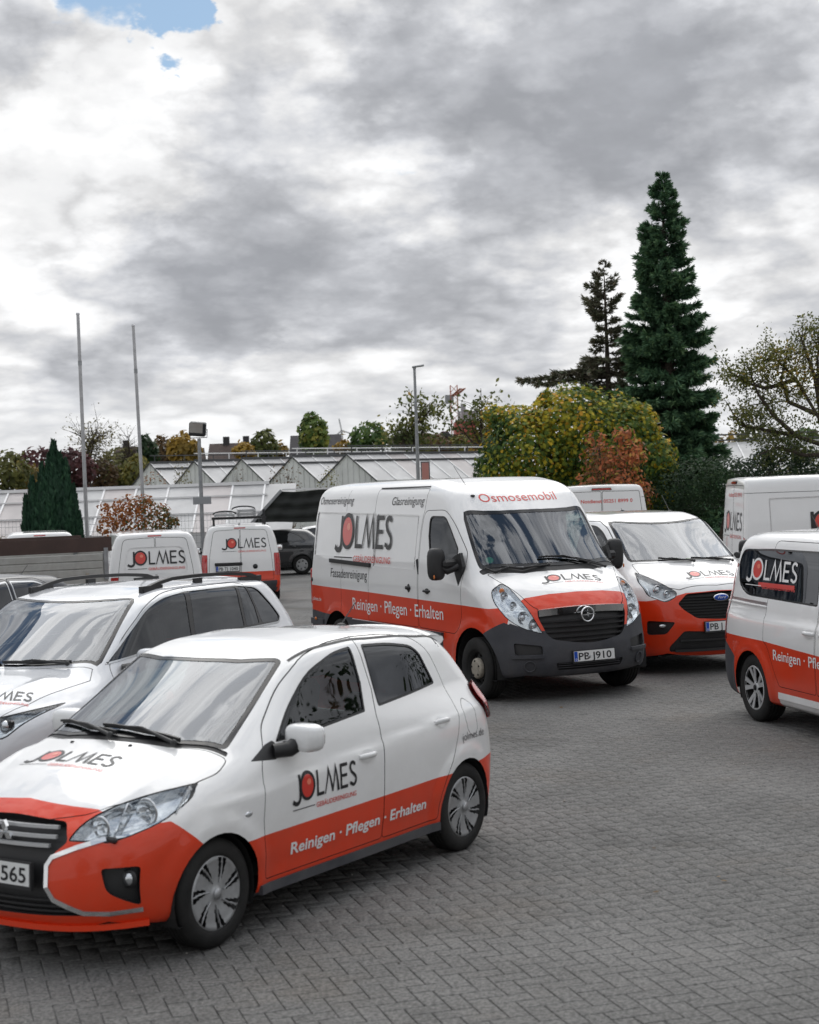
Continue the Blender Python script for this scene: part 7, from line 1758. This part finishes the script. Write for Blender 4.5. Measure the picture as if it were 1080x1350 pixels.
# concrete block paving: herringbone on the right, rows on the left
PA = R(-73); ua = Vector((math.cos(PA), math.sin(PA))); ub = Vector((-ua.y, ua.x)); U = .10; JT = .0042
bed = [(ua * a + ub * b_) for a, b_ in ((-46, -20), (10, -20), (10, 30), (-46, 30))]
def in_yard(x, y): return 4.0 < y < 31.5 and abs(x) < 2.2 + y * .29
cells = []     # (centre x, y, angle flag)
SPLIT = -.55
for i in range(-330, 60):
    for j in range(-150, 170):
        # herringbone: module of 4 cells along each diagonal
        k = (i + j) % 4 if False else (i - j) % 4
        if k == 0: a0, b0, la, lb = i, j, 2, 1
        elif k == 3: a0, b0, la, lb = i, j, 1, 2
        else: continue
        a, b_ = (a0 + la / 2) * U, (b0 + lb / 2) * U
        if b_ < SPLIT: continue
        p = ua * a + ub * b_
        if in_yard(p.x, p.y): cells.append((p.x, p.y, 0 if la == 2 else 1))
for i in range(-165, 30):
    for j in range(-150, int(SPLIT / U)):
        a, b_ = (i * 2 + (j % 2) + 1) * U, (j + .5) * U; p = ua * a + ub * b_
        if in_yard(p.x, p.y): cells.append((p.x, p.y, 0))
print('pavers', len(cells))
def paver_geo(l, w, hgt=.012, ch=.0035):
    a, b_ = l / 2, w / 2
    v = [(-a, -b_, -hgt), (a, -b_, -hgt), (a, b_, -hgt), (-a, b_, -hgt), (-a, -b_, -ch), (a, -b_, -ch), (a, b_, -ch), (-a, b_, -ch), (-a + ch, -b_ + ch, 0), (a - ch, -b_ + ch, 0), (a - ch, b_ - ch, 0), (-a + ch, b_ - ch, 0)]
    f = [(8, 9, 10, 11)] + [(i, (i + 1) % 4, 4 + (i + 1) % 4, 4 + i) for i in range(4)] + [(4 + i, 4 + (i + 1) % 4, 8 + (i + 1) % 4, 8 + i) for i in range(4)]
    return v, f
paving = mesh_obj('paving', [(p.x, p.y, -.0095) for p in [(ua * a + ub * b_) for a, b_ in ((-30.5, -14), (3, -14), (3, 16), (-30.5, 16))]], [(3, 2, 1, 0)], 'joint'); paving['kind'] = 'structure'
pn = paving.data.polygons[0].normal
if pn.z < 0: paving.data.flip_normals()
cells.sort(key=lambda c: (c[0] ** 2 + c[1] ** 2))
def seen(c):
    d = Vector((c[0], c[1], -CAM_H)); fy = d.y * _cp - d.z * _sp; uy = d.y * _sp + d.z * _cp; U_ = CAM_F * d.x / fy; V_ = -CAM_F * uy / fy
    return -560 < U_ < 560 and V_ < 690
pv, pf = paver_geo(.2 - JT, .1 - JT); near_m = []
for k in range(6):
    me = bpy.data.meshes.new('paver'); me.from_pydata(pv, [], pf); me.materials.append(MAT['paver']); a = me.attributes.new('tint', 'FLOAT', 'FACE'); a.data.foreach_set('value', [[.1, .3, .45, .55, .7, .95][k]] * len(pf)); me.update(); near_m.append(me)
rest = []; cnt = 0; worn = lambda x, y: abs((Vector((x, y)) - Vector((-.84, 7.84))).dot(ub)) < .11 and (Vector((x, y)) - Vector((-.84, 7.84))).dot(ua) > -.55
for c in cells:
    if cnt < 300 and seen(c):
        o = bpy.data.objects.new('paver', near_m[5 if worn(c[0], c[1]) else rng.randrange(5)]); o.location = (c[0], c[1], rng.uniform(-.0009, .0007)); o.rotation_euler = (rng.gauss(0, .0025), rng.gauss(0, .0025), PA + (math.pi / 2 if c[2] else 0) + rng.gauss(0, .004)); link(o, paving); cnt += 1
    else: rest.append(c)
n = len(rest); A = np.array(rest); ang = PA + A[:, 2] * math.pi / 2 + nrg.normal(0, .004, n); z = nrg.uniform(-.0009, .0007, n); tl = nrg.normal(0, .0025, (n, 2)); PV = np.array(pv); k = len(pv)
X = PV[None, :, 0]; Yl = PV[None, :, 1]; cs, sn = np.cos(ang)[:, None], np.sin(ang)[:, None]
V = np.stack([A[:, 0:1] + X * cs - Yl * sn, A[:, 1:2] + X * sn + Yl * cs, PV[None, :, 2] + z[:, None] + X * tl[:, :1] + Yl * tl[:, 1:]], 2).reshape(-1, 3)
# follow the fall of the yard
V[:, 2] -= np.maximum(0, V[:, 1] - 22) * .006
FA = (np.array(pf)[None] + (np.arange(n) * k)[:, None, None]).reshape(-1, 4); m = len(FA)
me = bpy.data.meshes.new('paver_field'); me.vertices.add(n * k); me.vertices.foreach_set('co', V.astype(np.float32).ravel()); me.loops.add(m * 4); me.loops.foreach_set('vertex_index', FA.astype(np.int32).ravel())
me.polygons.add(m); me.polygons.foreach_set('loop_start', np.arange(0, m * 4, 4, dtype=np.int32)); me.polygons.foreach_set('loop_total', np.full(m, 4, np.int32)); me.materials.append(MAT['paver'])
a = me.attributes.new('tint', 'FLOAT', 'FACE'); a.data.foreach_set('value', np.repeat(nrg.random(n) * .8, len(pf)).astype(np.float32)); me.update(calc_edges=True)
o = bpy.data.objects.new('paver_field', me); o['kind'] = 'stuff'; link(o, paving)
for vv in paving.data.vertices:
    if vv.co.y > 22: vv.co.z -= (vv.co.y - 22) * .006
# small stones and leaves lying on the paving
b = MB()
for i in range(260):
    y = rng.uniform(6.6, 22); x = rng.uniform(-.3, .3) * y; r = rng.uniform(.003, .008) * (1 + (i % 29 == 0) * .9); b.ball((x, y, r * .4), r, 5, rng.choice([0, 0, 1]), 1, 1, .6)
s_ = b.build('pebbles', [material('stone', (.38, .36, .33), .8), material('stone_dark', (.10, .09, .08), .8)]); tag(s_, kind='stuff')

# ---------------------------------------------------------------- poles
for (px0, pyt, Y, lean, lb) in ((115, 415, 42, -.004, 'taller plain metal flagpole without a flag, left of the other'), (192, 430, 46, -.018, 'slightly leaning metal flagpole behind the autumn shrub')):
    B_ = base_at(px0, Y); zt = zat(px0 - 10, pyt, Y); H_ = zt - B_[2]; root = empty('flagpole', B_, 0, lb, 'flagpole', 'flagpoles')
    b = MB(); b.tube([(0, 0, 0), (lean * H_ * .5, 0, H_ * .5), (lean * H_, 0, H_)], [.055, .05, .042], 12); b.build('pole', ['pole_metal'], root)
    b = MB(); b.lathe([(.05, 0), (.05, .05), (.0, .06)], 12, 'z', (lean * H_, 0, H_)); b.build('cap', ['pole_metal'], root)
    b = MB(); b.lathe([(.053, 0), (.053, .12)], 12, 'z', (lean * H_ * .82, 0, H_ * .82)); b.lathe([(.10, 0), (.10, .04), (.06, .05)], 12, 'z', (0, 0, 0)); b.build('collar', ['galvanised'], root)
Y = 60; B_ = base_at(554, Y); zt = zat(548, 484, Y) - B_[2]; root = empty('street_lamp', B_, 0, 'slim street lamp with a short flat head behind the tall van', 'street lamp')
b = MB(); b.tube([(0, 0, 0), (0, 0, 3), (0, 0, zt)], [.085, .075, .05], 10); b.build('pole', ['galvanised'], root)
b = MB(); b.box((.14, 0, zt + .03), (.46, .16, .07), rot=(0, -.12, 0), bev=.02); b.tube([(0, 0, zt - .08), (0, 0, zt + .03)], .06, 8); b.build('lamp_head', ['galvanised'], root)
Y = 44; B_ = base_at(267, Y); zt = zat(264, 578, Y) - B_[2]; root = empty('floodlight', B_, 0, 'square floodlight on a grey post with a blank plate on it', 'floodlight')
b = MB(); b.tube([(0, 0, 0), (0, 0, zt)], [.06, .05], 10); b.build('post', ['galvanised'], root)
b = MB(); b.box((-.03, 0, zt + .26), (.46, .22, .38), rot=(R(12), R(6), 0), bev=.03); lh = b.build('lamp_housing', ['dark_metal'], root)
b = MB(); b.box((-.055, -.112, zt + .285), (.36, .02, .27), rot=(R(12), R(6), 0)); b.build('lamp_glass', ['lamp_glass'], lh)
b = MB(); b.tube([(-.25, 0, zt + .25), (-.24, 0, zt + .02), (.22, 0, zt + .02), (.23, 0, zt + .25)], .014, 6); b.build('bracket', ['dark_metal'], root)
p = at(266, 660, Y); b = MB(); b.box((p.x - B_[0] + .02, -.07, p.z - B_[2]), (.5, .02, .2)); b.build('plate', [material('grey_plate', (.27, .28, .29), .6)], root)
Y = 55; B_ = base_at(1008, Y); zt = zat(1005, 515, Y) - B_[2]; b = MB(); b.tube([(0, 0, 0), (0, 0, zt)], [.05, .035], 8); o = b.build('post', [material('white_pole', (.6, .6, .6), .6)], None, B_); tag(o, 'thin pale pole standing behind the birch', 'pole')

Y = 59; p = at(561, 622, Y); root = empty('red_panel', (p.x, Y, gz(Y)), 0, 'narrow upright pale red panel beside the street lamp post', 'sign'); material('pale_red', (.50, .22, .19), .5)
b = MB(); b.box((0, 0, p.z - gz(Y)), (.26, .03, .68)); b.build('panel', ['pale_red'], root); b = MB()
for s in (-1, 1): b.box((s * .15, 0, (p.z - gz(Y)) / 2 + .18), (.035, .05, p.z - gz(Y) + .36))
b.box((0, 0, p.z - gz(Y) + .36), (.33, .05, .035)); b.build('panel_frame', ['dark_metal'], root)
g_ = np.random.default_rng(77); n = 46; yy = g_.uniform(7, 34, n); C = np.stack([g_.uniform(-.24, .27, n) * yy, yy, .012 - np.maximum(0, yy - 22) * .006], 1); Xv, Yv = frame(unit(np.stack([g_.normal(0, .25, n), g_.normal(0, .25, n), np.ones(n)], 1)), g_.random(n) * 6.28)
leaf_object('fallen_leaves', C, Xv, Yv, g_.uniform(.03, .06, n), OVAL, g_.random(n), 'brown_leaf', None, 'stuff')
# ---------------------------------------------------------------- mesh fence
def fence(p0, p1, h, label, z0):
    root = empty('mesh_fence', (p0[0], p0[1], z0), math.atan2(p1[1] - p0[1], p1[0] - p0[0]), label, 'fence'); L = math.hypot(p1[0] - p0[0], p1[1] - p0[1]); n = max(1, round(L / 2.5)); w = L / n
    for i in range(n + 1):
        b = MB(); b.box((i * w, .03, h / 2 + .05), (.06, .04, h + .1)); b.build('post', ['dark_metal'], root)
    for i in range(n):
        b = MB()
        for k in range(int(h / .2) + 1): b.box((i * w + w / 2, 0, .05 + k * .2), (w - .06, .012, .009))
        for k in range(int(w / .1)): b.box((i * w + .05 + k * .1, 0, h / 2 + .03), (.006, .006, h))
        b.build('fence_panel', ['galvanised'], root)
a = at(-30, 690, 43.2); c = at(348, 690, 43.2)
fence((a.x, 43.2), (c.x, 43.2), 2.0, 'wire mesh fence with dark posts in front of the low glasshouse', gz(43))

# ---------------------------------------------------------------- glasshouses
material('bar_white', (.72, .72, .72), .5); material('gutter', (.07, .072, .075), .6, .3)
def glass_roof(root, o, along, down, L, S, pw, mats, bar='bar_white'):
    """row of panes from o along a ridge; down = vector down the slope (length S)"""
    al, dn = Vector(along).normalized(), Vector(down).normalized(); n = al.cross(dn).normalized()
    if n.z < 0: n = -n
    k = int(L / pw)
    for i in range(k):
        b = MB(); c = Vector(o) + al * (i * pw + .03); b.prism([(0, 0), (pw - .06, 0), (pw - .06, S), (0, S)], c, al, dn, -n * .02); b.build('roof_pane', [mats[i % len(mats)]], root)
        b = MB(); c = Vector(o) + al * (i * pw - .03) + n * .004; b.prism([(0, 0), (.06, 0), (.06, S), (0, S)], c, al, dn, n * .03); b.build('glazing_bar', [bar], root)
r_ = Vector((math.cos(R(45)), math.sin(R(45)), 0)); st = Vector((math.sin(R(45)), -math.cos(R(45)), 0)); P1 = Vector((at(198, 611, 86).x, 86, 0)); W_ = 3.9
for k in range(5):
    pk = P1 + st * (W_ * k); zr = 4.28 - .04 * k; zv = 2.94 - .02 * k; zg = gz(60); LL = 34 if k == 4 else 16
    root = empty('glasshouse', (pk.x, pk.y, zg), 0, ['smallest and farthest gabled glasshouse, leftmost of the row', 'second gabled glasshouse from the left flagpole', 'gabled glasshouse in the middle of the row', 'second nearest gabled glasshouse of the row', 'nearest gabled glasshouse with the longest white roof, left of the maple'][k], 'glasshouse', 'row of gabled glasshouses')
    zr -= zg; zv -= zg; hw_ = W_ / 2
    b = MB(); q = [(-hw_, 0), (hw_, 0), (hw_, zv), (0, zr), (-hw_, zv)]; b.prism(q, (0, 0, 0), tuple(st), (0, 0, 1), tuple(r_ * .05)); b.build('gable', ['gable_sheet'], root)
    b = MB()
    for t in np.linspace(-.8, .8, 9):
        hh = zr - abs(t) * (zr - zv); b.box(tuple(st * (t * hw_) - r_ * .02 + Vector((0, 0, hh / 2))), (.035, .035, hh - .05), rot=(0, 0, R(-45)))
    b.build('gable_ribs', ['gable_sheet'], root)
    for s in (-1, 1):
        b = MB(); b.strip([tuple(st * (s * hw_) - r_ * .05 + Vector((0, 0, zv))), tuple(-r_ * .05 + Vector((0, 0, zr + .02)))], .06, .05); b.build('gable_edge', ['gutter'], root)
    sl = st * hw_ + Vector((0, 0, zv - zr)); glass_roof(root, (0, 0, zr), tuple(r_), tuple(sl), LL, sl.length, 1.25, ['glazing', 'glazing', 'glazing_pink'])
    sl2 = -st * hw_ + Vector((0, 0, zv - zr)); b = MB(); b.prism([(0, 0), (LL, 0), (LL, sl2.length), (0, sl2.length)], (0, 0, zr), tuple(r_), tuple(sl2.normalized()), (0, 0, -.02)); b.build('back_roof', ['glazing'], root)
    b = MB(); b.strip([(0, 0, zr + .06), tuple(r_ * LL + Vector((0, 0, zr + .06)))], .12, .10); b.build('ridge', ['gutter'], root)
    b = MB(); b.strip([tuple(Vector((0, 0, zr + .42))), tuple(r_ * LL + Vector((0, 0, zr + .42)))], .06, .05)
    for i in range(int(LL / 2)): b.box(tuple(r_ * (i * 2 + .3) + Vector((0, 0, zr + .22))), (.05, .05, .42))
    b.build('vent_rail', ['bar_white' if k % 2 else 'gutter'], root)
    b = MB(); b.strip([tuple(st * .5 + Vector((0, 0, zr - .34 + .06))), tuple(r_ * LL + st * .5 + Vector((0, 0, zr - .34 + .06)))], .12, .08); b.build('purlin', ['gutter'], root)
    b = MB(); b.prism([(0, 0), (LL, 0), (LL, zv), (0, zv)], tuple(st * hw_), tuple(r_), (0, 0, 1), tuple(st * -.05)); b.build('side_wall', ['gable_sheet'], root)
# low glasshouse along the fence
xl, xr = at(-40, 645, 50).x, at(352, 641, 50).x; root = empty('low_glasshouse', (xl, 48.2, gz(48)), 0, 'long low glasshouse roof behind the wire fence', 'glasshouse'); zg = gz(48); zr = 2.70 - zg; zv = 1.30 - zg
glass_roof(root, (0, 2.6, zr), (1, 0, 0), (0, -2.6, zv - zr), xr - xl + 1.0, math.hypot(2.6, zv - zr), 1.02, ['glazing', 'glazing_pink', 'glazing'])
b = MB(); b.box(((xr - xl) / 2, 2.6, zr + .05), (xr - xl, .12, .10)); b.build('ridge', ['bar_white'], root)
for kk, z_ in ((.25, .1), (.62, .1)):
    b = MB(); b.box(((xr - xl) / 2, 2.6 - 2.6 * kk - .02, zr + (zv - zr) * kk + .03), (xr - xl, .05, .04)); b.build('purlin', ['bar_white'], root)
b = MB(); b.box(((xr - xl) / 2, .05, zv / 2), (xr - xl, .06, zv)); b.build('side_wall', ['glazing'], root)
b = MB(); b.prism([(0, 0), (2.6, 0), (2.6, zr - .05), (0, zv - .05)], (-.02, 0, 0), (0, 1, 0), (0, 0, 1), (.06, 0, 0)); b.build('gable', ['gable_sheet'], root)
# dark tarpaulin lean-to at its right end
Y = 47; material('tarp', (.008, .011, .009), .6, var=.3, vscale=2, bump=.3, bscale=8)
p0 = at(334, 690, Y); p1 = at(372, 648, Y); p2 = at(470, 643, Y); p3 = at(470, 690, Y); root = empty('shade_shelter', (p0.x, Y, gz(Y)), 0, 'black shade cloth shelter between the glasshouse and the tall van', 'shelter')
zz = lambda p: p.z - gz(Y)
nx, nz = 26, 22; v = []
for i in range(nx + 1):
    for j in range(nz + 1):
        t = i / nx; s = j / nz; xl_ = (p0.x + (p1.x - p0.x) * s); x = xl_ + (p3.x - xl_) * t; z_ = zz(p0) + (zz(p1) - zz(p0)) * s
        v.append((x - p0.x, .02 * math.sin(s * 5.5 * math.pi + .6 * math.sin(t * 5)) + .02 * math.sin(t * 30), z_ + .02 * math.sin(t * 9 + s * 3)))
o = mesh_obj('shade_cloth', v, [(i * (nz + 1) + j, (i + 1) * (nz + 1) + j, (i + 1) * (nz + 1) + j + 1, i * (nz + 1) + j + 1) for i in range(nx) for j in range(nz)], 'tarp', root, smooth=True)
b = MB(); b.strip([(-.05, -.02, zz(p0)), (p1.x - p0.x - .02, -.02, zz(p1) + .04)], .10, .08); b.build('edge_beam', ['galvanised'], root)
b = MB(); b.box(((p2.x + p1.x) / 2 - p0.x, -.02, zz(p1) + .05), (p2.x - p1.x, .08, .05)); b.build('top_beam', ['bar_white'], root)
for i, x in enumerate((.15, 2.9)):
    b = MB(); b.box((x, .1, zz(p0) / 2), (.09, .09, zz(p0))); b.build('post', ['dark_metal'], root)
for i in range(5):
    b = MB(); s = (i + .6) / 5.4; b.box((1.75 + .25 * s, -.075, zz(p0) + (zz(p1) - zz(p0)) * s), (2.4, .006, .008), rot=(0, -.02, 0)); b.build('cord', ['dark_metal'], root)
# glasshouse seen behind the birch on the right
pR = at(930, 600, 70); root = empty('glasshouse', (pR.x, 70, gz(60)), 0, 'white glasshouse roof with dark gutter behind the birch', 'glasshouse', 'glasshouses')
glass_roof(root, (0, 3, 4.25), (1, 0, 0), (0, -3, -1.4), 16, math.hypot(3, 1.4), 2.0, ['glazing', 'glazing'])
b = MB(); b.box((8, -.02, 1.4), (16, .1, 2.8)); b.build('side_wall', ['glazing'], root)
for z_ in (4.35, 4.6): b = MB(); b.box((8, 3, z_), (16, .1, .07)); b.build('ridge', ['gutter'], root)
b = MB(); b.box((8, -.1, 2.85), (16, .2, .14)); b.build('gutter', ['bar_white'], root)

# ---------------------------------------------------------------- houses, crane, turbine far away
material('roof_tile', (.062, .042, .036), .8, var=.25, vscale=3); material('roof_dark', (.045, .042, .045), .8, var=.2, vscale=3); material('render_wall', (.42, .38, .33), .85, var=.1); material('brick_wall', (.22, .10, .07), .85, var=.2); material('far_red', (.40, .09, .07), .7, var=.1); material('far_grey', (.30, .31, .33), .7); material('far_glass', (.05, .06, .07), .2); material('crane_paint', (.45, .16, .10), .6)
def house(px0, px1, py, Y, label, roof='roof_tile', wall='render_wall', gable=None, ch=0):
    a, c = at(px0, py, Y), at(px1, py, Y); L = c.x - a.x; zr = (a.z + c.z) / 2 - gz(60); ze = zr - 3.2
    root = empty('house', (a.x, Y, gz(60)), 0, label, 'house', 'houses behind the glasshouses')
    b = MB(); b.box((L / 2, 4, ze / 2), (L - .6, 7.4, ze)); b.build('wall', [wall], root)
    b = MB(); b.prism([(-.4, ze - .2), (4, zr), (8.4, ze - .2)], (0, 0, 0), (0, 1, 0), (0, 0, 1), (L, 0, 0)); rf = b.build('roof', [roof], root)
    for k in range(ch):
        b = MB(); b.box((L * (.3 + .35 * k), 4, zr + .1), (.5, .5, .9)); b.build('chimney', ['roof_dark'], rf)
    for k in range(max(2, int(L / 3))):
        b = MB(); b.box((1.2 + k * 3, .28, ze - 1.3), (1.1, .06, 1.2)); w_ = b.build('window', ['far_glass'], root)
    return root
house(140, 192, 587, 135, 'brown roofed house behind the right flagpole', ch=1); house(268, 345, 582, 130, 'long dark roofed house with two chimneys behind the floodlight', ch=2)
house(378, 447, 571, 128, 'dark grey roofed house behind the upright green tree', 'roof_dark'); house(515, 592, 571, 138, 'brown roofed house behind the street lamp', wall='brick_wall'); house(200, 262, 590, 150, 'low brown roofed house behind the golden tree')
p = at(588, 580, 112); root = empty('shed', (p.x, 112, gz(60)), 0, 'small gabled wooden shed below the crane', 'shed'); zt = at(588, 572, 112).z - gz(60); material('shed_wood', (.16, .11, .08), .9, var=.2)
b = MB(); b.prism([(-.9, 0), (.9, 0), (.9, zt - .7), (0, zt), (-.9, zt - .7)], (0, 0, 0), (1, 0, 0), (0, 0, 1), (0, 4, 0)); b.build('wall', ['shed_wood'], root)
for s in (-1, 1): b = MB(); b.strip([(0, -.1, zt + .05), (s * 1.05, -.1, zt - .78)], .3, .1, up=(0, 1, 0)); b.build('roof', ['gutter'], root)
Y = 260; a, c = at(600, 558, Y), at(627, 557, Y); root = empty('factory', (a.x, Y, gz(60)), 0, 'red fronted block with grey roof plant below the crane', 'building')
b = MB(); b.box(((c.x - a.x) / 2, 5, a.z / 2 + .5), (c.x - a.x, 10, a.z)); b.build('wall', ['far_red'], root); b = MB()
b.box((1.6, 5, a.z + 1.8), (.8, .8, 3.6)); b.box((-.1 + 1, 5, a.z + 1.2), (.5, .5, 2.4)); b.build('chimney', ['far_grey'], root)
b = MB(); b.box((2.9, 6, a.z + 1.2), (1.6, 3, 2.4)); b.build('roof_plant', ['far_grey'], root)
Y = 300; p = at(600, 560, Y); q = at(598, 508, Y); root = empty('tower_crane', (p.x, Y, gz(60)), 0, 'small red and white tower crane far away above the trees', 'crane'); z1 = q.z; H2 = z1
def lattice(b, A, B_, w, n):
    A, B_ = Vector(A), Vector(B_); d = (B_ - A).normalized(); s = Vector((1, 0, 0)) if abs(d.x) < .7 else Vector((0, 0, 1)); o2 = Vector((0, 1, 0)); cs = [(s * a_ + o2 * b_) * w / 2 for a_ in (-1, 1) for b_ in (-1, 1)]
    for c_ in cs: b.strip([tuple(A + c_), tuple(B_ + c_)], .16, .16, up=(0, 1, .1))
    for i in range(n):
        t0, t1 = A.lerp(B_, i / n), A.lerp(B_, (i + 1) / n); b.strip([tuple(t0 + cs[0]), tuple(t1 + cs[2])], .10, .10, up=(0, 1, .1)); b.strip([tuple(t0 + cs[2]), tuple(t1 + cs[0])], .10, .10, up=(0, 1, .1))
b = MB(); lattice(b, (0, 0, 0), (0, 0, H2 - gz(60)), 1.3, 16); b.build('mast', ['crane_paint'], root)
zc = at(598, 522, Y).z - gz(60); b = MB(); lattice(b, (0, 0, zc), (at(609, 514, Y).x - p.x, -4, at(609, 514, Y).z - gz(60)), 1.0, 8); b.build('jib', ['crane_paint'], root)
b = MB(); b.box((-.9, 0, zc - .6), (1.6, 1.4, 1.6)); b.build('cabin', ['far_grey'], root)
Y = 800; p = at(451, 582, Y); zt = at(451, 567, Y).z; root = empty('wind_turbine', (p.x, Y, gz(60)), 0, 'tiny white wind turbine on the horizon right of the gabled house', 'wind turbine'); material('turbine', (.6, .6, .62), .6)
b = MB(); b.tube([(0, 0, 0), (0, 0, zt)], [1.1, .6], 8); b.build('tower', ['turbine'], root)
for a_ in (100, 220, 340):
    b = MB(); b.strip([(0, -1, zt), (math.cos(R(a_)) * 6, -1, zt + math.sin(R(a_)) * 6)], .7, .3, up=(0, 1, 0)); b.build('blade', ['turbine'], root)
